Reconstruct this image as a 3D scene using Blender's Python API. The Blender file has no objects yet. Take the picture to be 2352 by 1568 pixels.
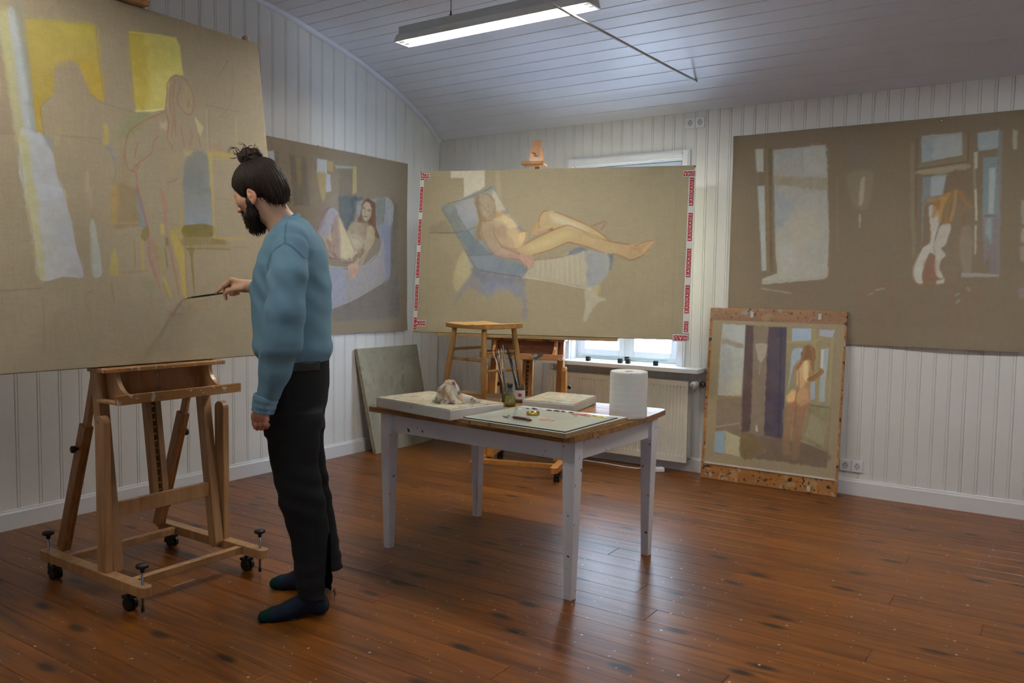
import bpy, bmesh, math, random
import numpy as np
from mathutils import Vector, Matrix

random.seed(7); RNG = np.random.default_rng(7)
SC = bpy.context.scene
COL = SC.collection
PI = math.pi

# ------------------------------------------------------------------ camera
F = 1875.82                                    # focal length in pixels of the 2352 px wide frame
YAW, PIT, ROL, CH = math.radians(33.898), math.radians(3.826), math.radians(0.8525), 1.33
FW = np.array([-math.sin(YAW)*math.cos(PIT), math.cos(YAW)*math.cos(PIT), -math.sin(PIT)])
RT0 = np.array([math.cos(YAW), math.sin(YAW), 0.0]); UP0 = np.cross(RT0, FW)
RT = RT0*math.cos(ROL)+UP0*math.sin(ROL); UP = -RT0*math.sin(ROL)+UP0*math.cos(ROL)
FWH = np.array([-math.sin(YAW), math.cos(YAW), 0.0])
CAM = np.array([0.0, 0.0, CH])
cd = bpy.data.cameras.new('camera'); cam = bpy.data.objects.new('camera', cd); COL.objects.link(cam)
cd.sensor_fit = 'HORIZONTAL'; cd.sensor_width = 36.0; cd.lens = F/2352*36.0; cd.clip_start = .05
M = Matrix.Identity(4)
for i in range(3):
    M[i][0] = RT[i]; M[i][1] = UP[i]; M[i][2] = -FW[i]; M[i][3] = CAM[i]
cam.matrix_world = M
SC.camera = cam

# ------------------------------------------------------------------ world, exposure
w = bpy.data.worlds.new('sky'); SC.world = w; w.use_nodes = True
bg = w.node_tree.nodes['Background']; bg.inputs[0].default_value = (.66, .80, 1.0, 1); bg.inputs[1].default_value = 6.0
vs = SC.view_settings
vs.view_transform = 'Standard'; vs.look = 'None'; vs.gamma = 1.0; vs.use_curve_mapping = False; vs.exposure = 1.80
TUBE_STRENGTH = 24.0
cy = SC.cycles; cy.max_bounces = 5; cy.diffuse_bounces = 3; cy.glossy_bounces = 3; cy.transmission_bounces = 4; cy.transparent_max_bounces = 8
cy.use_light_tree = False; cy.use_denoising = True; cy.use_adaptive_sampling = True; cy.adaptive_threshold = .05; cy.sample_clamp_indirect = 6.0; cy.caustics_reflective = False; cy.caustics_refractive = False

# ------------------------------------------------------------------ measuring helpers (photograph pixel -> point in the room)
def ray(x, y): return FW*F+RT*(x-1176)-UP*(y-784)
def on_axis(x, y, ax, v):
    d = ray(x, y); return CAM+d*((v-CAM[ax])/d[ax])
def on_floor(x, y, z=0.0): return on_axis(x, y, 2, z)
def on_plane(x, y, p0, n):
    d = ray(x, y); return CAM+d*(np.dot(np.asarray(p0)-CAM, n)/np.dot(d, n))
def at_depth(x, y, dep):
    d = ray(x, y); return CAM+d*(dep/np.dot(d, FWH))

# ------------------------------------------------------------------ object helpers
def link(o, parent=None):
    COL.objects.link(o)
    if parent is not None: o.parent = parent
    return o
def tag(o, label, cat, group=None, kind=None):
    if label: o['label'] = label
    if cat: o['category'] = cat
    if group: o['group'] = group
    if kind: o['kind'] = kind
    return o
def thing(name, label, cat, loc=(0, 0, 0), rz=0.0, group=None, kind=None):
    o = bpy.data.objects.new(name, None); o.empty_display_size = .05
    o.location = loc; o.rotation_euler = (0, 0, rz)
    link(o); tag(o, label, cat, group, kind); return o
def mesh(name, V, Fc, m, parent=None, smooth=False, bevel=0.0):
    me = bpy.data.meshes.new(name)
    me.from_pydata([tuple(map(float, v)) for v in V], [], [tuple(map(int, f)) for f in Fc]); me.update()
    if smooth: me.polygons.foreach_set('use_smooth', np.ones(len(me.polygons), bool))
    me.materials.append(m)
    o = link(bpy.data.objects.new(name, me), parent)
    if bevel:
        b = o.modifiers.new('bevel', 'BEVEL'); b.width = bevel; b.segments = 2; b.limit_method = 'ANGLE'; b.angle_limit = .6
    return o
def copy_tree(o, parent=None):
    c = o.copy(); link(c, parent)
    for ch in o.children: copy_tree(ch, c)
    return c
class B:
    """collects boxes, tubes, lathes and prisms of one part"""
    def __init__(s): s.v = []; s.f = []
    def add(s, V, Fc):
        k = len(s.v); s.v += [tuple(v) for v in V]; s.f += [tuple(i+k for i in f) for f in Fc]; return s
    def box(s, x0, x1, y0, y1, z0, z1):
        V = [(x, y, z) for z in (z0, z1) for y in (y0, y1) for x in (x0, x1)]
        return s.add(V, [(0, 2, 3, 1), (4, 5, 7, 6), (0, 1, 5, 4), (2, 6, 7, 3), (0, 4, 6, 2), (1, 3, 7, 5)])
    def obox(s, c, ax, ay, az):          # centre and three half axes
        c, ax, ay, az = (np.array(q, float) for q in (c, ax, ay, az))
        V = [c+i*ax+j*ay+k*az for k in (-1, 1) for j in (-1, 1) for i in (-1, 1)]
        return s.add(V, [(0, 2, 3, 1), (4, 5, 7, 6), (0, 1, 5, 4), (2, 6, 7, 3), (0, 4, 6, 2), (1, 3, 7, 5)])
    def beam(s, a, b, wx, wy, ref=(1, 0, 0)):   # rectangular bar a->b, half width wx along ref, wy across
        a, b = np.array(a, float), np.array(b, float); d = b-a; L = np.linalg.norm(d); d /= L
        r = np.array(ref, float); r -= d*np.dot(r, d); r /= np.linalg.norm(r); q = np.cross(d, r)
        return s.obox((a+b)/2, r*wx, q*wy, d*L/2)
    def hexa(s, lo, hi):                 # two quads joined
        return s.add(list(lo)+list(hi), [(3, 2, 1, 0), (4, 5, 6, 7), (0, 1, 5, 4), (1, 2, 6, 5), (2, 3, 7, 6), (3, 0, 4, 7)])
    def prism(s, poly, fn, t0, t1):      # 2-D outline, fn(a, b, t) -> point
        n = len(poly); V = [fn(a, b, t0) for a, b in poly]+[fn(a, b, t1) for a, b in poly]
        return s.add(V, [tuple(range(n))[::-1], tuple(range(n, 2*n))]+[(i, (i+1) % n, n+(i+1) % n, n+i) for i in range(n)])
    def tube(s, path, r, n=10, cap=True):
        P = [np.array(p, float) for p in path]; R = r if hasattr(r, '__len__') else [r]*len(P)
        rings = []; prev = None
        for i, p in enumerate(P):
            d = P[min(i+1, len(P)-1)]-P[max(i-1, 0)]; d = d/(np.linalg.norm(d)+1e-12)
            if prev is None:
                u = np.cross(d, (0, 0, 1.0))
                if np.linalg.norm(u) < 1e-3: u = np.cross(d, (0, 1.0, 0))
            else: u = prev-d*np.dot(prev, d)
            u /= np.linalg.norm(u); prev = u; q = np.cross(d, u)
            rings.append([p+R[i]*(math.cos(2*PI*k/n)*u+math.sin(2*PI*k/n)*q) for k in range(n)])
        V = [v for g in rings for v in g]; Fc = []
        for i in range(len(P)-1):
            for k in range(n): Fc.append((i*n+k, i*n+(k+1) % n, (i+1)*n+(k+1) % n, (i+1)*n+k))
        if cap: Fc += [tuple(range(n))[::-1], tuple(range((len(P)-1)*n, len(P)*n))]
        return s.add(V, Fc)
    def lathe(s, prof, c=(0, 0, 0), n=32, cap=True):
        V = [(c[0]+r*math.cos(2*PI*k/n), c[1]+r*math.sin(2*PI*k/n), c[2]+z) for r, z in prof for k in range(n)]
        Fc = [(i*n+k, i*n+(k+1) % n, (i+1)*n+(k+1) % n, (i+1)*n+k) for i in range(len(prof)-1) for k in range(n)]
        if cap:
            Fc.append(tuple(range(n))[::-1]); Fc.append(tuple(range((len(prof)-1)*n, len(prof)*n)))
        return s.add(V, Fc)
    def done(s, name, m, parent=None, smooth=False, bevel=0.0, off=None):
        V = s.v if off is None else [(v[0]-off[0], v[1]-off[1], v[2]-off[2]) for v in s.v]
        return mesh(name, V, s.f, m, parent, smooth, bevel)
def autosmooth(o, ang=40):
    me = o.data; me.polygons.foreach_set('use_smooth', np.ones(len(me.polygons), bool))
    bm = bmesh.new(); bm.from_mesh(me)
    for e in bm.edges:
        if len(e.link_faces) == 2 and e.calc_face_angle(0) > math.radians(ang): e.smooth = False
    bm.to_mesh(me); bm.free(); return o

# ------------------------------------------------------------------ materials
def lin(r, g, b, gain=1.0):
    f = lambda c: (c/255/12.92 if c/255 <= .04045 else ((c/255+.055)/1.055)**2.4)*gain
    return (f(r), f(g), f(b), 1.0)
def nodes(name):
    m = bpy.data.materials.new(name); m.use_nodes = True
    nt = m.node_tree; return m, nt, nt.nodes['Principled BSDF'], nt.nodes.new, nt.links.new
def ramp(N, a, b, ca, cb):
    r = N('ShaderNodeValToRGB'); e = r.color_ramp.elements
    e[0].position = a; e[0].color = ca; e[1].position = b; e[1].color = cb; return r
def plain(name, col, rough=.5, spec=.5, metal=0.0, var=.12, nscale=14.0, bump=0.0, bscale=120.0, coat=0.0, stretch=(1, 1, 1)):
    m, nt, p, N, L = nodes(name)
    tc = N('ShaderNodeTexCoord'); mp = N('ShaderNodeMapping'); mp.inputs['Scale'].default_value = stretch
    L(tc.outputs['Object'], mp.inputs[0])
    no = N('ShaderNodeTexNoise'); no.inputs['Scale'].default_value = nscale; no.inputs['Detail'].default_value = 4
    L(mp.outputs[0], no.inputs['Vector'])
    d = tuple(c*(1-var) for c in col[:3])+(1,); l = tuple(min(1, c*(1+var)) for c in col[:3])+(1,)
    r = ramp(N, .3, .7, d, l); L(no.outputs['Fac'], r.inputs[0]); L(r.outputs[0], p.inputs['Base Color'])
    p.inputs['Roughness'].default_value = rough; p.inputs['Specular IOR Level'].default_value = spec
    p.inputs['Metallic'].default_value = metal; p.inputs['Coat Weight'].default_value = coat
    if bump:
        n2 = N('ShaderNodeTexNoise'); n2.inputs['Scale'].default_value = bscale; L(mp.outputs[0], n2.inputs['Vector'])
        bp = N('ShaderNodeBump'); bp.inputs['Strength'].default_value = bump; bp.inputs['Distance'].default_value = .002
        L(n2.outputs['Fac'], bp.inputs['Height']); L(bp.outputs[0], p.inputs['Normal'])
    return m
def wood(name, c1, c2, stretch=(2, 30, 30), rough=.45, coat=0.0, scale=1.0, spots=None, rnd=.12, world=False, soft=.03):
    """long grain along the axis with the small stretch; optional paint spots"""
    m, nt, p, N, L = nodes(name)
    tc = N('ShaderNodeTexCoord'); mp = N('ShaderNodeMapping'); mp.inputs['Scale'].default_value = stretch
    oi = N('ShaderNodeObjectInfo')
    src = tc.outputs['Object']
    if world:
        ge = N('ShaderNodeNewGeometry'); src = ge.outputs['Position']
    ad = N('ShaderNodeVectorMath'); ad.operation = 'MULTIPLY_ADD'
    ad.inputs[1].default_value = (37, 17, 5); L(oi.outputs['Random'], ad.inputs[0]); L(src, ad.inputs[2])
    L(ad.outputs[0], mp.inputs[0])
    no = N('ShaderNodeTexNoise'); no.inputs['Scale'].default_value = scale; no.inputs['Detail'].default_value = 6; no.inputs['Distortion'].default_value = .8
    L(mp.outputs[0], no.inputs['Vector'])
    r = ramp(N, .28, .72, c1, c2); L(no.outputs['Fac'], r.inputs[0])
    hs = N('ShaderNodeHueSaturation'); mr = N('ShaderNodeMapRange'); mr.inputs[3].default_value = 1-rnd; mr.inputs[4].default_value = 1+rnd
    L(oi.outputs['Random'], mr.inputs[0]); L(mr.outputs[0], hs.inputs['Value']); L(r.outputs[0], hs.inputs['Color'])
    out = hs.outputs[0]
    if spots:
        for k, (sc_, th, colr) in enumerate(spots):
            n2 = N('ShaderNodeTexNoise'); n2.inputs['Scale'].default_value = sc_; n2.inputs['Detail'].default_value = 3
            mm = N('ShaderNodeMapping'); mm.inputs['Location'].default_value = (3.1*k+.7, 1.7*k, .3*k); L(src, mm.inputs[0]); L(mm.outputs[0], n2.inputs['Vector'])
            rr = ramp(N, th, th+soft, (0, 0, 0, 1), (1, 1, 1, 1)); L(n2.outputs['Fac'], rr.inputs[0])
            mx = N('ShaderNodeMixRGB'); mx.inputs[2].default_value = colr
            L(rr.outputs[0], mx.inputs[0]); L(out, mx.inputs[1]); out = mx.outputs[0]
    L(out, p.inputs['Base Color']); p.inputs['Roughness'].default_value = rough; p.inputs['Coat Weight'].default_value = coat
    p.inputs['Coat Roughness'].default_value = .15
    bp = N('ShaderNodeBump'); bp.inputs['Strength'].default_value = .12; bp.inputs['Distance'].default_value = .002
    L(no.outputs['Fac'], bp.inputs['Height']); L(bp.outputs[0], p.inputs['Normal'])
    return m

def floor_material():
    m, nt, p, N, L = nodes('varnished_pine_floor')
    ge = N('ShaderNodeNewGeometry'); oi = N('ShaderNodeObjectInfo')
    ad = N('ShaderNodeVectorMath'); ad.operation = 'MULTIPLY_ADD'; ad.inputs[1].default_value = (41, 13, 0)
    L(oi.outputs['Random'], ad.inputs[0]); L(ge.outputs['Position'], ad.inputs[2])
    mp = N('ShaderNodeMapping'); mp.inputs['Scale'].default_value = (1.3, 16, 1); L(ad.outputs[0], mp.inputs[0])
    no = N('ShaderNodeTexNoise'); no.inputs['Scale'].default_value = 1.6; no.inputs['Detail'].default_value = 6; no.inputs['Distortion'].default_value = 1.0
    L(mp.outputs[0], no.inputs['Vector'])
    r = ramp(N, .25, .78, lin(86, 46, 14), lin(150, 88, 30)); L(no.outputs['Fac'], r.inputs[0])
    hs = N('ShaderNodeHueSaturation'); mr = N('ShaderNodeMapRange'); mr.inputs[3].default_value = .84; mr.inputs[4].default_value = 1.14
    L(oi.outputs['Random'], mr.inputs[0]); L(mr.outputs[0], hs.inputs['Value']); L(r.outputs[0], hs.inputs['Color'])
    out = hs.outputs[0]
    def layer(scale, st, lo, hi, colr, keep, off, fac=1.0, dist=.03, nsc=5.0):
        nonlocal out
        mm = N('ShaderNodeMapping'); mm.inputs['Scale'].default_value = st; mm.inputs['Location'].default_value = off
        L(ge.outputs['Position'], mm.inputs[0])
        nz = N('ShaderNodeTexNoise'); nz.inputs['Scale'].default_value = nsc; nz.inputs['Detail'].default_value = 1; L(mm.outputs[0], nz.inputs['Vector'])
        av = N('ShaderNodeVectorMath'); av.operation = 'MULTIPLY_ADD'; av.inputs[1].default_value = (dist, dist, 0); L(nz.outputs['Color'], av.inputs[0]); L(mm.outputs[0], av.inputs[2])
        vo = N('ShaderNodeTexVoronoi'); vo.voronoi_dimensions = '2D'; vo.inputs['Scale'].default_value = scale; L(av.outputs[0], vo.inputs['Vector'])
        rr = ramp(N, lo, hi, (1, 1, 1, 1), (0, 0, 0, 1)); L(vo.outputs['Distance'], rr.inputs[0])
        sp = N('ShaderNodeSeparateColor'); L(vo.outputs['Color'], sp.inputs[0])
        gt = N('ShaderNodeMath'); gt.operation = 'GREATER_THAN'; gt.inputs[1].default_value = keep; L(sp.outputs[0], gt.inputs[0])
        mu = N('ShaderNodeMath'); mu.operation = 'MULTIPLY'; L(rr.outputs[0], mu.inputs[0]); L(gt.outputs[0], mu.inputs[1])
        m2 = N('ShaderNodeMath'); m2.operation = 'MULTIPLY'; m2.inputs[1].default_value = fac; L(mu.outputs[0], m2.inputs[0])
        mx = N('ShaderNodeMixRGB'); mx.inputs[2].default_value = colr; L(m2.outputs[0], mx.inputs[0]); L(out, mx.inputs[1]); out = mx.outputs[0]
        return m2
    layer(4.6, (.40, 1, 1), .05, .13, lin(34, 19, 13), .40, (0, 0, 0), .9)        # knots
    layer(1.7, (.6, 1, 1), .0, .12, lin(96, 84, 74), .80, (7, 3, 0), .25)          # dull scuffs
    layer(5.0, (1, 1, 1), .010, .034, lin(215, 208, 198), .66, (2, 9, 0), 1.0)        # paint drips
    layer(14.0, (1, 1, 1), .016, .060, lin(206, 198, 188), .78, (5, 1, 0), .9)       # small flecks
    layer(6.0, (.9, .35, 1), .004, .020, lin(182, 164, 146), .72, (1, 4, 0), .6)    # scratches along the boards
    L(out, p.inputs['Base Color'])
    p.inputs['Roughness'].default_value = .33
    p.inputs['Specular IOR Level'].default_value = .34
    bp = N('ShaderNodeBump'); bp.inputs['Strength'].default_value = .2; bp.inputs['Distance'].default_value = .003
    L(no.outputs['Fac'], bp.inputs['Height']); L(bp.outputs[0], p.inputs['Normal'])
    return m

WHITE = plain('white_wall_paint', lin(232, 231, 226), rough=.42, var=.03, nscale=3, bump=.15, bscale=40)
TRIMW = plain('white_trim_gloss', lin(232, 232, 232), rough=.3, var=.02, nscale=4)
CEILW = plain('grey_white_ceiling_paint', lin(226, 229, 238), rough=.4, var=.03, nscale=2)
FLOOR = floor_material()
GAP = plain('dark_gap', lin(30, 18, 12), rough=.9)
METALW = plain('white_enamel', lin(228, 230, 230), rough=.3, var=.02)
BLACKP = plain('black_plastic', lin(22, 22, 24), rough=.45, var=.1)
STEEL = plain('steel', lin(150, 155, 165), rough=.3, metal=1.0, var=.08)
BRASS = plain('brass', lin(190, 160, 90), rough=.3, metal=1.0, var=.1)

# ================================================================== THE ROOM
XL, XR, YB, YF = -4.595, 2.30, 5.655, -0.75        # faces of the wall boarding
# vault profile: measured rise from the back wall, flat crown, mirrored towards the wall behind the camera
half = [(5.655, 2.600), (5.601, 2.635), (5.445, 2.738), (5.272, 2.828), (5.083, 2.910), (4.875, 2.985), (4.657, 3.055), (4.434, 3.108), (4.197, 3.158), (3.976, 3.200), (3.753, 3.235), (3.45, 3.270), (3.10, 3.292), (2.75, 3.300), (2.4525, 3.300)]
prof = half+[(2*2.4525-y, z) for y, z in half[-2::-1]]
PY = np.array([p[0] for p in prof]); PZ = np.array([p[1] for p in prof])
PS = np.r_[0, np.cumsum(np.hypot(np.diff(PY), np.diff(PZ)))]
def vault_z(y): return float(np.interp(-y, -PY, PZ))
def vault(s, off=0.0):                               # point on the vault at arc length s, off = towards the outside
    y, z = np.interp(s, PS, PY), np.interp(s, PS, PZ)
    y2, z2 = np.interp(min(s+.12, PS[-1]), PS, PY), np.interp(min(s+.12, PS[-1]), PS, PZ)
    y1, z1 = np.interp(max(s-.12, 0), PS, PY), np.interp(max(s-.12, 0), PS, PZ)
    t = np.array([y2-y1, z2-z1]); t /= np.linalg.norm(t); n = np.array([t[1], -t[0]])   # outwards
    if n[1] < 0: n = -n
    return y+n[0]*off, z+n[1]*off

# floor: boards along the back wall
fl = tag(B().box(XL-.05, XR+.05, YF-.05, YB+.05, -.06, -.012).done('floor', GAP), 'varnished orange brown pine plank floor with paint flecks', 'floor', kind='structure')
row = YB; k = 0
while row > YF:
    wd = .128+.006*math.sin(k*2.3)
    cuts = [XL-.04]+sorted(random.uniform(XL+.5, XR-.3) for _ in range(2))+[XR+.04]
    if cuts[2]-cuts[1] < .7: cuts.pop(1)
    for a, b in zip(cuts[:-1], cuts[1:]):
        y1, y0 = row-.0004, max(row-wd+.0004, YF-.04); e = .0012
        V = [(a+.0006, y0, -.013), (b-.0006, y0, -.013), (b-.0006, y1, -.013), (a+.0006, y1, -.013),
             (a+.0006, y0, -e), (b-.0006, y0, -e), (b-.0006, y1, -e), (a+.0006, y1, -e),
             (a+.002, y0+e, 0), (b-.002, y0+e, 0), (b-.002, y1-e, 0), (a+.002, y1-e, 0)]
        mesh('plank', V, [(3, 2, 1, 0), (0, 1, 5, 4), (1, 2, 6, 5), (2, 3, 7, 6), (3, 0, 4, 7), (4, 5, 9, 8), (5, 6, 10, 9), (6, 7, 11, 10), (7, 4, 8, 11), (8, 9, 10, 11)], FLOOR, fl)
    row -= wd; k += 1

# beaded wall boards
def board_profile(wd):
    d = .004
    return [(0, -.012), (0, -d), (.0025, 0), (wd-.0165, 0), (wd-.014, -d*.8), (wd-.0115, 0), (wd-.003, 0), (wd-.0005, -d), (wd-.0005, -.012)]
def board(parent, fn, wd, z0, za, zb=None, m=WHITE):
    P = board_profile(wd) if wd > .03 else [(0, -.012), (0, 0), (wd, 0), (wd, -.012)]; zb = za if zb is None else zb; n = len(P)
    V = [fn(a, b)+(z0,) for a, b in P]+[fn(a, b)+(za+(zb-za)*a/wd,) for a, b in P]
    Fc = [(i, (i+1) % n, n+(i+1) % n, n+i) for i in range(n)]+[tuple(range(n))[::-1], tuple(range(n, 2*n))]
    return mesh('wall_board', V, Fc, m, parent)
WXL, WXR, WZ0, WZ1 = -3.235, -2.325, .760, 2.275       # window opening
wl = tag(B().prism([(YF-.2, -.05), (YB+.2, -.05)]+[(y, z+.02) for y, z in prof], lambda a, b, t: (t, a, b), XL-.20, XL-.012).done('wall_left', WHITE), 'white beadboard gable wall with arched top', 'wall', kind='structure')
y = YB
while y > YF:
    wd = .1145; y0 = y-wd
    board(wl, lambda a, b, y=y: (XL+b, y-a), wd, .004, vault_z(y)+.012, vault_z(max(y0, YF))+.012); y = y0
wb = B()
for a, b, c, d in ((XL-.05, WXL, -.05, 2.75), (WXR, XR+.05, -.05, 2.75), (WXL, WXR, -.05, WZ0), (WXL, WXR, WZ1, 2.75)):
    wb.box(a, b, YB+.012, YB+.20, c, d)
wb = tag(wb.done('wall_back', WHITE), 'white beadboard long wall with a window and radiator', 'wall', kind='structure')
x = XL+.004
while x < XR:
    wd = .0843; x1 = x+wd; f = lambda a, b, x=x: (x+a, YB+b*-1*-1)
    fn = lambda a, b, x=x: (x+a, YB-b)
    if x1 < WXL or x > WXR: board(wb, fn, wd, .004, 2.66)
    elif x < WXL:
        board(wb, fn, WXL-x, .004, 2.66); board(wb, lambda a, b: (WXL+a, YB-b), x1-WXL, .004, WZ0); board(wb, lambda a, b: (WXL+a, YB-b), x1-WXL, WZ1, 2.66)
    elif x1 > WXR:
        board(wb, fn, WXR-x, .004, WZ0); board(wb, fn, WXR-x, WZ1, 2.66); board(wb, lambda a, b: (WXR+a, YB-b), x1-WXR, .004, 2.66)
    else:
        board(wb, fn, wd, .004, WZ0); board(wb, fn, wd, WZ1, 2.66)
    x = x1
# the two walls behind the camera
VX0, VX1, VZ0, VZ1 = .50, 1.15, .80, 2.15
wf = B()
for a, b, c, d in ((XL-.05, VX0, -.05, 2.75), (VX1, XR+.05, -.05, 2.75), (VX0, VX1, -.05, VZ0), (VX0, VX1, VZ1, 2.75)): wf.box(a, b, YF-.18, YF, c, d)
tag(wf.done('wall_front', WHITE), 'white painted wall behind the viewpoint', 'wall', kind='structure')
tag(B().prism([(YF-.2, -.05), (YB+.2, -.05)]+[(y, z+.02) for y, z in prof], lambda a, b, t: (t, a, b), XR, XR+.18).done('wall_right', WHITE), 'white painted gable wall out of view', 'wall', kind='structure')
# ceiling shell and its boards
sh = B(); ss = np.linspace(0, PS[-1], 60)
pin = [vault(s, .014) for s in ss]; pout = [vault(s, .08) for s in ss]
V = []; Fc = []
for (a, b), (c, d) in zip(pin, pout): V += [(XL-.15, a, b), (XR+.15, a, b), (XR+.15, c, d), (XL-.15, c, d)]
for i in range(len(ss)-1):
    for j in range(4): Fc.append((4*i+j, 4*i+(j+1) % 4, 4*i+4+(j+1) % 4, 4*i+4+j))
Fc += [(0, 1, 2, 3), tuple(4*(len(ss)-1)+j for j in (3, 2, 1, 0))]
ce = tag(mesh('ceiling', V, Fc, CEILW), 'pale grey vaulted board ceiling', 'ceiling', kind='structure')
nb = 64; bw = PS[-1]/nb
for i in range(nb):
    s0, s1 = i*bw, (i+1)*bw
    pts = [vault(s0, .014), vault(s0, .003), vault(s0+.002, 0), vault((s0+s1)/2, 0), vault(s1-.009, 0), vault(s1-.0075, .0022), vault(s1-.0005, .003), vault(s1-.0005, .014)]
    n = len(pts); V = [(XL+.001, a, b) for a, b in pts]+[(XR-.001, a, b) for a, b in pts]
    mesh('ceiling_board', V, [(j, (j+1) % n, n+(j+1) % n, n+j) for j in range(n)]+[tuple(range(n))[::-1], tuple(range(n, 2*n))], CEILW, ce)
# skirtings and cornices
def skirting(name, label, fn, L0, L1):
    P = [(0, 0), (.016, 0), (.016, .088), (.011, .098), (.011, .103), (0, .106)]
    return tag(B().prism(P, lambda a, b, t: fn(a, t)+(b,), L0, L1).done(name, TRIMW), label, 'baseboard', kind='structure')
skirting('baseboard_left', 'white baseboard along the gable wall', lambda a, t: (XL+a, t), YF, YB)
skirting('baseboard_back', 'white baseboard under radiator and along the long wall', lambda a, t: (t, YB-a), XL+.016, XR)
tag(B().prism([(0, 2.612), (-.012, 2.612), (-.016, 2.622), (-.040, 2.634), (-.050, 2.652), (-.050, 2.668), (0, 2.668)], lambda a, b, t: (t, YB+a, b), XL, XR).done('trim_1', CEILW), 'pale grey cornice strip along the long wall top', 'cornice', kind='structure')
tr = B(); sp = np.linspace(0, PS[-1], 90)
ring = [(0, .0), (.030, .0), (.030, -.010), (.024, -.022), (.010, -.030), (0, -.030)]
V = []; Fc = []
for s in sp:
    for a, b in ring:
        yy, zz = vault(s, b); V.append((XL+a, yy, zz))
n = len(ring)
for i in range(len(sp)-1):
    for j in range(n): Fc.append((i*n+j, i*n+(j+1) % n, (i+1)*n+(j+1) % n, (i+1)*n+j))
tag(mesh('trim_2', V, Fc, CEILW, smooth=False), 'curved moulding where the gable wall meets the vault', 'moulding', kind='structure')

# window in the back wall
WINW = plain('window_white', lin(236, 238, 242), rough=.3, var=.02)
def glass_material(name='window_glass', tint=(.97, .985, 1, 1), gl=.06):
    m, nt, p, N, L = nodes(name); nt.nodes.remove(p)
    tr_, gs, mx = N('ShaderNodeBsdfTransparent'), N('ShaderNodeBsdfGlossy'), N('ShaderNodeMixShader')
    nz = N('ShaderNodeTexNoise'); nz.inputs['Scale'].default_value = 4
    r = ramp(N, .3, .7, tuple(c*.985 for c in tint[:3])+(1,), tint); L(nz.outputs['Fac'], r.inputs[0]); L(r.outputs[0], tr_.inputs[0])
    gs.inputs['Roughness'].default_value = .02; mx.inputs[0].default_value = gl
    L(tr_.outputs[0], mx.inputs[1]); L(gs.outputs[0], mx.inputs[2]); L(mx.outputs[0], nt.nodes['Material Output'].inputs[0])
    return m
GLASS = glass_material()
def build_window(name, label, x0, x1, z0, z1, yw, sgn, casing=True):
    """sgn = +1: the outside lies towards +y"""
    win = thing(name, label, 'window', ((x0+x1)/2, yw, z0), 0, kind='structure')
    def P(b, nm, m=WINW, par=None, bevel=.002): return b.done(nm, m, par or win, bevel=bevel, off=((x0+x1)/2, yw, z0))
    def bx(xa, xb, ya, yb, za, zb): return B().box(xa, xb, min(yw+sgn*ya, yw+sgn*yb), max(yw+sgn*ya, yw+sgn*yb), za, zb)
    if casing:
        steps = [(0, .062, -.026, 0), (.008, .040, -.032, -.026)]
        for nm, q in (('casing', (x0-.057, x0, z0, z1+.060)), ('casing', (x1, x1+.057, z0, z1+.060)), ('casing', (x0, x1, z1, z1+.060))):
            b = bx(q[0], q[1], -.024, 0, q[2], q[3])
            c = P(b, nm)
            if q[1]-q[0] < .1: P(bx(q[0]+.012 if q[0] < x0 else q[0]+.030, q[1]-.030 if q[0] < x0 else q[1]-.012, -.032, -.024, q[2], q[3]-.012), 'casing_bead', par=c)
            else: P(bx(q[0], q[1], -.032, -.024, z1+.030, z1+.048), 'casing_bead', par=c)
    # lining of the reveal
    for q in ((x0, x0+.012, z0, z1), (x1-.012, x1, z0, z1), (x0, x1, z1-.012, z1), (x0, x1, z0, z0+.012)):
        P(bx(q[0], q[1], 0, .16, q[2], q[3]), 'reveal')
    xm = (x0+x1)/2; ya, yb = .085, .135
    for q in ((x0+.012, x0+.045, z0+.012, z1-.012), (x1-.045, x1-.012, z0+.012, z1-.012), (xm-.022, xm+.022, z0+.012, z1-.012), (x0+.045, x1-.045, z0+.012, z0+.045), (x0+.045, x1-.045, z1-.045, z1-.012), (x0+.045, xm-.022, z1-.47, z1-.43), (xm+.022, x1-.045, z1-.47, z1-.43)):
        P(bx(q[0], q[1], ya, yb, q[2], q[3]), 'frame')
    for a, b in ((x0+.045, xm-.022), (xm+.022, x1-.045)):
        for za, zb in ((z0+.045, z1-.47), (z1-.43, z1-.045)):
            t = .044
            s = P(bx(a, a+t, ya-.012, yb-.012, za, zb).box(b-t, b, min(yw+sgn*(ya-.012), yw+sgn*(yb-.012)), max(yw+sgn*(ya-.012), yw+sgn*(yb-.012)), za, zb)
                  .box(a+t, b-t, min(yw+sgn*(ya-.012), yw+sgn*(yb-.012)), max(yw+sgn*(ya-.012), yw+sgn*(yb-.012)), za, za+t)
                  .box(a+t, b-t, min(yw+sgn*(ya-.012), yw+sgn*(yb-.012)), max(yw+sgn*(ya-.012), yw+sgn*(yb-.012)), zb-t, zb), 'sash', bevel=.004)
            P(bx(a+t-.004, b-t+.004, ya+.015, ya+.019, za+t-.004, zb-t+.004), 'pane', GLASS, s, bevel=0)
    return win
win = build_window('window_1', 'white casement window half hidden behind the taped canvas', WXL, WXR, WZ0, WZ1, YB, 1)
B().box(-3.40+2.78, -2.11+2.78, -.165, .085, -.026, .006).done('window_sill', WINW, win, bevel=.003)
B().box(WXL+2.78+.02, WXR+2.78-.02, .012, .060, WZ1-WZ0-.062, WZ1-WZ0-.014).done('blind_cassette', plain('blind_aluminium', lin(190, 205, 225), rough=.35, var=.03), win, bevel=.006)
B().box(WXL+2.78+.03, WXR+2.78-.03, .034, .037, WZ1-WZ0-.085, WZ1-WZ0-.050).done('blind_fabric', plain('blind_fabric', lin(150, 175, 210), rough=.7), win)
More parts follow.
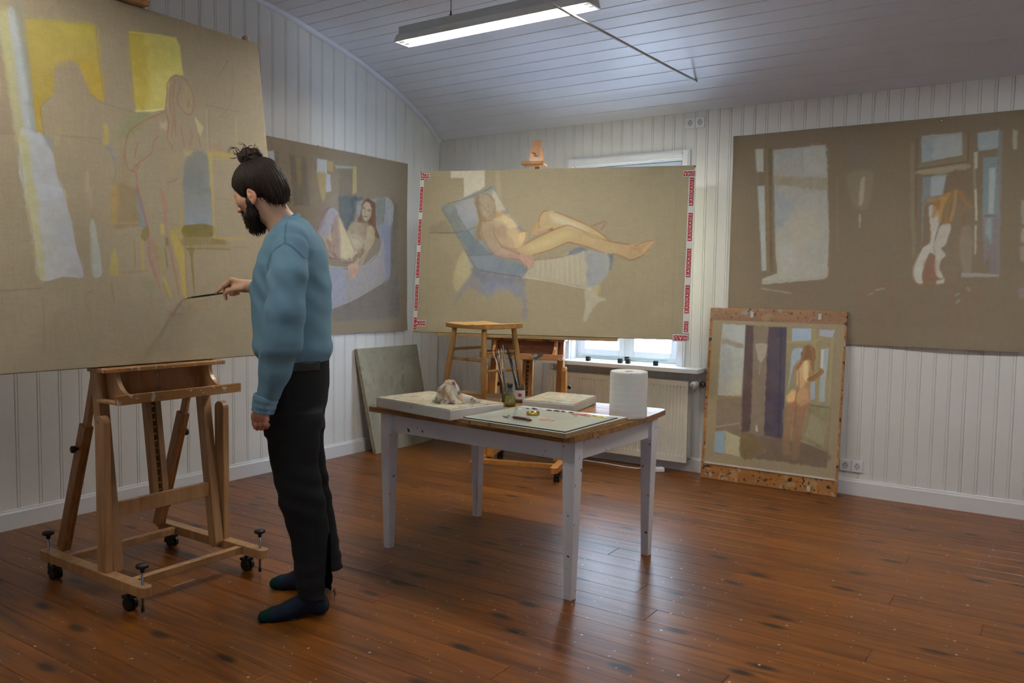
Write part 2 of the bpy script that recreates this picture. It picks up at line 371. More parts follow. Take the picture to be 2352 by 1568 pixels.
B().box(WXL+2.78+.03, WXR+2.78-.03, .028, .042, WZ1-WZ0-.095, WZ1-WZ0-.083).done('blind_bar', plain('blind_bar', lin(120, 130, 145), rough=.4), win)
build_window('window_2', 'white casement window in the wall behind the viewpoint', VX0, VX1, VZ0, VZ1, YF, -1, casing=False)

# ================================================================== LAMPS, ROD, RADIATOR, SOCKETS
def tube_material():
    m, nt, p, N, L = nodes('fluorescent_tube')
    p.inputs['Base Color'].default_value = (1, 1, 1, 1); p.inputs['Emission Color'].default_value = (1.0, .985, .93, 1); p.inputs['Emission Strength'].default_value = TUBE_STRENGTH
    return m
TUBE = tube_material(); REFL = plain('lamp_reflector_white', lin(240, 241, 240), rough=.35, var=.01)
LAMPG = plain('lamp_housing_grey', lin(214, 224, 228), rough=.4, var=.03)
def lamp(x0, x1, yc, z, label, ys=(-.022, .022)):
    t = thing('fluorescent_lamp', label, 'lamp', ((x0+x1)/2, yc, z)); L2 = (x1-x0)/2
    B().box(-L2+.01, L2-.01, -.032, .032, .048, .098).done('housing', LAMPG, t, bevel=.004)
    P = [(-.064, 0), (-.061, 0), (-.034, .046), (.034, .046), (.061, 0), (.064, 0), (.036, .050), (-.036, .050)]
    B().prism(P, lambda a, b, q: (q, a, b), -L2+.012, L2-.012).done('reflector', REFL, t)
    for s in (-1, 1):
        B().prism([(-.064, 0), (.064, 0), (.036, .05), (-.036, .05)], lambda a, b, q: (q, a, b), s*(L2-.012), s*L2).done('end_cap', METALW, t)
    for yy in ys:
        tb = B().tube([(-L2+.05, yy, .020), (L2-.05, yy, .020)], .0130, 14).done('tube', TUBE, t, smooth=True)
        for s in (-1, 1): B().box(min(s*(L2-.05), s*(L2-.012)), max(s*(L2-.05), s*(L2-.012)), yy-.012, yy+.012, .006, .034).done('tube_holder', METALW, tb)
    for s in (-1, 1):
        cx = s*L2*.42; zz = vault_z(yc)-z
        B().tube([(cx, 0, .096), (cx, 0, zz)], .0022, 6).done('hanging_wire', BLACKP, t)
        B().lathe([(.003, .098), (.011, .100), (.011, .108), (.005, .116), (.004, .132)], (cx, 0, 0), 12).done('wire_clamp', BLACKP, t)
    return t
lamp(-3.345, -2.040, 3.742, 2.757, 'long white fluorescent ceiling lamp glowing above the table')
lamp(-.75, .555, 3.742, 2.757, 'second fluorescent ceiling lamp in line, to the right out of view')
lamp(-3.345, -2.040, 1.163, 2.757, 'third fluorescent ceiling lamp near the painting man, above the frame', (0.0,))
rod = B().tube([(-2.151, 5.66, 2.760), (-2.151, 5.0, 2.742), (-2.151, 4.2, 2.728), (-2.151, 3.4, 2.716), (-2.151, 2.45, 2.712), (-2.151, 1.0, 2.724), (-2.151, YF, 2.76)], .0075, 10).done('tie_rod', plain('rod_paint', lin(186, 182, 178), rough=.4), smooth=True)
tag(rod, 'thin pale metal tie rod crossing under the ceiling', 'rod')

RADW = plain('radiator_cream_enamel', lin(226, 222, 208), rough=.35, var=.02)
rad = thing('radiator', 'cream ribbed panel radiator under the window', 'radiator', (-2.79, 5.54, .075))
def rib_panel(y0, y1):
    x0, x1, z0, z1 = -.594, .594, 0, .596; nr = 43; st = (x1-x0-.03)/nr; b = B(); V = []; Fc = []
    xs = [(x0, 0)]; 
    for i in range(nr):
        a = x0+.015+i*st; xs += [(a+st*.22, 0), (a+st*.36, 1), (a+st*.64, 1), (a+st*.78, 0)]
    xs.append((x1, 0)); zs = [z0, z0+.004, z0+.045, z0+.060, z1-.050, z1-.036, z1-.004, z1]
    for j, z in enumerate(zs):
        for x, g in xs:
            dep = .007*g if 3 <= j <= 4 else 0.0
            if j in (0, len(zs)-1): dep = .004
            V.append((x, y0+dep, z))
    n = len(xs)
    for j in range(len(zs)-1):
        for i in range(n-1): Fc.append((j*n+i, j*n+i+1, (j+1)*n+i+1, (j+1)*n+i))
    b.add(V, Fc); b.box(x0+.001, x1-.001, y0+.0085, y1, z0+.002, z1-.002); return b
rib_panel(0, .020).done('front_panel', RADW, rad)
rib_panel(.060, .080).done('rear_panel', RADW, rad)
B().box(-.594, .594, .0205, .0595, .585, .592).done('top_grille', RADW, rad)
for s in (-1, 1): B().box(min(s*.588, s*.594), max(s*.588, s*.594), .0205, .0595, .03, .585).done('side_cover', RADW, rad)
v = B().tube([(.604, .03, .575), (.625, .03, .578), (.64, .03, .578)], [.010, .012, .012], 14).done('valve_body', STEEL, rad, smooth=True)
hd = B().tube([(.640, .05, .578), (.640, .035, .578), (.640, -.010, .579), (.640, -.030, .579), (.640, -.034, .579)], [.012, .022, .024, .020, .008], 20).done('thermostat_head', METALW, rad, smooth=True)
B().tube([(.640, -.0345, .579), (.640, -.036, .579)], [.010, .009], 14).done('thermostat_cap', plain('cap_grey', lin(190, 190, 188), rough=.5), hd)
B().tube([(.640, .052, .578), (.655, .075, .574), (.662, .098, .570)], [.010, .009, .009], 12).done('valve_pipe', STEEL, rad, smooth=True)
B().tube([(.662, .090, .570), (.662, .0975, .570)], [.022, .024], 18).done('pipe_rosette', STEEL, rad, smooth=True)
B().tube([(.598, .03, .035), (.618, .03, .035)], .010, 12).done('bleed_plug', STEEL, rad, smooth=True)
for q in (-.43, .43): B().box(q-.02, q+.02, .081, .0985, .10, .50).done('wall_bracket', RADW, rad)

SOCKW = plain('socket_white', lin(236, 237, 238), rough=.25, var=.01)
SOCKH = plain('socket_hole', lin(28, 28, 30), rough=.6)
def socket(xc, zc, label):
    t = thing('power_socket', label, 'socket', (xc, YB, zc))
    for s in (-1, 1):
        cx = s*.0365
        pl = B().prism([(cx-.036, -.040), (cx+.036, -.040), (cx+.036, .040), (cx-.036, .040)], lambda a, b, q: (a, q, b), -.010, 0).done('cover_plate', SOCKW, t, bevel=.004)
        n = 28; V = []; Fc = []
        prof2 = [(.0225, -.0112), (.0205, -.0116), (.0190, -.0112), (.0185, -.0022), (.0, -.0020)]
        b = B()
        for r_, yy in prof2:
            V += [(cx+r_*math.cos(2*PI*q/n), yy, r_*math.sin(2*PI*q/n)) for q in range(n)]
        for i in range(len(prof2)-1):
            for q in range(n): Fc.append((i*n+q, i*n+(q+1) % n, (i+1)*n+(q+1) % n, (i+1)*n+q))
        # recessed cup drawn proud of the plate as a raised ring with a darker well
        b.add(V, Fc).done('socket_ring', SOCKW, pl, smooth=True)
        B().tube([(cx, -.0101, 0), (cx, -.0106, 0)], .0185, 24).done('socket_well', plain('socket_well', lin(200, 201, 203), rough=.5), pl)
        for hx in (-.0095, .0095): B().tube([(cx+hx, -.0106, 0), (cx+hx, -.0111, 0)], .0028, 10).done('pin_hole', SOCKH, pl)
        for hz in (-.0165, .0165): B().box(cx-.004, cx+.004, -.0114, -.0104, hz-.002, hz+.002).done('earth_clip', SOCKH, pl)
    return t
socket(-2.243, 2.522, 'white double wall socket high up beside the window')
socket(-1.097, .191, 'white double wall socket low beside the leaning painting')

# ================================================================== EASELS
def easel(loc, rz, lean, label, WD, WD2, PAINTED, mast_top, clamp_t, hardware=True, caster_col=BLACKP, knobs=True, head_front=False):
    """local frame: x to the right seen from the front, y backwards, z up"""
    t = thing('studio_easel', label, 'easel', loc, rz, 'studio easels')
    tl = math.tan(lean)
    my = lambda z: .205+(z-.13)*tl                        # centre line of the leaning frame
    def rail(x):
        n = 8; P = [(x-.026, -.080), (x-.026, .690), (x+.026, .690), (x+.026, -.080)]
        P = [(x-.026, .690), (x-.026, -.075)]+[(x-.026+.052*(.5-.5*math.cos(PI*k/n)), -.075-.026*math.sin(PI*k/n)) for k in range(1, n)]+[(x+.026, -.075), (x+.026, .690)]
        P += [(x-.026+.052*(.5+.5*math.cos(PI*k/n)), .690+.022*math.sin(PI*k/n)) for k in range(1, n)]
        r = B().prism(P, lambda a, b, q: (a, b, q), .078, .120).done('base_rail', WD, t, bevel=.003)
        for yy in (.030, .615):
            c = thing_part('caster', t, B().tube([(x-.019, yy, .026), (x-.006, yy, .026)], .0255, 18).tube([(x+.006, yy, .026), (x+.019, yy, .026)], .0255, 18), caster_col)
            B().tube([(x-.006, yy, .026), (x+.006, yy, .026)], .007, 8).tube([(x, yy+.008, .045), (x, yy+.008, .077)], .007, 8).box(x-.021, x+.021, yy-.016, yy+.028, .046, .058).done('caster_fork', caster_col, c)
        for yy, on in ((-.058, knobs), (.672, knobs)):
            if not on: continue
            s_ = B().tube([(x, yy, .018), (x, yy, .190)], .0052, 10).done('levelling_screw', STEEL, t, smooth=True)
            B().lathe([(.008, .172), (.010, .186), (.024, .192), (.0255, .199), (.022, .206), (.0, .209)], (x, yy, 0), 18).done('screw_knob', BLACKP, s_, smooth=True)
            B().lathe([(.0055, .010), (.0068, .012), (.0068, .026), (.0055, .027)], (x, yy, 0), 12).done('screw_foot', BLACKP, s_)
        return r
    def thing_part(nm, par, b, m): return autosmooth(b.done(nm, m, par))
    for s in (-1, 1): rail(s*.288)
    for yy in (.055, .560): B().box(-.262, .262, yy-.018, yy+.018, .082, .114).done('cross_bar', WD, t, bevel=.002)
    # upright struts with rounded heads
    for s in (-1, 1):
        x0, x1 = sorted((s*.272, s*.304)); n = 8
        P = [(.178, .1205), (.178, .745)]+[(.211-.033*math.cos(PI*k/n), .745+.030*math.sin(PI*k/n)) for k in range(1, n)]+[(.244, .745), (.244, .1205)]
        st = B().prism(P, lambda a, b, q: (q, a, b), x0, x1).done('strut', WD, t, bevel=.003)
        B().tube([(s*.3042, .218, .752), (s*.3075, .218, .752)], .007, 12).done('bolt', STEEL, st)
        # leaning masts
        m0, m1 = np.array((s*.246, my(.115), .115)), np.array((s*.246, my(1.36), 1.36))
        ma = B().beam(m0, m1, .022, .026).tube([m0+(-.0219, 0, .002), m0+(.0219, 0, .002)], .026, 14).done('mast', WD, t, bevel=.002)
        # telescopic rear leg
        e0, e1, e2 = np.array((s*.235, .645, .1205)), np.array((s*.235, .432, .705)), np.array((s*.235, .315, 1.06))
        d = (e1-e0)/np.linalg.norm(e1-e0)
        lg = B().beam(e0, e1, .007, .024, (1, 0, 0)).beam(e0+(-.014, 0, 0), e1+(-.014, 0, 0), .006, .024).beam(e0+(.014, 0, 0), e1+(.014, 0, 0), .006, .024).done('rear_leg', WD2, t, bevel=.0015)
        lg2 = B().beam(e1-d*.09+(0, -.012, .012), e2, .011, .017).done('rear_leg_slide', WD, t, bevel=.0015)
        kb = e0+d*.51
        B().tube([kb+(s*.020 if s > 0 else -.020, 0, 0), kb+(s*.030, 0, 0), kb+(s*.032, 0, 0), kb+(s*.046, 0, 0), kb+(s*.050, 0, 0)], [.006, .006, .015, .016, .008], 14).done('rear_leg_knob', BLACKP, lg, smooth=True)
    B().beam((-.224, my(.365)-.004, .365), (.224, my(.365)-.004, .365), .012, .032, (0, 1, 0)).done('lower_beam', WD, t, bevel=.002)
    B().beam((-.224, my(1.28), 1.28), (.224, my(1.28), 1.28), .012, .032, (0, 1, 0)).done('upper_beam', WD, t, bevel=.002)
    # centre post: two strips with a toothed rack between
    za, zb = .335, mast_top
    for s in (-1, 1):
        B().beam((s*.024, my(za)+.030, za), (s*.024, my(zb)+.030, zb), .0135, .016).done('centre_strip', WD, t, bevel=.0015)
    rk = B().beam((0, my(za)+.040, za), (0, my(.93)+.040, .93), .0095, .004).done('rack', WD2, t)
    z = .37
    while z < .92:
        B().beam((-.0085, my(z)+.030, z), (.0085, my(z)+.030, z), .008, .004, (0, 1, 0)).done('rack_tooth', BRASS, rk); z += .031
    # tray
    zl = .955
    B().box(-.290, .290, .183, my(zl)+.006, zl-.004, zl+.012).done('canvas_ledge', PAINTED, t, bevel=.002)
    bp = B().beam((0, my(.835)-.032, .833), (0, my(.95)-.032, .950), .245, .006).done('tray_back', WD2, t)
    B().box(-.285, .285, .098, my(.84)-.030, .826, .836).done('tray_floor', WD, t, bevel=.001)
    B().box(-.298, .298, .080, .098, .828, .868).done('tray_lip', PAINTED, t, bevel=.002)
    for s in (-1, 1):
        n = 12; yb = my(.89)-.040; P = [(yb, .8365), (.100, .8365), (.100, .862)]+[(.100+(.195-.100)*(1-math.cos(PI/2*k/n)), .862+(.950-.862)*math.sin(PI/2*k/n)) for k in range(1, n+1)][::1]
        # concave bracket: sweep from the lip up to the ledge
        P = [(yb, .8365), (.099, .8365), (.099, .858)]+[(.099+.105*math.sin(PI/2*k/n), .858+.092*(1-math.cos(PI/2*k/n))) for k in range(1, n+1)]+[(yb+.012, .950)]
        B().prism(P, lambda a, b, q: (q, a, b), s*.222-.010, s*.222+.010).done('tray_bracket', WD, t, bevel=.001)
    for zz in (.865, .918): B().tube([(0, my(zz)-.038, zz), (0, my(zz)-.043, zz)], [.007, .006], 12).done('tray_bolt', STEEL, bp, smooth=True)
    B().tube([(.010, my(.81)-.005, .812), (.040, my(.81)-.020, .812)], .006, 10).tube([(.046+.011*math.cos(a), my(.81)-.022, .812+.011*math.sin(a)) for a in np.linspace(0, 2*PI, 13)], .0028, 6).done('ratchet_pin', BRASS, t, smooth=True)
    # top clamp
    zc = clamp_t; yc = my(zc)
    sl = B().beam((0, yc+.045, zc-.10), (0, my(zc+.20)+.045, zc+.20), .018, .009).done('clamp_slide', WD, t)
    B().box(-.082, .082, yc-.110, yc+.012, zc, zc+.024).done('clamp_bar', WD, t, bevel=.004)
    n = 10; w1, w2 = .052, .029; P = [(-w1, .024), (w1, .024), (w1, .118)]+[(w1-.022*(1-math.cos(PI/2*k/6)), .118+.020*math.sin(PI/2*k/6)) for k in range(1, 7)]+[(w2, .138), (w2, .165)]
    P += [(w2*math.cos(PI*k/n), .165+.030*math.sin(PI*k/n)) for k in range(1, n)]+[(-w2, .165), (-w2, .138)]
    P += [(-w1+.022*(1-math.cos(PI/2*k/6)), .118+.020*math.sin(PI/2*k/6)) for k in range(6, 0, -1)]+[(-w1, .118)]
    hb = B().prism(P, lambda a, b, q: (a, yc+q+b*tl, zc+b), -.006, .014).done('clamp_head', WD, t, bevel=.003)
    B().tube([(-.008, yc-.012, zc+.090), (-.008, yc-.034, zc+.090)], .004, 8).tube([(-.020, yc-.036, zc+.096), (.006, yc-.036, zc+.086)], .004, 8).done('wing_screw', BRASS, hb, smooth=True)
    return t, my
BEECH = wood('easel_beech', lin(160, 116, 74), lin(190, 146, 100), (30, 30, 3), rough=.4, coat=.15, rnd=.07)
BEECH2 = wood('easel_beech_dark', lin(136, 88, 46), lin(170, 116, 66), (30, 30, 3), rough=.4, coat=.15, rnd=.07)
BEECHP = wood('easel_beech_painty', lin(150, 102, 54), lin(180, 130, 76), (3, 30, 30), rough=.45, rnd=.05, spots=[(26, .60, lin(190, 180, 160)), (34, .66, lin(110, 116, 124)), (60, .68, lin(60, 56, 50))])
PINE = wood('easel_pine_orange', lin(170, 106, 40), lin(204, 142, 66), (30, 30, 3), rough=.4, coat=.2, rnd=.08)
PINE2 = wood('easel_pine_brown', lin(118, 66, 28), lin(152, 92, 44), (3, 30, 30), rough=.45, rnd=.06, spots=[(22, .70, lin(40, 34, 30)), (48, .70, lin(190, 180, 160))])
PINEP = wood('easel_pine_painty', lin(160, 100, 50), lin(190, 130, 70), (3, 30, 30), rough=.5, rnd=.05, spots=[(12, .55, lin(60, 80, 84)), (30, .60, lin(160, 150, 130)), (44, .66, lin(40, 44, 50))])
LEAN1, LEAN2 = math.radians(7.5), math.radians(6.5)
E1 = (-3.05, 2.12, 0); ea1, my1 = easel(E1, PI/2, LEAN1, 'pale beech studio easel on casters holding the canvas being painted', BEECH, BEECH2, BEECHP, 2.46, 2.5635)
E2R = .325; E2 = (-3.085, 4.66, 0)
ea2, my2 = easel(E2, E2R, LEAN2, 'orange pine studio easel behind the table holding the taped canvas', PINE, PINE2, PINEP, 2.10, 2.205, knobs=False)
# chipboard strip that lengthens the second easel's ledge
CHIP = wood('chipboard', lin(120, 88, 52), lin(190, 160, 112), (120, 120, 120), rough=.7, rnd=.02, scale=2)
c2, s2 = math.cos(E2R), math.sin(E2R)
def e2(x, y, z): return (E2[0]+c2*x-s2*y, E2[1]+s2*x+c2*y, z)
b = B(); lo = [(-.66, .160, .9675), (.66, .160, .9675), (.66, .330, .9675), (-.66, .330, .9675)]
b.hexa([e2(*q) for q in lo], [e2(q[0], q[1], .985) for q in lo])
tag(b.done('chipboard_strip', CHIP), 'long chipboard strip laid on the easel ledge under the taped canvas', 'board')
# ================================================================== TABLE
TPAINT = wood('table_white_paint', lin(222, 222, 226), lin(232, 232, 236), (6, 6, 3), rough=.4, rnd=.02, spots=[(20, .685, lin(70, 58, 52)), (28, .70, lin(44, 60, 104))])
TTOP = wood('table_top_wood', lin(112, 74, 36), lin(170, 124, 72), (2.2, 26, 26), rough=.45, coat=.1, rnd=.06, spots=[(7, .72, lin(70, 46, 26)), (40, .73, lin(190, 176, 150))])
TZ = .72; TR = math.radians(-3.0); TC = (-2.245, 3.355)
tb = thing('work_table', 'white painted wooden table with brown plank top', 'table', (TC[0], TC[1], 0), TR)
ct, st_ = math.cos(-TR), math.sin(-TR)
def tl(p): # world -> table frame
    dx, dy = p[0]-TC[0], p[1]-TC[1]; return (ct*dx-st_*dy, st_*dx+ct*dy)
FL_, FR_, BR_, BL_ = [np.array(tl(q)) for q in ((-2.868, 2.985), (-1.640, 2.875), (-1.645, 3.880), (-2.885, 3.800))]
nP = 6
def edge_pt(u, v):                                # bow of the right end, small bow of the left
    a = FL_*(1-u)+FR_*u; c = BL_*(1-u)+BR_*u; p = a*(1-v)+c*v
    bow = .030*(4*v*(1-v))*(u-.5)*2; return (p[0]+bow, p[1])
for i in range(nP):
    v0, v1 = i/nP, (i+1)/nP; n = 5; rr = []
    g = .0012/.95
    for j in range(n+1): rr.append(edge_pt(0, v0+g+(v1-v0-2*g)*j/n))
    top = [edge_pt(0, v0+g), edge_pt(1, v0+g)]+[edge_pt(1, v0+g+(v1-v0-2*g)*j/n) for j in range(1, n+1)]+[edge_pt(0, v1-g)]+[edge_pt(0, v0+g+(v1-v0-2*g)*j/n) for j in range(n-1, 0, -1)]
    if i == 0: # rounded front corners
        c = np.array(top[1]); top[1:2] = [tuple(c+(-.030, 0)), tuple(c+(-.009, .009)), tuple(c+(0, .030))]
    if i == nP-1:
        k_ = [j for j, q in enumerate(top) if q == edge_pt(1, v1-g)][0]; c = np.array(top[k_]); top[k_:k_+1] = [tuple(c+(0, -.030)), tuple(c+(-.009, -.009)), tuple(c+(-.030, 0))]
    B().prism(top, lambda a, b_, q: (a, b_, q), TZ-.026, TZ).done('top_plank', TTOP, tb, bevel=.0012)
LEG = {}
for nm, wpt in dict(fl=(-2.782, 3.045), fr=(-1.688, 2.985), br=(-1.672, 3.722), bl=(-2.760, 3.770)).items():
    x, y = tl(wpt); LEG[nm] = (x, y); a, c = .031, .019
    sx, sy = np.sign(x), np.sign(y)
    lo = [(x+c*i, y+c*j, 0) for i, j in ((-1, -1), (1, -1), (1, 1), (-1, 1))]
    mid = [(x+a*i, y+a*j, .58) for i, j in ((-1, -1), (1, -1), (1, 1), (-1, 1))]; hi = [(q[0], q[1], TZ-.0265) for q in mid]
    B().hexa(lo, mid).hexa(mid, hi).done('leg', TPAINT, tb, bevel=.002)
def apron(a, c):
    (xa, ya), (xb, yb) = LEG[a], LEG[c]; d = np.array((xb-xa, yb-ya, 0.)); L_ = np.linalg.norm(d); d /= L_
    B().beam(np.array((xa, ya, .645))+d*.0315, np.array((xb, yb, .645))-d*.0315, .011, .048, (-d[1], d[0], 0)).done('apron', TPAINT, tb, bevel=.0015)
for q in (('fl', 'fr'), ('fr', 'br'), ('br', 'bl'), ('bl', 'fl')): apron(*q)

# stool standing on the table
STW = wood('stool_wood', lin(150, 104, 48), lin(196, 152, 86), (26, 26, 3), rough=.5, rnd=.04, spots=[(10, .70, lin(110, 84, 46)), (40, .74, lin(205, 196, 170))])
STT = wood('stool_seat_wood', lin(158, 112, 56), lin(206, 160, 96), (3, 26, 26), rough=.5, rnd=.0, spots=[(9, .68, lin(120, 88, 48))])
stl = thing('wooden_stool', 'worn wooden stool with dished square seat standing on the table', 'stool', (-2.675, 3.70, TZ), math.radians(-10))
n = 17; a = .160; V = []; Fc = []
SH = .410
for zt in (1, 0):
    for j in range(n):
        for i in range(n):
            u, v = i/(n-1)*2-1, j/(n-1)*2-1
            x, y = u*a, v*a*.97; r = .010
            # slightly bowed sides, dish in the middle
            x *= 1-.035*v*v; y *= 1-.035*u*u
            dish = -.012*max(0, 1-(u*u+v*v)*.95)
            sag = -.006*(1-u*u)
            e = max(abs(u), abs(v)); rnd_ = -.004 if e > .97 else 0
            V.append((x, y, SH+dish+sag+rnd_ if zt else SH-.032+(.004 if e > .97 else 0)))
for l in (0, 1):
    for j in range(n-1):
        for i in range(n-1):
            q = [l*n*n+j*n+i, l*n*n+j*n+i+1, l*n*n+(j+1)*n+i+1, l*n*n+(j+1)*n+i]
            Fc.append(tuple(q) if l == 0 else tuple(q[::-1]))
rim = [i for i in range(n)]+[j*n+n-1 for j in range(1, n)]+[(n-1)*n+i for i in range(n-2, -1, -1)]+[j*n for j in range(n-2, 0, -1)]
for k_ in range(len(rim)): p_, q_ = rim[k_], rim[(k_+1) % len(rim)]; Fc.append((p_, n*n+p_, n*n+q_, q_))
autosmooth(mesh('seat', V, Fc, STT, stl), 50)
ft = {}
for sx in (-1, 1):
    for sy in (-1, 1):
        tp, bt = np.array((sx*.118, sy*.115, SH-.030)), np.array((sx*.158, sy*.152, 0.0)); ft[sx, sy] = (bt, tp)
        B().tube([bt, bt+(tp-bt)*.4, bt+(tp-bt)*.75, tp], [.0125, .0165, .0165, .0135], 14).done('leg', STW, stl, smooth=True)
def rung(p, q, h, h2=None):
    a_ = ft[p][0]+(ft[p][1]-ft[p][0])*h; c_ = ft[q][0]+(ft[q][1]-ft[q][0])*(h2 or h)
    B().tube([a_, a_*.5+c_*.5, c_], [.0075, .009, .0075], 10).done('rung', STW, stl, smooth=True)
rung((-1, -1), (1, -1), .55); rung((-1, 1), (1, 1), .62); rung((-1, -1), (-1, 1), .68); rung((1, -1), (1, 1), .66); rung((1, -1), (1, 1), .40)

# paint stained blocks, glass palette and small things
def quad_box(name, pts, z0, z1, m, parent=None, bevel=.002, off=None):
    return B().hexa([(p[0], p[1], z0) for p in pts], [(p[0], p[1], z1) for p in pts]).done(name, m, parent, bevel=bevel, off=off)
STAIN = wood('stained_palette_canvas', lin(176, 166, 134), lin(206, 198, 170), (5, 5, 5), rough=.6, rnd=0, spots=[(9, .50, lin(158, 156, 138)), (12, .54, lin(190, 172, 116)), (14, .58, lin(186, 146, 120)), (22, .58, lin(112, 114, 108)), (30, .58, lin(214, 208, 190)), (50, .62, lin(64, 58, 60))], soft=.14)
SIDE = wood('primed_canvas_edge', lin(214, 212, 204), lin(228, 227, 222), (4, 4, 4), rough=.6, rnd=0, spots=[(26, .72, lin(110, 104, 96)), (60, .74, lin(70, 60, 60))])
def block(pts, z0, z1, label):
    o = (sum(p[0] for p in pts)/4, sum(p[1] for p in pts)/4, z0)
    t = thing('palette_canvas', label, 'canvas', o)
    quad_box('stretched_canvas', pts, z0, z1-.001, SIDE, t, .004, o)
    c = np.mean([(p[0], p[1]) for p in pts], axis=0); q = [tuple(c+(np.array(p)-c)*.985) for p in pts]
    quad_box('paint_crust', q, z1-.0009, z1+.0012, STAIN, t, 0, o)
    return t
block([(-2.824, 2.990), (-2.272, 2.888), (-2.215, 3.232), (-2.770, 3.350)], TZ, TZ+.050, 'larger paint stained stretched canvas lying flat, crumpled rag on it')
block([(-2.235, 3.425), (-1.950, 3.445), (-2.020, 3.815), (-2.305, 3.795)], TZ, TZ+.042, 'smaller paint stained stretched canvas lying flat between bottle and paper roll')
PB = [(-2.208, 2.880), (-1.640, 2.842), (-1.632, 3.385), (-2.196, 3.380)]
oP = (-1.92, 3.12, TZ)
pbd = thing('glass_palette', 'pale glass palette on a chipboard panel with paint dabs', 'palette', oP)
quad_box('chipboard_panel', PB, TZ, TZ+.0195, CHIP, pbd, .001, oP)
quad_box('white_laminate', PB, TZ+.0196, TZ+.0215, METALW, pbd, 0, oP)
def pb(u, v): 
    a_ = np.array(PB[0])*(1-u)+np.array(PB[1])*u; c_ = np.array(PB[3])*(1-u)+np.array(PB[2])*u; return a_*(1-v)+c_*v
GQ = [pb(.012, .018), pb(.985, .018), pb(.975, .885), pb(.012, .885)]
gm = plain('palette_glass_green_grey', lin(206, 213, 198), rough=.08, spec=.5, var=.05, nscale=5, coat=.2)
quad_box('glass_edge', GQ, TZ+.0217, TZ+.0252, plain('glass_edge_dark', lin(26, 30, 30), rough=.2), pbd, 0, oP)
quad_box('glass_sheet', [tuple(np.array(q)*.985+np.mean(GQ, axis=0)*.015) for q in GQ], TZ+.0253, TZ+.0262, gm, pbd, 0, oP)
for u in (.10, .30, .63, .88): 
    q = pb(u, 0); B().tube([(q[0]-oP[0], q[1]-oP[1]-.0005, .010), (q[0]-oP[0], q[1]-oP[1]-.0025, .010)], .0045, 10).done('tack', BRASS, pbd)
dabs = [(.12, .74, (230, 230, 232), .016), (.16, .80, (40, 60, 120), .014), (.20, .845, (30, 40, 90), .013), (.23, .82, (24, 26, 40), .012), (.36, .84, (70, 40, 36), .016), (.42, .85, (40, 30, 60), .016), (.48, .855, (44, 50, 40), .013), (.56, .85, (90, 70, 44), .014),
        (.64, .80, (190, 120, 96), .024), (.69, .80, (200, 90, 70), .018), (.73, .83, (206, 76, 56), .020), (.76, .79, (214, 160, 90), .020), (.80, .82, (210, 150, 60), .015), (.84, .80, (226, 200, 110), .018), (.88, .82, (224, 204, 60), .014), (.91, .79, (230, 214, 150), .018), (.68, .72, (226, 206, 196), .010), (.60, .38, (214, 150, 130), .034), (.55, .40, (220, 168, 146), .026)]
for i, (u, v, c, r) in enumerate(dabs):
    p_ = pb(u, v); nn = 11; pts = []
    for j in range(nn):
        rr = r*random.uniform(.55, 1.1); pts.append((p_[0]-oP[0]+rr*1.25*math.cos(2*PI*j/nn), p_[1]-oP[1]+rr*.7*math.sin(2*PI*j/nn)))
    hh = .0263+(.0035 if r < .025 else .0012)
    V = [(a_, b_, .0262) for a_, b_ in pts]+[((a_-p_[0]+oP[0])*.6+p_[0]-oP[0], (b_-p_[1]+oP[1])*.6+p_[1]-oP[1], hh+random.uniform(0, .001)) for a_, b_ in pts]
    mesh('paint_dab', V, [tuple(range(nn))[::-1], tuple(range(nn, 2*nn))]+[(j, (j+1) % nn, nn+(j+1) % nn, nn+j) for j in range(nn)], plain('oil_paint_%d' % i, lin(*c), rough=.35, var=.15, nscale=60), pbd, smooth=True)
# jar lid
q = on_floor(1224, 950, TZ+.030); o = (q[0], q[1], TZ+.0263)
ld = thing('jar_lid', 'brass coloured jar lid lying on the glass palette', 'lid', o)
B().lathe([(.0, .0015), (.027, .0015), (.028, .003), (.0295, .011), (.031, .0125), (.0315, .0115), (.0295, .001), (.028, 0), (.0, 0)], n=36, cap=False).done('lid_shell', BRASS, ld, smooth=True)
B().lathe([(.0, .0045), (.0268, .0045), (.0268, .0018), (.0, .0018)], n=30, cap=False).done('medium_pool', plain('medium_pool', lin(150, 140, 80), rough=.1), ld)
# palette knife
k0, k1 = on_floor(1178, 959, TZ+.032), on_floor(1221, 966, TZ+.032)
kd = (k1-k0)/np.linalg.norm(k1-k0); o = (k0[0], k0[1], TZ+.0263); kz = math.atan2(kd[1], kd[0])
kn = thing('palette_knife', 'palette knife with a dark red wooden handle on the glass', 'palette knife', o, kz)
HL = float(np.linalg.norm(k1-k0))
B().tube([(0, 0, .008), (.006, 0, .008), (.03, 0, .0085), (HL*.6, 0, .009), (HL-.012, 0, .008), (HL, 0, .008)], [.004, .0058, .0068, .0072, .0068, .003], 14).done('handle', plain('knife_handle_wood', lin(92, 44, 34), rough=.35, var=.2, nscale=30, stretch=(.3, 3, 3)), kn, smooth=True)
B().tube([(.002, 0, .008), (-.012, 0, .0085), (-.022, 0, .014), (-.030, .004, .013), (-.036, .006, .006)], [.0028, .0022, .002, .002, .0018], 8).done('crank', STEEL, kn, smooth=True)
bl = [(-.034, .001), (-.040, -.003), (-.060, .004), (-.078, .016), (-.074, .022), (-.050, .016), (-.036, .010)]
B().prism(bl, lambda a_, b_, t: (a_, b_, t+.002-(a_+.034)*.02), 0, .0009).done('blade', STEEL, kn)

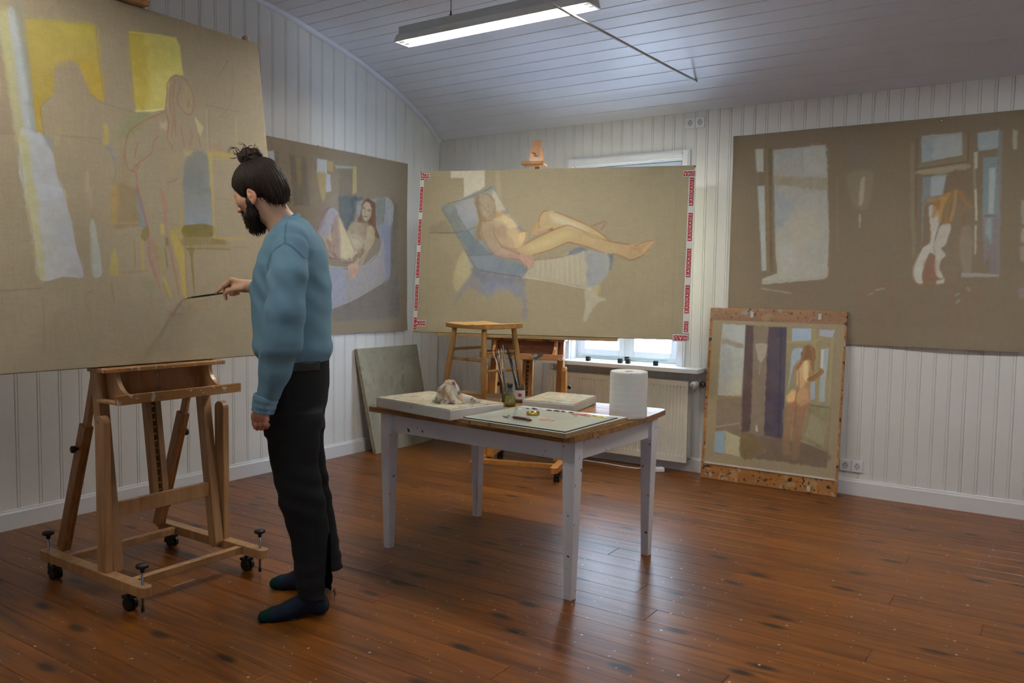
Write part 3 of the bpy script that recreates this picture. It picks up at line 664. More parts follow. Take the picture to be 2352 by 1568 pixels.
# paper towel roll
PAPER = plain('soft_white_paper', lin(238, 237, 231), rough=.9, var=.02, nscale=8, bump=.5, bscale=160, stretch=(1, 1, .6))
rl = thing('paper_towel_roll', 'large white paper towel roll standing at the table corner', 'paper roll', (-1.685, 3.505, TZ))
R_, HH = .0885, .222
outer = [(.021, .006), (.050, .001), (.080, 0), (.0865, .003)]+[(R_+.0007*math.sin(i*1.9), .008+(HH-.016)*i/26) for i in range(27)]+[(.0865, HH-.002), (.080, HH), (.050, HH+.001), (.021, HH-.003)]
B().lathe(outer, n=64, cap=False).done('paper', PAPER, rl, smooth=True)
B().lathe([(.0215, .002), (.0215, HH-.003), (.0195, HH-.003), (.0195, .002), (.0215, .002)], n=32, cap=False).done('cardboard_core', plain('cardboard', lin(132, 100, 70), rough=.8), rl, smooth=True)
fx = []
for i in range(9):
    a_ = math.radians(-62+i*.9); fx.append(((R_+.0016)*math.cos(a_), (R_+.0016)*math.sin(a_)))
B().prism(fx+[(p_[0]*.985, p_[1]*.985) for p_ in fx[::-1]], lambda a_, b_, t: (a_, b_, t), .004, HH-.004).done('loose_sheet_edge', PAPER, rl)

# crumpled rag
def rag():
    c = on_floor(1038, 924, TZ+.052); o = (c[0], c[1], TZ+.0512); t = np.random.default_rng(5)
    V = []; Fc = []; nu, nv = 44, 30
    for j in range(nv+1):
        for i in range(nu):
            th = 2*PI*i/nu; h = j/nv
            crease = .20*math.sin(5*th+6*h)+.15*math.sin(9*th-4*h+1)+.11*math.sin(14*th+11*h)
            r = (.050*(1-h)**.6+.019)*(1+crease*(.45+.6*(1-h)))
            if j == nv: r = .004
            x, y = r*math.cos(th), r*math.sin(th)*.72
            lx = -.012*math.sin(h*PI*.9)-.003
            tail = math.exp(-((th-.05)/.40)**2)+math.exp(-((th-2*PI-.05)/.40)**2); x += tail*(.052 if h < .26 else .052*max(0, (1-(h-.26)*5)))
            z = .098*h+.004*math.sin(7*th+3*h)*(1-h)-.014*(h > .9)*math.sin(2*th)
            if tail > .3 and h < .3: z *= .9
            V.append((x+lx, y, max(0.0, z)))
    for j in range(nv):
        for i in range(nu): Fc.append((j*nu+i, j*nu+(i+1) % nu, (j+1)*nu+(i+1) % nu, (j+1)*nu+i))
    Fc += [tuple(range(nu))[::-1], tuple(nv*nu+i for i in range(nu))]
    m = wood('rag_stained_paper', lin(214, 204, 186), lin(232, 226, 214), (8, 8, 8), rough=.9, rnd=0, spots=[(18, .50, lin(214, 178, 140)), (26, .56, lin(150, 96, 66)), (40, .60, lin(84, 66, 58))], soft=.12)
    g = mesh('crumpled_rag', V, Fc, m, smooth=True); g.location = o; g.rotation_euler = (0, 0, YAW)
    return tag(g, 'crumpled paint stained paper rag on the larger flat canvas', 'rag')
rag()

# jars, bottle and brushes
CLEAR = glass_material('jar_glass', (.90, .93, .88, 1), .10)
bq = on_axis(1170, 905, 2, .78); bo = on_floor(1171, 932, TZ)
bt = thing('oil_bottle', 'small flask of yellow painting oil with a black cap', 'bottle', (bo[0], bo[1], TZ))
B().lathe([(.0, .0), (.029, .0), (.031, .004), (.031, .020), (.027, .045), (.018, .070), (.0125, .085), (.012, .098), (.0095, .098), (.0105, .084), (.016, .068), (.025, .044), (.029, .020), (.028, .004), (.0, .003)], n=32, cap=False).done('flask', CLEAR, bt, smooth=True)
B().lathe([(.0, .004), (.0278, .005), (.0285, .020), (.0245, .044), (.0195, .056), (.0, .056)], n=32, cap=False).done('oil', plain('yellow_oil', lin(176, 160, 60), rough=.1, spec=.6, var=.1), bt, smooth=True)
B().lathe([(.0, .096), (.0135, .096), (.0145, .099), (.0145, .112), (.012, .117), (.0, .118)], n=24, cap=False).done('cap', BLACKP, bt, smooth=True)
jo = on_floor(1168, 924, TZ); JX, JY = jo[0]-.02, jo[1]+.03
def jar(x, y, r, h, name, label, lab=None):
    t = thing(name, label, 'jar', (x, y, TZ))
    B().lathe([(.0, .0), (r-.002, .0), (r, .003), (r, h-.014), (r-.005, h-.008), (r-.004, h), (r-.0065, h), (r-.0075, h-.008), (r-.0025, h-.016), (r-.0025, .006), (.0, .005)], n=32, cap=False).done('glass', CLEAR, t, smooth=True)
    B().lathe([(.0, .0055), (r-.003, .0065), (r-.003, h*.35), (.0, h*.35)], n=28, cap=False).done('turpentine', plain('murky_turpentine', lin(140, 132, 96), rough=.1), t)
    if lab:
        fx = [((r+.0006)*math.cos(a_), (r+.0006)*math.sin(a_)) for a_ in np.linspace(-2.4, .4, 18)]
        B().prism(fx+[(p_[0]*.985, p_[1]*.985) for p_ in fx[::-1]], lambda a_, b_, q: (a_, b_, q), h*.2, h*.72).done('paper_label', plain('label_paper', lin(220, 218, 214), rough=.6, var=.06, nscale=90), t)
        fx = [((r+.0010)*math.cos(a_), (r+.0010)*math.sin(a_)) for a_ in np.linspace(-1.25, -.65, 8)]
        B().prism(fx+[(p_[0]*.985, p_[1]*.985) for p_ in fx[::-1]], lambda a_, b_, q: (a_, b_, q), h*.36, h*.54).done('red_label_mark', plain('label_red', lin(190, 50, 40), rough=.6), t)
    return t
jar(JX-.012, JY, .030, .100, 'brush_jar', 'clear glass jar holding pale brushes behind the oil flask')
jar(JX+.058, JY+.018, .029, .092, 'brush_jar', 'glass jar with white and red label holding black brushes', True)
HAND = {'white': plain('brush_white_lacquer', lin(212, 208, 196), rough=.35, var=.15, nscale=60), 'black': plain('brush_black_lacquer', lin(24, 24, 28), rough=.3, var=.3, nscale=50), 'grey': plain('brush_grey_lacquer', lin(150, 158, 160), rough=.35, var=.1), 'brown': plain('brush_dark_brown', lin(60, 36, 28), rough=.35)}
BR = plain('brush_bristles', lin(196, 170, 120), rough=.8, var=.2, nscale=80)
def brush(base, tip, rmax, colr, label, group='brushes standing in the jars', hand=False):
    base, tip = np.array(base, float), np.array(tip, float); L_ = np.linalg.norm(tip-base); d = (tip-base)/L_
    t = thing('paint_brush', label, 'brush', tuple(base), 0, group); o = np.zeros(3)
    B().tube([o, d*.012, d*.022], [.0015, .0032, .0030] if not hand else [.0008, .0045, .0040], 8).done('bristles', BR, t, smooth=True)
    B().tube([d*.022, d*.042], [.0031 if not hand else .0042, rmax*.8], 8).done('ferrule', STEEL, t, smooth=True)
    B().tube([d*.042, d*(L_*.35), d*(L_*.6), d*(L_-.004), d*L_], [rmax*.82, rmax, rmax*.85, rmax*.6, rmax*.3], 8).done('handle', HAND[colr], t, smooth=True)
    return t
bt_ = [(1132, 805, 'white', .0032, 'white brush leaning furthest left in the brush jars'), (1137, 803, 'brown', .0032, 'dark brown brush close behind the leftmost white brush'), (1145, 802, 'white', .0036, 'second white brush from the left in the brush jars'), (1151, 800, 'white', .0034, 'third white brush from the left in the brush jars'),
       (1155, 792, 'grey', .0048, 'thick grey brush, tallest of those in the jars'), (1160, 801, 'grey', .0030, 'thin grey brush right beside the thick grey one'), (1163, 796, 'black', .0046, 'thick black brush, tallest of the black ones'), (1167, 802, 'black', .0044, 'second thick black brush beside the tallest black one'), (1172, 807, 'black', .0034, 'slim black brush between the thick black and the upright one'), (1182, 805, 'black', .0030, 'slim upright black brush furthest right in the jars')]
for i, (x, y, c, r, lb) in enumerate(bt_):
    left = i < 6; bx_, by_ = (JX-.012, JY) if left else (JX+.058, JY+.018)
    base = (bx_+.010*math.cos(i*2.1), by_+.010*math.sin(i*2.1), TZ+.008)
    dep = np.dot(np.array((bx_, by_, 0)), FWH)+.012*math.cos(i*1.7)
    brush(base, at_depth(x, y, dep), r, c, lb)

# things on the sill and floor
SG = glass_material('shelf_glass', (.80, .93, .92, 1), .10)
gs = thing('glass_plate', 'clear glass plate on dark cork feet lying on the window sill', 'glass plate', (-2.72, 5.60, .767))
B().box(-.36, .32, -.045, .045, .034, .040).done('plate', SG, gs)
for x_ in (-.31, -.035, .03, .255): B().box(x_-.015, x_+.015, -.042, -.012, 0, .0335).done('foot', plain('dark_cork', lin(48, 30, 24), rough=.8), gs, bevel=.002)
ps = thing('power_strip', 'white power strip lying on the floor under the radiator', 'power strip', (-2.40, 5.475, 0), math.radians(38))
B().box(-.10, .062, -.024, .024, 0, .034).done('strip_body', SOCKW, ps, bevel=.007)
for x_ in (-.07, -.025, .02): B().tube([(x_, 0, .0342), (x_, 0, .0346)], .017, 18).done('outlet', plain('outlet_grey', lin(196, 196, 196), rough=.4), ps)
pts = [on_floor(*q, .004) for q in ((1218, 1041), (1235, 1046), (1262, 1050), (1300, 1053), (1345, 1057), (1385, 1063), (1430, 1071), (1462, 1075), (1490, 1075))]
tag(B().tube(pts+[np.array((-2.475, 5.412, .010))], .004, 8).done('power_cable', SOCKW, smooth=True), 'white cable trailing across the floor under the radiator', 'cable')

# ================================================================== PAINTINGS
def value_noise(U, V, sc, seed):
    r = np.random.default_rng(seed); T = r.random((64, 64)).astype(np.float32)
    x, y = U*sc, V*sc; xi, yi = np.floor(x).astype(int), np.floor(y).astype(int); fx, fy = x-xi, y-yi
    fx = fx*fx*(3-2*fx); fy = fy*fy*(3-2*fy); g = lambda a, b: T[a % 64, b % 64]
    return (g(xi, yi)*(1-fx)+g(xi+1, yi)*fx)*(1-fy)+(g(xi, yi+1)*(1-fx)+g(xi+1, yi+1)*fx)*fy
def spline(P, closed, k=5):
    P = np.array(P, float); n = len(P); out = []
    rng = range(n) if closed else range(n-1)
    for i in rng:
        if closed: a, b, c, d = P[(i-1) % n], P[i], P[(i+1) % n], P[(i+2) % n]
        else: a, b, c, d = P[max(i-1, 0)], P[i], P[i+1], P[min(i+2, n-1)]
        for t in np.arange(k)/k:
            out.append(.5*((2*b)+(-a+c)*t+(2*a-5*b+4*c-d)*t*t+(-a+3*b-3*c+d)*t**3))
    if not closed: out.append(P[-1])
    return np.array(out)
class Painting:
    """vertex coloured linen sheet; shapes are given in the linen's own metres (uv)"""
    def __init__(s, o, eu, ev, w_, h_, step, base, gain, seed=1, sat=.82):
        s.o, s.eu, s.ev, s.w, s.h = np.array(o, float), np.array(eu, float), np.array(ev, float), w_, h_
        s.n = np.cross(s.eu, s.ev); s.gain = gain; s.sat = sat
        s.nu, s.nv = int(w_/step), int(h_/step)
        s.U, s.V = np.meshgrid(np.linspace(0, w_, s.nu+1), np.linspace(0, h_, s.nv+1))
        s.seed = seed; s.fr = (0, 0, 1)
        s.nz = [value_noise(s.U, s.V, q, seed+i) for i, q in enumerate((4, 14, 45))]
        # linen: thread slubs in both directions
        th = value_noise(s.U*.15, s.V, 170, seed+9)*.5+value_noise(s.U, s.V*.12, 190, seed+11)*.5
        s.tex = .94+.12*th*1.0; s.th = th
        b = s.col(base)
        s.C = b[None, None, :]*(s.tex*(.97+.06*s.nz[0]))[..., None]
    def frame(s, ox, oy, sc): s.fr = (ox, oy, sc); return s
    def uv(s, pts):
        out = []
        for x, y in pts:
            p = on_plane(s.fr[0]+x/s.fr[2], s.fr[1]+y/s.fr[2], s.o, s.n)-s.o; out.append((p@s.eu, p@s.ev))
        return np.array(out)
    def col(s, c):
        q = np.array(lin(*c)[:3])*s.gain; return q.mean()+(q-q.mean())*s.sat
    def sel(s, P, pad):
        x0, y0 = P.min(0)-pad; x1, y1 = P.max(0)+pad
        i0, i1 = max(0, int(x0/s.w*s.nu)), min(s.nu+1, int(x1/s.w*s.nu)+2); j0, j1 = max(0, int(y0/s.h*s.nv)), min(s.nv+1, int(y1/s.h*s.nv)+2)
        return slice(j0, j1), slice(i0, i1)
    def sd(s, P, X, Y, closed=True):
        n = len(P); d2 = np.full(X.shape, 1e9); ins = np.zeros(X.shape, bool)
        for i in range(n if closed else n-1):
            (ax, ay), (bx_, by_) = P[i], P[(i+1) % n]; dx, dy = bx_-ax, by_-ay; L2 = dx*dx+dy*dy+1e-12
            t = np.clip(((X-ax)*dx+(Y-ay)*dy)/L2, 0, 1); d2 = np.minimum(d2, (X-ax-t*dx)**2+(Y-ay-t*dy)**2)
            if closed and ay != by_:
                ins ^= ((ay > Y) != (by_ > Y)) & (X < (bx_-ax)*(Y-ay)/(by_-ay)+ax)
        d = np.sqrt(d2); return np.where(ins, -d, d) if closed else d
    def put(s, sl, al, c):
        s.C[sl] = s.C[sl]*(1-al[..., None])+c*al[..., None]
    def poly(s, pts, c, a=1.0, f=2.0, n=.15, c2=None, ang=0.0, curve=True, streak=.10):
        """fill; f = soft edge in photograph pixels, c2 = second colour blended along ang degrees"""
        P = s.uv(pts)
        if curve and len(P) > 4: P = spline(P, True)
        px = s.pxm(P); fe = f*px
        sl = s.sel(P, fe*2); X, Y = s.U[sl], s.V[sl]
        if X.size == 0: return s
        d = s.sd(P, X, Y)+(s.nz[2][sl]-.5)*fe*1.2
        al = np.clip(.5-d/(2*fe), 0, 1); al = al*al*(3-2*al)*a
        if n: al = al*(1-n*np.clip(1.5*s.nz[1][sl]-.2+.5*s.th[sl], 0, 1))
        cc = s.col(c)[None, None, :]
        if c2 is not None:
            q = math.radians(ang); g = X*math.cos(q)+Y*math.sin(q); gp = P@np.array((math.cos(q), math.sin(q)))
            t = np.clip((g-gp.min())/(gp.max()-gp.min()+1e-9), 0, 1)[..., None]; cc = cc*(1-t)+s.col(c2)[None, None, :]*t
        cc = cc*(1+streak*(s.nz[2][sl]*.6+s.nz[1][sl]*.4-.5)*2)[..., None]*(.96+.08*s.th[sl])[..., None]
        s.put(sl, al, cc); return s
    def line(s, pts, wd, c, a=.8, curve=True, n=.35):
        P = s.uv(pts)
        if curve and len(P) > 2: P = spline(P, False)
        hw = wd*s.pxm(P)/2; soft = max(hw*.8, s.w/s.nu*.7); sl = s.sel(P, hw+soft*2); X, Y = s.U[sl], s.V[sl]
        if X.size == 0: return s
        d = s.sd(P, X, Y, False); al = np.clip((hw+soft-d)/(soft*1.5), 0, 1)*a
        al = al*(1-n*np.clip(s.nz[2][sl]*1.2, 0, 1)); s.put(sl, al, s.col(c)[None, None, :]*np.ones(X.shape+(1,))); return s
    def pxm(s, P):  # metres per photograph pixel around the shape
        c = s.o+s.eu*P[:, 0].mean()+s.ev*P[:, 1].mean(); return np.dot(c-CAM, FW)/F
    def build(s, name, m, parent=None, off=(0, 0, 0), bulge=None, back=0.0):
        W = np.zeros(s.U.shape) if bulge is None else bulge(s.U, s.V)
        V = s.o+s.U[..., None]*s.eu+s.V[..., None]*s.ev+W[..., None]*s.n-np.array(off)
        nu, nv = s.nu+1, s.nv+1; nF = s.nu*s.nv
        idx = np.arange(nu*nv).reshape(nv, nu)
        q = np.stack([idx[:-1, :-1], idx[:-1, 1:], idx[1:, 1:], idx[1:, :-1]], -1).reshape(-1, 4)
        verts = V.reshape(-1, 3); cols = np.clip(s.C, 0, 1).reshape(-1, 3)
        if back:   # folded edge: a rim that gives the sheet its thickness
            rim = np.r_[idx[0, :], idx[1:, -1], idx[-1, -2::-1], idx[-2:0:-1, 0]]; k = len(rim); base_ = len(verts)
            verts = np.r_[verts, verts[rim]-s.n*back]; cols = np.r_[cols, cols[rim]*.9]
            i = np.arange(k); q = np.r_[q, np.stack([rim[(i+1) % k], rim[i], base_+i, base_+(i+1) % k], -1)]
        me = bpy.data.meshes.new(name); me.vertices.add(len(verts)); me.vertices.foreach_set('co', verts.astype(np.float32).ravel())
        me.loops.add(len(q)*4); me.polygons.add(len(q)); me.loops.foreach_set('vertex_index', q.ravel().astype(np.int32))
        me.polygons.foreach_set('loop_start', (np.arange(len(q))*4).astype(np.int32))
        sm = np.zeros(len(q), bool); sm[:nF] = True; me.update(calc_edges=True); me.polygons.foreach_set('use_smooth', sm)
        at = me.color_attributes.new('paint', 'FLOAT_COLOR', 'POINT')
        at.data.foreach_set('color', np.c_[cols, np.ones(len(cols))].astype(np.float32).ravel()); me.validate()
        me.materials.append(m); return link(bpy.data.objects.new(name, me), parent)
def linen_material():
    m, nt, p, N, L = nodes('painted_linen')
    at = N('ShaderNodeAttribute'); at.attribute_name = 'paint'
    tc = N('ShaderNodeTexCoord'); bp = N('ShaderNodeBump'); bp.inputs['Strength'].default_value = .25; bp.inputs['Distance'].default_value = .001
    nz = N('ShaderNodeTexNoise'); nz.inputs['Scale'].default_value = 420; L(tc.outputs['Object'], nz.inputs['Vector']); L(nz.outputs['Fac'], bp.inputs['Height'])
    mx = N('ShaderNodeMixRGB'); mx.blend_type = 'MULTIPLY'; mx.inputs[0].default_value = .5
    rr = ramp(N, .3, .7, (.80, .80, .80, 1), (1, 1, 1, 1)); n2 = N('ShaderNodeTexNoise'); n2.inputs['Scale'].default_value = 160; L(tc.outputs['Object'], n2.inputs['Vector']); L(n2.outputs['Fac'], rr.inputs[0])
    L(at.outputs['Color'], mx.inputs[1]); L(rr.outputs[0], mx.inputs[2]); L(mx.outputs[0], p.inputs['Base Color'])
    L(bp.outputs[0], p.inputs['Normal']); p.inputs['Roughness'].default_value = .65; p.inputs['Specular IOR Level'].default_value = .25
    return m
LINEN = linen_material(); BAR = wood('stretcher_pine', lin(180, 148, 104), lin(206, 176, 130), (3, 20, 20), rnd=.05)
G = 1.30           # photograph colour -> paint colour (level of light on the walls)

def stretcher(t, o, eu, ev, n, w_, h_, off, dep=.034, bar=.045, gap=.002):
    o, eu, ev, n = (np.array(q, float) for q in (o, eu, ev, n))
    for a, b_, c, d in ((0.001, w_-.001, .001, bar), (.001, w_-.001, h_-bar, h_-.001), (.001, bar, bar, h_-bar), (w_-bar, w_-.001, bar, h_-bar), (w_/2-.02, w_/2+.02, bar, h_-bar)):
        ctr = o+eu*(a+b_)/2+ev*(c+d)/2-n*(dep/2+gap)
        B().obox(ctr, eu*(b_-a)/2, ev*(d-c)/2, n*(dep/2-.0005)).done('stretcher_bar', BAR, t, off=off)
# ---- canvas 1, on the near easel: standing figure sketch, yellow fields, pale column
t7 = LEAN1; ev = np.array((-math.sin(t7), 0, math.cos(t7))); eu = np.array((0, 1.0, 0)); C1O = np.array((-3.30, 1.33, .972)); C1W, C1H = 1.497, 1.602
c1 = Painting(C1O, eu, ev, C1W, C1H, .0036, (160, 147, 121), G*.97, 3, .98)
YEL = (186, 168, 82)
c1.frame(0, 0, 3.564)
c1.poly([(-40, 90), (80, 110), (130, 200), (230, 800), (280, 1090), (160, 1090), (120, 1100), (60, 640), (-40, 160)], (176, 174, 128), .75, 5, c2=(178, 190, 196), ang=0)
c1.poly([(60, 120), (140, 140), (255, 800), (300, 1090), (215, 1090), (150, 640)], (178, 186, 192), .8, 7)
c1.poly([(105, 0), (175, 10), (205, 160), (260, 640), (310, 1085), (270, 1085), (215, 660), (150, 220)], (142, 146, 132), .6, 6)
c1.poly([(-30, 440), (40, 500), (110, 1090), (-30, 1090)], (150, 128, 112), .45, 6)
c1.poly([(0, 120), (60, 640), (130, 1100), (200, 1568), (270, 1568), (215, 1110), (150, 800), (70, 130)], (190, 182, 110), .5, 7)
# first yellow field with the head and shoulders left as bare linen
c1.poly([(205, 150), (780, 205), (800, 330), (850, 700), (862, 835), (800, 825), (735, 770), (690, 620), (640, 530), (560, 495), (480, 515), (440, 560), (445, 700), (430, 790), (360, 830), (335, 900), (350, 1090), (300, 1080), (270, 760)], (180, 160, 76), .92, 3, c2=(168, 146, 52), ang=-75, curve=False)
c1.poly([(240, 170), (560, 180), (780, 230), (800, 480), (640, 470), (330, 560), (250, 420)], (182, 166, 96), .5, 12, c2=(190, 178, 80), ang=20)
c1.poly([(460, 190), (760, 220), (770, 290), (560, 300)], (198, 186, 84), .5, 10)
c1.poly([(650, 520), (800, 500), (850, 760), (850, 830), (790, 800), (720, 700)], (196, 166, 70), .6, 6)
c1.poly([(285, 800), (310, 860), (360, 1090), (315, 1080)], (190, 156, 60), .7, 3)
# second yellow field
c1.poly([(1055, 262), (1125, 262), (1280, 285), (1440, 308), (1470, 370), (1498, 612), (1440, 610), (1390, 640), (1365, 720), (1355, 800), (1345, 890), (1240, 915), (1112, 918), (1100, 760)], (196, 182, 82), .97, 2, c2=(206, 198, 112), ang=10, curve=False, n=.05)
c1.poly([(1060, 270), (1180, 290), (1210, 600), (1240, 820), (1110, 880), (1085, 600)], (182, 160, 62), .7, 10)
c1.poly([(1250, 600), (1480, 580), (1380, 640), (1340, 860), (1200, 880), (1230, 740)], (208, 202, 124), .55, 12)
c1.line([(1112, 908), (1240, 905), (1345, 890)], 3.5, (226, 220, 160), .9); c1.line([(1345, 890), (1362, 740)], 2, (224, 218, 150), .7)
c1.line([(1060, 262), (1280, 282), (1445, 312)], 2, (218, 210, 130), .7)
# lower end of the pale column
c1.poly([(160, 1090), (290, 1088), (345, 1105), (440, 1270), (465, 1420), (520, 1600), (210, 1600)], (184, 190, 198), .92, 3, c2=(196, 200, 202), ang=200)
c1.poly([(150, 1100), (230, 1100), (290, 1600), (210, 1600)], (190, 182, 112), .7, 6)
c1.line([(445, 1270), (462, 1400), (520, 1590)], 2.5, (170, 138, 70), .7)
c1.poly([(355, 1095), (440, 1150), (445, 1260), (390, 1200)], (142, 150, 150), .6, 4)
c1.poly([(450, 1110), (490, 1120), (480, 1190), (445, 1180)], (176, 166, 124), .6, 4)
c1.poly([(845, 1010), (885, 1040), (890, 1170), (840, 1185), (850, 1090)], (186, 168, 86), .75, 3)
c1.poly([(455, 1010), (510, 1085), (480, 1090)], (184, 160, 88), .5, 4)
c1.poly([(870, 1180), (910, 1200), (965, 1310), (940, 1320)], (138, 148, 160), .7, 4)
c1.poly([(985, 1280), (1030, 1290), (1075, 1500), (1040, 1600), (900, 1600), (960, 1420)], (154, 136, 100), .55, 9)
# standing sketched figure
c1.poly([(1065, 930), (1200, 925), (1170, 1060), (1000, 1150), (960, 1120)], (134, 146, 98), .5, 12)
c1.poly([(1500, 720), (1545, 690), (1570, 760), (1575, 900), (1520, 920), (1480, 860)], (172, 158, 118), .5, 8)
c1.poly([(1310, 1000), (1365, 1000), (1360, 1060), (1315, 1050)], (196, 190, 150), .7, 4)
c1.poly([(1600, 960), (1660, 1040), (1640, 1110), (1605, 1020)], (206, 196, 150), .8, 3)
c1.poly([(1500, 1230), (1590, 1240), (1570, 1290), (1510, 1270)], (186, 172, 118), .7, 4)
c1.poly([(1340, 1260), (1500, 1240), (1480, 1380), (1380, 1400)], (168, 154, 112), .4, 10)
c1.poly([(1530, 1290), (1620, 1235), (1700, 1290), (1715, 1568), (1505, 1568), (1505, 1420)], (128, 132, 126), .92, 3, c2=(120, 128, 130), ang=-90)
c1.poly([(1705, 1240), (1740, 1240), (1745, 1568), (1715, 1568)], (186, 170, 96), .7, 3)
c1.line([(1690, 900), (1705, 1250)], 3, (168, 166, 138), .6); c1.line([(1935, 985), (1940, 1250)], 4, (178, 170, 110), .5)
c1.line([(1715, 1250), (1900, 1272)], 10, (186, 164, 70), .75); c1.line([(1720, 1300), (1870, 1300)], 4, (184, 164, 80), .5)
c1.poly([(1715, 1170), (1800, 1170), (1850, 1240), (1720, 1240)], (168, 124, 92), .3, 6)
RED = (160, 100, 66); RED2 = (150, 92, 60)
for P_ in ([(1350, 905), (1365, 760), (1368, 690), (1400, 640), (1440, 618), (1500, 640), (1550, 700), (1585, 800), (1580, 900), (1555, 940), (1510, 920), (1465, 860), (1450, 800), (1480, 700)],
           [(1350, 905), (1380, 1000), (1370, 1130), (1400, 1180), (1420, 1230)], [(1400, 700), (1390, 850), (1420, 1000), (1400, 1120)], [(1430, 660), (1415, 800), (1430, 950), (1440, 1120)], [(1340, 920), (1200, 980), (1065, 1070), (1030, 1180), (1022, 1280), (1050, 1380), (1085, 1400)],
           [(1085, 1400), (1130, 1340), (1240, 1250), (1260, 1150), (1300, 1115)], [(1130, 1165), (1100, 1290)], [(1560, 1060), (1575, 1120), (1550, 1190)], [(1365, 1490), (1410, 1485), (1455, 1460)], [(1620, 1100), (1640, 1200)], [(1480, 1040), (1500, 1150), (1510, 1200)], [(1545, 820), (1540, 880)], [(1100, 1350), (1130, 1360), (1120, 1390)]):
    c1.line(P_, 1.8, RED, .85)
c1.line([(1085, 1400), (1115, 1420), (1125, 1568)], 3.5, (168, 100, 110), .7)
GRY = (128, 112, 110)
for P_ in ([(330, 910), (345, 860), (420, 790)], [(330, 910), (360, 1090)], [(735, 770), (860, 850), (1100, 920)], [(500, 1110), (820, 1135)], [(810, 1150), (900, 1240), (950, 1380), (930, 1480)], [(860, 840), (800, 420), (790, 230)], [(1670, 860), (1950, 915)], [(1865, 500), (1780, 640)], [(1910, 700), (1880, 860), (1800, 960)], [(150, 1180), (200, 1568)], [(0, 1090), (120, 1095)], [(1710, 900), (1715, 1240)]):
    c1.line(P_, 1.4, GRY, .6)
c1.line([(700, 1420), (700, 1568)], 3, (186, 150, 90), .6); c1.line([(735, 1420), (735, 1568)], 3, (170, 110, 76), .6); c1.poly([(705, 1400), (730, 1400), (735, 1568), (705, 1568)], (176, 172, 156), .7, 3)
c1.frame(0, 430, 3.484)
c1.poly([(215, 0), (495, 0), (540, 150), (580, 300), (610, 480), (668, 705), (510, 715), (320, 738), (270, 450), (235, 250)], (186, 190, 196), .95, 2, c2=(200, 202, 200), ang=200)
c1.poly([(205, 0), (290, 0), (320, 300), (345, 560), (350, 735), (315, 738), (255, 380)], (192, 184, 120), .8, 8)
c1.poly([(330, 250), (470, 300), (480, 480), (350, 520)], (188, 190, 176), .4, 14)
c1.poly([(560, 600), (640, 600), (668, 705), (530, 705)], (180, 172, 178), .5, 8)
c1.line([(500, 0), (545, 140), (575, 260)], 3.5, (172, 138, 66), .7); c1.line([(580, 300), (620, 500), (672, 690)], 1.8, (160, 120, 110), .5)
c1.poly([(735, 250), (760, 300), (785, 440), (815, 690), (740, 700), (728, 520), (722, 330)], (180, 188, 180), .92, 2)
c1.line([(715, 0), (720, 120), (740, 240)], 3, (168, 120, 80), .6); c1.line([(735, 400), (740, 700)], 1.5, (160, 104, 84), .5); c1.poly([(700, 0), (735, 0), (735, 220), (715, 120)], (176, 170, 150), .5, 3)
c1.poly([(890, 0), (1085, 0), (1090, 150), (1110, 300), (905, 300), (890, 150)], (152, 132, 94), .7, 5, c2=(140, 118, 82), ang=0)
c1.poly([(880, 0), (940, 0), (930, 290), (900, 300), (885, 140)], (186, 158, 88), .55, 5); c1.line([(905, 290), (1110, 280)], 4, (176, 150, 96), .6); c1.poly([(900, 300), (1110, 300), (1080, 325), (905, 330)], (140, 118, 104), .5, 4)
c1.poly([(1090, 60), (1120, 60), (1165, 240), (1170, 310), (1125, 315), (1112, 200)], (126, 140, 144), .9, 2)
c1.line([(1100, 0), (1120, 90), (1155, 220), (1185, 340), (1195, 440)], 4.5, (166, 100, 100), .8)
c1.poly([(1190, 400), (1240, 440), (1270, 640), (1290, 800), (1240, 720), (1190, 560), (1180, 460)], (164, 134, 116), .8, 3); c1.line([(1185, 480), (1205, 600), (1250, 720), (1280, 810)], 3.5, (168, 106, 96), .7)
c1.poly([(1135, 350), (1175, 320), (1190, 400), (1165, 430), (1130, 400)], (134, 120, 56), .95, 2)
c1.poly([(1285, 20), (1310, 60), (1340, 140), (1330, 290), (1360, 440), (1390, 580), (1420, 700), (1440, 860), (1400, 700), (1350, 520), (1310, 260)], (176, 118, 104), .5, 3)
c1.poly([(1280, 290), (1315, 290), (1320, 370), (1285, 370)], (196, 180, 82), .8, 4)
c1.poly([(1440, 180), (1470, 180), (1470, 420), (1440, 430), (1380, 330), (1430, 300)], (178, 158, 74), .55, 6)
c1.poly([(1370, 340), (1430, 420), (1475, 520), (1480, 700), (1495, 860), (1460, 860), (1435, 640), (1385, 480)], (188, 164, 70), .85, 3)
c1.poly([(1240, 440), (1290, 480), (1320, 640), (1330, 740), (1365, 870), (1330, 840), (1300, 680), (1265, 560)], (160, 144, 74), .6, 4); c1.line([(1310, 720), (1365, 870)], 4, (190, 176, 60), .8)
c1.poly([(1325, 400), (1350, 400), (1350, 470), (1325, 470)], (120, 110, 56), .8, 3); c1.line([(1320, 490), (1340, 640)], 4, (104, 112, 70), .7)
c1.poly([(1475, 0), (1690, 0), (1700, 300), (1475, 300)], (126, 130, 122), .95, 2, c2=(142, 152, 164), ang=-90, curve=False)
c1.poly([(1475, 305), (1700, 305), (1705, 390), (1600, 395), (1475, 400)], (120, 106, 44), .95, 2)
c1.poly([(1475, 390), (1560, 390), (1700, 400), (1830, 445), (1800, 455), (1475, 465)], (136, 118, 50), .85, 4, n=.5)
for q in range(14): c1.line([(1490+q*24, 460), (1492+q*24, 415+8*(q % 3))], 2.2, (118, 104, 46), .6)
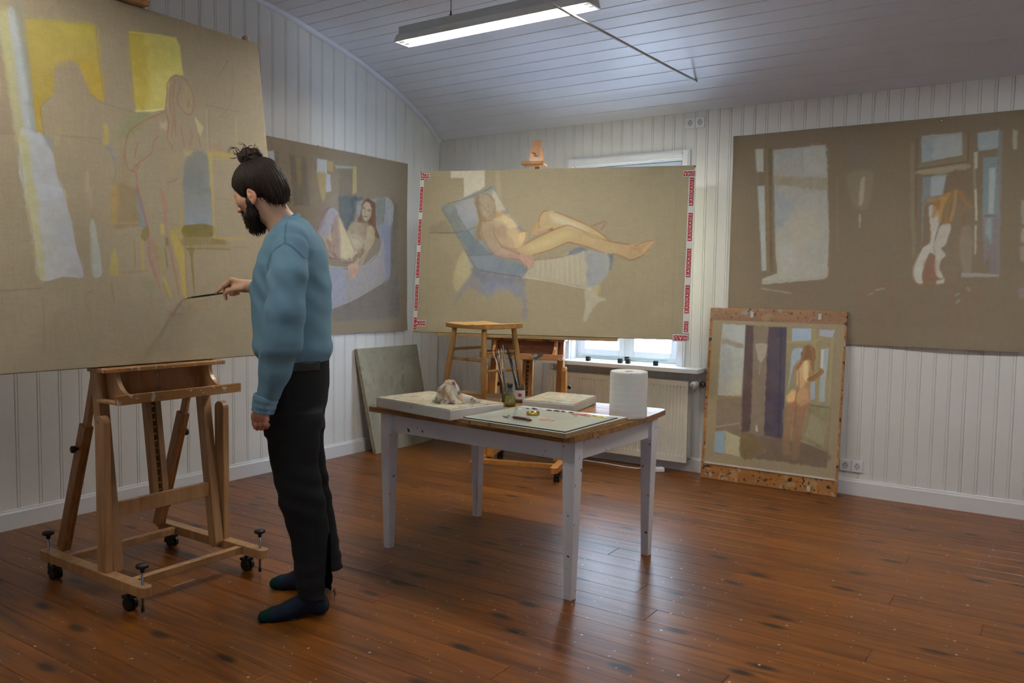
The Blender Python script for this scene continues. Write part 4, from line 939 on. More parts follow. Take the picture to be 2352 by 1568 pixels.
c1.line([(1490, 492), (1650, 490), (1838, 497)], 3.5, (132, 112, 50), .85); c1.poly([(1490, 488), (1560, 490), (1545, 560), (1560, 840), (1550, 840), (1520, 550)], (126, 110, 52), .9, 1.5)
c1.poly([(905, 490), (930, 500), (940, 690), (880, 690), (885, 590)], (184, 168, 84), .75, 3); c1.line([(1135, 440), (1145, 660)], 5, (184, 160, 80), .7)
c1.line([(1700, 0), (1715, 400)], 5, (186, 166, 90), .7); c1.line([(1720, 405), (1950, 415)], 4.5, (184, 158, 80), .7); c1.line([(1945, 250), (1955, 410)], 4, (182, 158, 86), .6); c1.line([(1730, 90), (1870, 100)], 1.5, RED, .5)
c1.poly([(1330, 920), (1400, 930), (1460, 1000), (1420, 1010), (1350, 990)], (176, 150, 136), .6, 6); c1.poly([(1160, 700), (1270, 780), (1260, 860), (1180, 830)], (132, 138, 100), .45, 14)
c1.poly([(1500, 920), (1600, 930), (1600, 965), (1530, 950)], (176, 146, 98), .5, 5)
for P_ in ([(680, 860), (690, 930), (730, 1020)], [(890, 760), (915, 930)], [(340, 870), (355, 1100), (350, 1300)], [(980, 685), (1190, 665)], [(1075, 420), (1085, 640)], [(1250, 490), (1280, 680)], [(1360, 470), (1390, 640), (1430, 860)], [(1340, 985), (1400, 1015), (1470, 1018)], [(690, 850), (740, 830)], [(980, 378), (1030, 378)], [(1480, 380), (1490, 640), (1500, 860)], [(1600, 915), (1690, 890)]):
    c1.line(P_, 1.6, (158, 104, 84), .7)
c1.line([(0, 830), (330, 806)], 2.2, (118, 104, 112), .6); c1.line([(1480, 470), (2000, 480)], 1.4, (150, 120, 80), .5); c1.line([(215, 100), (270, 420), (310, 730)], 1.6, (140, 112, 80), .5)
cv1 = thing('painting_canvas', 'large stretched linen canvas with yellow fields and sketched standing figures', 'canvas', tuple(C1O))
c1.build('painted_linen', LINEN, cv1, C1O, None, .036)
stretcher(cv1, C1O, eu, ev, c1.n, C1W, C1H, C1O)
pg = C1O+eu*(C1W-.055)+ev*C1H-c1.n*.020
B().lathe([(.0, .0), (.020, .0), (.022, .012), (.019, .026), (.010, .034), (.0, .036)], tuple(pg-C1O+np.array((0, 0, -.002))), 18, cap=False).done('corner_peg', plain('pale_peg', lin(206, 186, 150), rough=.5), cv1, smooth=True)
# ---- canvas 2, taped to the far easel: reclining figure on a blue chair
yw2 = .331; n2_ = np.array((-math.sin(yw2), math.cos(yw2), 0)); eu = np.array((math.cos(yw2), math.sin(yw2), 0)); ev = n2_*math.sin(.113)+np.array((0, 0, math.cos(.113)))
C2O = np.array((-3.971, 4.60, .9875)); C2W, C2H = 1.992, 1.197
c2_ = Painting(C2O, eu, ev, C2W, C2H, .0046, (160, 147, 112), G, 11)
p = c2_.frame(930, 300, 3.136)
p.poly([(330, 290), (575, 285), (575, 400), (545, 425), (425, 480), (425, 340), (332, 338)], (206, 200, 172), .92, 1.5, curve=False, n=.1)
p.poly([(650, 285), (685, 285), (690, 500), (660, 430)], (176, 164, 132), .6, 3)
p.poly([(175, 690), (300, 640), (350, 735), (180, 735)], (132, 122, 96), .55, 4, curve=False); p.line([(178, 736), (400, 736)], 2, (108, 98, 76), .7)
# chair
p.poly([(345, 522), (625, 400), (645, 440), (700, 540), (560, 620), (440, 720), (380, 640)], (158, 160, 150), .95, 2, c2=(150, 158, 166), ang=-60)
p.poly([(340, 525), (620, 405), (640, 430), (480, 490), (350, 545)], (138, 142, 136), .7, 3); p.line([(345, 523), (480, 468), (625, 402)], 1.6, (110, 108, 90), .7)
p.poly([(640, 430), (690, 510), (725, 580), (700, 600), (660, 580), (630, 480)], (196, 186, 156), .9, 2)
p.poly([(380, 560), (500, 520), (520, 640), (450, 700)], (164, 166, 176), .6, 8)
p.poly([(270, 570), (290, 540), (330, 530), (360, 560), (400, 650), (450, 720), (370, 740), (340, 700), (300, 630)], (118, 128, 120), .95, 2, c2=(134, 140, 132), ang=-40)
p.poly([(275, 560), (310, 530), (345, 545), (350, 590), (310, 620)], (150, 166, 164), .7, 4)
p.poly([(365, 735), (450, 720), (520, 800), (590, 870), (650, 890), (640, 950), (560, 900), (470, 890), (430, 820)], (124, 136, 140), .97, 2)
p.poly([(450, 715), (520, 690), (560, 790), (640, 880), (600, 890), (520, 810)], (136, 146, 148), .9, 3); p.line([(360, 740), (450, 722), (540, 680)], 1.8, (92, 90, 80), .7); p.line([(450, 722), (530, 800), (640, 890)], 1.8, (90, 96, 100), .7)
p.poly([(455, 900), (640, 890), (720, 930), (850, 960), (900, 985), (880, 1030), (830, 1050), (680, 1030), (530, 1005), (490, 950)], (134, 146, 152), .97, 2, c2=(124, 136, 146), ang=-60)
p.line([(455, 900), (520, 1000), (700, 1035), (840, 1052)], 2, (92, 92, 88), .7); p.poly([(460, 900), (520, 900), (540, 1000), (500, 960)], (146, 154, 154), .5, 5)
# seat front in pale washes
p.poly([(830, 1050), (890, 1000), (940, 930), (1100, 910), (1300, 860), (1340, 1130), (1250, 1115), (1000, 1075)], (184, 176, 146), .93, 2, n=.25)
p.poly([(1290, 860), (1400, 880), (1500, 890), (1490, 960), (1440, 1060), (1350, 1145), (1310, 1120), (1310, 960)], (160, 162, 158), .95, 2, n=.2)
p.poly([(1460, 880), (1503, 890), (1490, 990), (1465, 1000), (1480, 930)], (112, 124, 118), .85, 2); p.poly([(1180, 890), (1250, 840), (1330, 850), (1240, 890)], (124, 132, 138), .85, 3)
p.line([(840, 1052), (1100, 1095), (1345, 1147)], 1.8, (206, 204, 190), .7); p.line([(920, 935), (1080, 920), (1200, 885)], 1.6, (118, 118, 134), .6)
for q in range(9): p.line([(950+q*42, 930-q*6), (960+q*42, 1060+q*7)], 2.0, (196, 190, 164), .35)
# shadows and cushions below
p.poly([(430, 870), (490, 980), (470, 1040), (420, 1100), (370, 1155), (350, 1060), (380, 940)], (194, 184, 132), .85, 4, n=.35)
p.poly([(490, 985), (560, 1020), (840, 1060), (860, 1120), (880, 1340), (850, 1340), (850, 1200), (800, 1200), (740, 1140), (660, 1130), (600, 1215), (570, 1190), (490, 1130), (420, 1160), (355, 1240), (400, 1150), (470, 1050)], (130, 132, 146), .85, 5, n=.3)
p.poly([(560, 1060), (760, 1080), (840, 1180), (700, 1120), (600, 1180)], (128, 136, 160), .5, 8)
p.poly([(1295, 1150), (1390, 1110), (1380, 1180), (1445, 1215), (1390, 1240), (1340, 1300), (1305, 1370), (1285, 1360), (1300, 1240)], (196, 190, 164), .85, 3, n=.4); p.poly([(1330, 1150), (1410, 1100), (1400, 1170), (1350, 1190)], (190, 178, 104), .7, 4)
# figure
SK = (176, 154, 112); p.poly([(500, 500), (520, 470), (580, 450), (630, 480), (650, 540), (645, 620), (560, 660), (540, 720), (555, 790), (510, 760), (495, 740), (530, 640)], (150, 128, 84), .85, 3)
p.poly([(540, 520), (580, 490), (630, 500), (648, 560), (640, 610), (590, 640), (555, 590)], (166, 150, 118), .9, 3)
p.poly([(655, 590), (690, 580), (700, 610), (665, 620)], (196, 150, 60), .8, 3); p.poly([(690, 575), (725, 575), (870, 720), (850, 740)], (132, 134, 146), .75, 4)
p.poly([(545, 670), (600, 650), (700, 610), (740, 605), (810, 690), (770, 700), (850, 740), (868, 740), (860, 800), (810, 850), (700, 820), (650, 760), (560, 720)], (178, 152, 112), .95, 2, c2=(206, 184, 134), ang=0)
p.poly([(700, 615), (745, 610), (810, 680), (760, 700), (720, 680)], (214, 194, 142), .8, 4); p.poly([(760, 690), (845, 735), (865, 760), (855, 800), (830, 820), (800, 740)], (206, 180, 122), .7, 4)
p.poly([(640, 690), (700, 670), (740, 720), (720, 770), (660, 760)], (166, 138, 108), .6, 6)
p.poly([(545, 680), (600, 655), (640, 700), (660, 780), (700, 840), (760, 860), (820, 880), (800, 920), (720, 900), (640, 880), (570, 800), (545, 730)], (176, 152, 118), .95, 2)
p.line([(640, 700), (655, 770), (700, 830), (800, 850)], 2, (150, 98, 74), .55); p.line([(545, 700), (580, 820), (640, 890)], 1.8, (150, 104, 80), .55)
p.poly([(690, 850), (760, 860), (850, 890), (900, 890), (930, 930), (925, 980), (890, 990), (850, 950), (800, 920), (690, 890)], (184, 142, 118), .9, 2); 
for q in range(4): p.line([(850+q*22, 905), (870+q*20, 960+6*(q % 2))], 1.8, (196, 156, 130), .6)
p.line([(700, 845), (800, 875), (880, 900), (930, 960)], 1.4, (140, 78, 64), .5)
p.poly([(905, 740), (960, 640), (980, 590), (1030, 575), (1090, 585), (1200, 635), (1340, 690), (1420, 750), (1470, 790), (1440, 800), (1300, 740), (1160, 690), (1060, 710), (960, 740)], (198, 176, 112), .95, 2, c2=(190, 162, 112), ang=180)
p.poly([(1050, 600), (1150, 630), (1280, 680), (1200, 680), (1080, 650)], (204, 194, 152), .6, 7)
p.poly([(810, 850), (920, 790), (1060, 720), (1160, 685), (1220, 700), (1330, 760), (1480, 800), (1600, 820), (1700, 810), (1780, 780), (1800, 790), (1770, 840), (1740, 890), (1680, 910), (1620, 930), (1580, 905), (1440, 880), (1300, 830), (1180, 800), (1060, 850), (920, 895), (840, 880)], (194, 168, 108), .96, 2, c2=(188, 156, 104), ang=0)
p.poly([(900, 830), (1100, 740), (1200, 740), (1060, 820), (940, 870)], (202, 182, 116), .6, 8); p.poly([(1620, 830), (1720, 810), (1790, 790), (1740, 850), (1660, 870)], (186, 138, 86), .5, 5)
for P_ in ([(900, 745), (950, 660), (985, 590), (1040, 575)], [(1090, 585), (1300, 670), (1470, 780)], [(810, 850), (1000, 750), (1180, 682), (1330, 755), (1480, 800), (1610, 820)], [(1500, 890), (1610, 930), (1700, 905)], [(1170, 800), (1300, 830), (1430, 880)], [(1440, 655), (1350, 690)], [(1450, 655), (1405, 720)], [(1050, 705), (960, 735)], [(820, 730), (862, 740), (858, 800)], [(550, 535), (560, 550)], [(600, 540), (606, 560)]): p.line(P_, 1.5, (158, 96, 54), .6)
p.poly([(1035, 715), (1060, 695), (1068, 715)], (110, 66, 50), .7, 2)
p.line([(640, 880), (820, 900)], 1.2, (140, 96, 80), .4); p.line([(175, 600), (160, 1400)], 1, (140, 126, 96), .4); p.line([(1960, 300), (1925, 1400)], 1, (140, 126, 96), .45)
# finer modelling of the reclining figure and chair
p.frame(1000, 410, 3.319); DK = (104, 92, 76); RB = (142, 88, 58)
p.poly([(55, 240), (80, 205), (130, 200), (165, 250), (235, 385), (150, 408), (110, 330)], (108, 120, 114), .75, 5, c2=(128, 136, 126), ang=-70); p.poly([(70, 235), (110, 205), (135, 225), (110, 260)], (152, 168, 166), .5, 5)
p.poly([(145, 200), (300, 150), (320, 330), (245, 385), (190, 300)], (148, 152, 164), .6, 8, c2=(164, 164, 150), ang=40); p.poly([(200, 330), (310, 290), (320, 350), (250, 390)], (134, 144, 142), .5, 6)
p.poly([(160, 420), (235, 395), (330, 500), (420, 575), (250, 585), (215, 500)], (116, 130, 136), .75, 4, c2=(104, 120, 128), ang=-60); p.poly([(250, 395), (300, 380), (360, 470), (430, 570), (360, 530)], (134, 148, 152), .7, 4)
p.poly([(250, 590), (430, 580), (620, 610), (690, 690), (640, 742), (330, 700)], (124, 138, 148), .55, 5, c2=(108, 124, 136), ang=0); p.poly([(300, 600), (450, 600), (440, 690), (340, 690)], (136, 150, 156), .5, 10)
for P_, w_ in (([(0, 412), (140, 412), (240, 390), (300, 368)], 1.6), ([(95, 190), (300, 130), (440, 62)], 2), ([(145, 200), (180, 300), (240, 390)], 1.4), ([(240, 390), (330, 500), (430, 577)], 1.8), ([(245, 587), (430, 577)], 1.4), ([(155, 420), (215, 520), (250, 590), (320, 692)], 1.8), ([(320, 694), (480, 722), (650, 748)], 2.4), ([(650, 748), (690, 715), (700, 690)], 1.6), ([(55, 240), (110, 330), (150, 410)], 1.4)): p.line(P_, w_, DK, .7)
p.poly([(285, 680), (420, 715), (640, 752), (670, 790), (560, 800), (380, 790), (300, 740)], (112, 116, 132), .6, 8); p.poly([(380, 790), (560, 800), (680, 880), (500, 850), (400, 880)], (134, 144, 168), .5, 10)
p.poly([(300, 150), (340, 115), (390, 110), (440, 150), (455, 210), (440, 260), (400, 290), (360, 280), (335, 210)], (170, 152, 120), .7, 5); p.poly([(300, 150), (330, 125), (340, 190), (350, 260), (390, 320), (350, 340), (345, 420), (355, 470), (315, 470), (300, 430), (330, 340), (310, 230)], (146, 124, 84), .8, 3)
for P_ in ([(300, 180), (330, 260), (340, 330), (310, 420)], [(325, 130), (320, 200), (345, 290)], [(365, 115), (410, 125), (445, 165), (455, 200)], [(345, 360), (330, 420), (345, 465)]): p.line(P_, 2.0, (122, 98, 60), .6)
for P_ in ([(345, 205), (362, 200)], [(372, 222), (385, 228)], [(400, 195), (405, 215)], [(392, 248), (410, 250)], [(455, 210), (440, 265), (400, 292)]): p.line(P_, 1.4, (146, 100, 72), .6)
p.poly([(345, 345), (400, 330), (430, 350), (450, 420), (480, 480), (500, 520), (440, 560), (380, 480), (350, 410)], (168, 148, 116), .75, 4); p.poly([(440, 530), (500, 525), (560, 550), (640, 580), (640, 610), (540, 605), (470, 590)], (180, 148, 124), .85, 3); p.poly([(500, 535), (560, 555), (540, 575), (490, 560)], (196, 172, 152), .6, 5)
p.poly([(630, 575), (680, 575), (735, 595), (755, 640), (745, 675), (700, 680), (670, 650), (640, 620)], (188, 146, 124), .9, 2)
for q in range(4): p.line([(662+q*20, 600+q*3), (690+q*16, 672-q*6)], 2.0, (212, 176, 152), .7); p.line([(670+q*20, 600+q*3), (700+q*15, 672-q*6)], 1.0, (128, 72, 62), .6)
p.poly([(450, 310), (530, 285), (590, 310), (625, 365), (560, 370), (500, 330)], (212, 192, 140), .7, 5); p.poly([(550, 380), (620, 420), (680, 395), (690, 440), (665, 500), (620, 520), (560, 470)], (206, 176, 118), .7, 6); p.poly([(640, 420), (685, 405), (690, 445), (668, 490), (640, 470)], (220, 196, 130), .7, 4)
p.poly([(445, 360), (500, 345), (545, 370), (540, 420), (490, 450), (450, 420)], (164, 136, 108), .6, 7); p.poly([(480, 460), (560, 440), (600, 500), (590, 540), (520, 520)], (174, 142, 104), .6, 7)
for P_ in ([(345, 345), (355, 420), (395, 510), (440, 570)], [(450, 370), (445, 420), (480, 480), (505, 520)], [(505, 520), (580, 550), (640, 575)], [(460, 585), (540, 607), (640, 618), (700, 682)], [(530, 272), (590, 310), (630, 365), (690, 400)], [(630, 410), (685, 402), (690, 445), (660, 505)], [(380, 325), (420, 318), (440, 325)]): p.line(P_, 1.6, RB, .65)
p.frame(1200, 460, 4.072)
p.poly([(80, 300), (150, 150), (165, 170), (150, 290)], (184, 148, 88), .7, 5); p.poly([(270, 150), (330, 160), (460, 210), (600, 270), (560, 275), (400, 220), (300, 190)], (204, 196, 164), .7, 7); p.poly([(130, 290), (250, 280), (240, 300), (150, 305)], (192, 146, 98), .5, 4)
p.poly([(30, 440), (200, 370), (350, 300), (420, 290), (330, 370), (180, 430), (60, 480)], (200, 184, 126), .55, 12); p.poly([(440, 290), (520, 320), (700, 380), (880, 440), (820, 470), (640, 400), (460, 360)], (190, 168, 118), .5, 10); p.poly([(980, 470), (1090, 430), (1100, 470), (1010, 520)], (176, 140, 92), .5, 7)
for P_, w_ in (([(155, 260), (150, 190), (190, 108), (230, 97)], 2.0), ([(300, 108), (430, 155), (600, 230), (720, 300), (810, 375)], 1.6), ([(20, 410), (150, 330), (330, 260), (410, 233), (450, 240)], 2.0), ([(450, 240), (620, 305), (800, 375), (1000, 412)], 1.6), ([(100, 510), (260, 460), (420, 395), (470, 400)], 2.2), ([(470, 400), (620, 440), (760, 490)], 1.6), ([(840, 492), (930, 520), (1000, 558), (1060, 545), (1130, 510), (1190, 455)], 2.0), ([(1060, 430), (1110, 400), (1220, 370)], 1.5), ([(640, 238), (785, 195), (735, 280)], 1.2), ([(110, 555), (300, 535), (420, 510), (500, 445)], 1.6)): p.line(P_, w_, (150, 88, 50), .7)
for q in range(5): p.line([(1130+q*18, 470-q*18), (1150+q*17, 455-q*16)], 2.2, (210, 184, 132), .7)
p.poly([(420, 510), (500, 442), (600, 452), (560, 475), (470, 500)], (112, 122, 138), .8, 3); p.poly([(800, 500), (850, 500), (815, 640), (810, 560)], (104, 116, 112), .85, 2); p.poly([(640, 470), (760, 490), (810, 540), (800, 650), (700, 780), (650, 830), (630, 680)], (154, 160, 162), .5, 10); p.poly([(600, 500), (640, 490), (640, 800), (600, 800)], (136, 142, 144), .5, 6)
for q in range(12): p.line([(60+q*45, 600-q*6), (40+q*48, 690+q*9)], 1.6, (198, 192, 166), .35); p.line([(80+q*45, 600-q*6), (60+q*48, 690+q*9)], 1.2, (158, 148, 118), .3)
cv2 = thing('painting_canvas', 'wide linen canvas with reclining figure, edges bound in red and white tape', 'canvas', tuple(C2O))
def bulge2(U, V):
    u, v = U/C2W, V/C2H
    sag = .010*np.exp(-((v-.02)/.07)**2)*np.exp(-((u-.60)/.10)**2)+.007*np.exp(-((v-.03)/.06)**2)*np.exp(-((u-.08)/.06)**2)
    dg = .0035*np.sin((u*1.5-v*1.1)*21)*np.clip(u-.45, 0, 1)*(1-v)*2.2
    e = np.minimum(np.minimum(u, 1-u)*8, 1)*np.minimum(np.minimum(v, 1-v)*8, 1)
    return sag+dg*e-.004*np.sin(PI*u)*np.sin(PI*v)
c2_.build('painted_linen', LINEN, cv2, C2O, bulge2, .030)
stretcher(cv2, C2O, eu, ev, c2_.n, C2W, C2H, C2O, .022, gap=.008)
B().obox(eu*(C2W/2)+ev*(C2H-.004)-c2_.n*.016, eu*(C2W/2+.006), ev*.003, c2_.n*.014).done('backing_bar', plain('dark_backing', lin(60, 56, 52), rough=.7), cv2)
# tape with lettering
TAPE = plain('white_glossy_tape', lin(226, 226, 222), rough=.2, var=.02, coat=.5); TRED = plain('tape_red', lin(178, 34, 40), rough=.25, var=.04, coat=.4); TINK = plain('tape_letter_white', lin(236, 232, 230), rough=.3, var=.01)
def text_mesh(body):
    cu = bpy.data.curves.new('lettering', 'FONT'); cu.body = body; cu.size = 1.0; cu.align_x = 'CENTER'; cu.align_y = 'CENTER'; cu.extrude = .012; cu.offset = .012
    ob = bpy.data.objects.new('tmp_text', cu); COL.objects.link(ob); dg = bpy.context.evaluated_depsgraph_get(); me = bpy.data.meshes.new_from_object(ob.evaluated_get(dg))
    bpy.data.objects.remove(ob); me.name = 'letter_'+body; me.materials.clear(); me.materials.append(TINK); return me
LET = {c: text_mesh(c) for c in 'BAUHS'}
n_ = c2_.n
def uv2(x, y): q = on_plane(x, y, C2O, n_)-C2O; return np.array((q@c2_.eu, q@c2_.ev))
def tape_strip(a, b, wd):
    """white strip from a to b in canvas metres"""
    d = b-a; L_ = np.linalg.norm(d); d = d/L_; s_ = np.array((-d[1], d[0])); c = (a+b)/2
    W3 = lambda q: eu*q[0]+ev*q[1]
    return B().obox(W3(c)+n_*.0042, W3(d)*L_/2, W3(s_)*wd/2, n_*.0008).done('tape_strip', TAPE, cv2)
def tape_label(par, a, b, hgt, text, lift=.0052):
    d = b-a; L_ = np.linalg.norm(d); d = d/L_; s_ = np.array((-d[1], d[0])); W3 = lambda q: eu*q[0]+ev*q[1]; k_ = len(text); st = L_/k_
    for i, ch in enumerate(text):
        c = a+d*st*(i+.5)
        B().obox(W3(c)+n_*lift, W3(d)*st*.47, W3(s_)*hgt*.5, n_*.0003).done('red_square', TRED, par)
        o = bpy.data.objects.new('letter', LET[ch]); link(o, par); Mx = Matrix.Identity(4); sc_ = hgt*.98
        for r_ in range(3):
            Mx[r_][0] = W3(d)[r_]*sc_*.82; Mx[r_][1] = W3(s_)[r_]*sc_; Mx[r_][2] = n_[r_]*.02; Mx[r_][3] = (W3(c)+n_*(lift+.0007))[r_]
        o.matrix_local = Mx
# left edge, text reading upwards
Lt, Lb = uv2(967.5, 399), uv2(953.5, 759); tapeL = tape_strip(np.array((.012, .012)), np.array((.012, C2H-.03)), .030)
for (ya, yb, tx) in ((488, 430, 'BAUHAUS'), (563, 504, 'BAUHAUS'), (638, 579, 'BAUHAUS'), (713, 654, 'BAUHAUS'), (757, 729, 'AUS'), (414, 399, 'BA')):
    fx_ = lambda y_: 966.5-(y_-393)*(966.5-951.5)/(760-393)
    a, b_ = uv2(fx_(ya), ya), uv2(fx_(yb), yb); a[0] = b_[0] = .013; tape_label(tapeL, a, b_, .0225, tx)
tp = tape_strip(uv2(968, 405), uv2(988, 404.5), .040); tape_label(tp, uv2(968.5, 405), uv2(987, 404.5), .030, 'AUH', .0056)
tp = tape_strip(uv2(953, 742), uv2(979, 742), .044); tape_label(tp, uv2(954.5, 742), uv2(978, 742), .032, 'AUH', .0056)
tapeR = tape_strip(np.array((C2W-.019, .045)), np.array((C2W-.012, C2H-.045)), .044)
for (ya, yb, tx) in ((473, 408, 'BAUHAUS'), (554, 489, 'BAUHAUS'), (637, 571, 'BAUHAUS'), (720, 655, 'BAUHAUS'), (763, 738, 'AUS')):
    a, b_ = uv2(1580, ya), uv2(1580, yb); a[0] = C2W-.019+.007*a[1]/C2H; b_[0] = C2W-.019+.007*b_[1]/C2H; tape_label(tapeR, a, b_, .029, tx)
tp = tape_strip(uv2(1597, 398.5), uv2(1569, 399.5), .044); tape_label(tp, uv2(1596.5, 398.5), uv2(1570, 399.5), .032, 'UHA', .0060)
tp = tape_strip(uv2(1580, 776.5), uv2(1545, 775.5), .048); tape_label(tp, uv2(1579, 776.5), uv2(1547, 775.5), .034, 'HAU', .0060)
# ---- unstretched painting on the left wall: figure seated in a blue armchair
LWX = XL+.006
c3o = np.array((LWX, 2.95, .952)); c3 = Painting(c3o, (0, 1, 0), (0, 0, 1), 2.265, 1.386, .0050, (138, 122, 98), G*1.06, 21)
p = c3.frame(600, 280, 3.015)
p.poly([(-60, 120), (940, 330), (945, 1360), (-60, 1420)], (138, 124, 104), .5, 12, curve=False)
p.poly([(30, 200), (82, 200), (85, 285), (40, 280)], (176, 184, 190), .9, 2, curve=False); p.poly([(82, 200), (110, 205), (125, 330), (95, 330)], (120, 112, 100), .8, 4)
p.poly([(185, 222), (305, 240), (330, 585), (215, 575)], (112, 102, 84), .9, 3, c2=(122, 114, 104), ang=0, curve=False); p.poly([(230, 235), (262, 240), (272, 420), (245, 440)], (160, 138, 82), .75, 6)
p.poly([(310, 345), (530, 350), (535, 610), (330, 600)], (146, 132, 112), .6, 6, curve=False)
p.poly([(380, 255), (448, 265), (448, 358), (378, 352)], (186, 188, 194), .95, 1.5, curve=False); p.poly([(450, 268), (490, 275), (490, 345), (452, 345)], (178, 154, 92), .9, 2, curve=False)
p.poly([(382, 355), (438, 360), (436, 490), (418, 550), (392, 460)], (180, 158, 100), .9, 3); p.poly([(440, 360), (470, 365), (478, 480), (440, 485)], (184, 184, 194), .9, 2, curve=False)
p.poly([(500, 300), (600, 308), (650, 322), (510, 322)], (164, 166, 158), .85, 2); p.poly([(530, 325), (628, 330), (625, 520), (535, 520)], (124, 114, 96), .85, 4, curve=False); p.poly([(628, 308), (652, 310), (655, 490), (625, 500)], (182, 164, 96), .9, 2, curve=False)
p.poly([(860, 540), (940, 555), (945, 1300), (880, 1360), (860, 1000)], (112, 106, 96), .75, 7, curve=False); p.poly([(480, 1290), (640, 1220), (850, 1110), (940, 1080), (940, 1360), (480, 1380)], (116, 108, 100), .85, 5, curve=False)
p.poly([(530, 540), (560, 518), (640, 515), (680, 560), (640, 640), (600, 720), (580, 760), (540, 660)], (92, 100, 102), .97, 2); p.poly([(535, 535), (620, 520), (600, 640), (545, 650)], (106, 116, 112), .7, 6)
p.poly([(640, 560), (700, 545), (850, 525), (900, 560), (905, 640), (885, 760), (888, 900), (885, 1060), (850, 1090), (845, 960), (800, 760), (700, 700)], (142, 146, 152), .97, 2, c2=(136, 138, 156), ang=-80); p.poly([(770, 560), (840, 530), (850, 600), (820, 720), (780, 720)], (128, 130, 122), .8, 4)
p.poly([(850, 525), (895, 560), (905, 610), (885, 740), (860, 620)], (170, 166, 146), .7, 4); p.poly([(640, 560), (690, 550), (690, 690), (640, 690)], (150, 146, 136), .6, 4)
p.poly([(380, 1000), (560, 1015), (670, 1005), (790, 920), (835, 800), (850, 1000), (850, 1095), (640, 1225), (480, 1290), (380, 1300)], (152, 144, 138), .97, 2, c2=(158, 150, 150), ang=0)
p.poly([(380, 1010), (570, 1020), (580, 1240), (480, 1290), (380, 1300)], (146, 146, 162), .9, 3, curve=False); p.line([(470, 1000), (600, 1010), (700, 995), (790, 920)], 2.5, (170, 164, 158), .7); p.line([(570, 1020), (580, 1240)], 2, (170, 148, 124), .5)
p.line([(480, 1292), (640, 1225), (850, 1105)], 2, (180, 172, 140), .5)
# figure
p.poly([(590, 770), (620, 700), (680, 690), (730, 700), (770, 740), (760, 860), (700, 900), (650, 900), (610, 840)], (172, 158, 128), .97, 2, c2=(150, 126, 100), ang=0); p.poly([(600, 780), (660, 770), (700, 800), (640, 860)], (196, 186, 152), .6, 7)
p.poly([(660, 770), (690, 760), (700, 800), (670, 810)], (164, 132, 108), .5, 5)
p.poly([(690, 560), (730, 535), (770, 560), (785, 640), (790, 740), (810, 800), (770, 780), (750, 700), (700, 700), (665, 690), (690, 620)], (112, 78, 50), .95, 2); p.poly([(700, 570), (735, 555), (758, 600), (745, 660), (715, 685), (695, 640)], (178, 158, 128), .95, 2)
for q in ([(705, 610), (722, 608)], [(736, 612), (750, 614)], [(712, 655), (735, 658)]): p.line(q, 2, (96, 64, 52), .8)
p.line([(726, 615), (728, 640)], 1.2, (130, 96, 76), .6)
p.poly([(730, 730), (775, 730), (770, 830), (720, 920), (690, 990), (640, 1000), (640, 970), (690, 890), (720, 800)], (170, 154, 120), .97, 2, c2=(184, 168, 128), ang=0); p.poly([(600, 990), (650, 985), (665, 1010), (640, 1075), (615, 1070), (590, 1000)], (186, 152, 122), .95, 2)
for q in range(3): p.line([(615+q*14, 1010), (612+q*14, 1065)], 1.4, (150, 104, 80), .5)
p.poly([(380, 740), (430, 640), (470, 590), (520, 620), (545, 690), (590, 800), (640, 890), (690, 890), (640, 960), (590, 970), (480, 940), (430, 830)], (158, 146, 148), .97, 2, c2=(198, 180, 134), ang=0)
p.poly([(520, 660), (560, 760), (620, 880), (600, 940), (550, 940), (530, 800)], (200, 188, 146), .8, 5); p.poly([(485, 640), (520, 680), (530, 900), (490, 920), (480, 780)], (146, 116, 96), .7, 5); p.poly([(440, 640), (480, 600), (500, 660), (470, 760), (420, 800), (400, 760)], (156, 148, 156), .8, 5)
p.poly([(440, 820), (490, 760), (485, 900), (450, 880)], (176, 158, 110), .8, 4); p.poly([(600, 960), (690, 880), (700, 850), (660, 930)], (128, 78, 62), .6, 4)
p.line([(380, 745), (430, 645), (472, 590)], 2, (124, 88, 66), .6); p.line([(470, 935), (600, 975), (690, 890)], 2, (116, 72, 58), .6)
# finer modelling of the seated figure
p.frame(720, 430, 3.895)
p.poly([(220, 100), (260, 84), (340, 90), (330, 230), (290, 330), (260, 320), (225, 230)], (98, 104, 102), .6, 6); p.poly([(330, 90), (430, 100), (380, 140), (360, 290), (300, 380), (290, 330), (330, 230)], (78, 86, 94), .75, 6)
p.poly([(560, 120), (630, 96), (610, 300), (560, 350), (540, 240)], (126, 126, 112), .7, 6); p.poly([(640, 100), (690, 140), (690, 340), (640, 350), (625, 220)], (144, 146, 158), .6, 5); p.line([(630, 96), (615, 300), (600, 360)], 1.5, (88, 78, 66), .6); p.line([(630, 92), (690, 130), (705, 180), (690, 370)], 2, (178, 170, 150), .6); p.line([(545, 355), (610, 345)], 1.6, (164, 148, 108), .6)
p.poly([(600, 350), (690, 350), (680, 570), (670, 800), (630, 820), (620, 600)], (128, 130, 154), .6, 6)
p.poly([(440, 110), (480, 103), (530, 130), (545, 200), (540, 330), (575, 440), (550, 450), (510, 350), (480, 330), (500, 240), (490, 150)], (112, 70, 44), .85, 3); p.poly([(435, 130), (460, 108), (440, 180), (415, 290), (385, 310), (410, 230)], (118, 76, 46), .85, 3)
for P_ in ([(500, 130), (525, 190), (520, 300), (555, 430)], [(515, 140), (535, 230), (530, 330)], [(430, 150), (415, 230), (400, 300)]): p.line(P_, 1.6, (150, 96, 58), .6)
p.poly([(430, 180), (450, 140), (485, 145), (508, 190), (500, 250), (470, 295), (440, 290), (425, 240)], (180, 160, 126), .85, 3); p.poly([(470, 250), (505, 200), (500, 260), (465, 300)], (150, 126, 96), .6, 5)
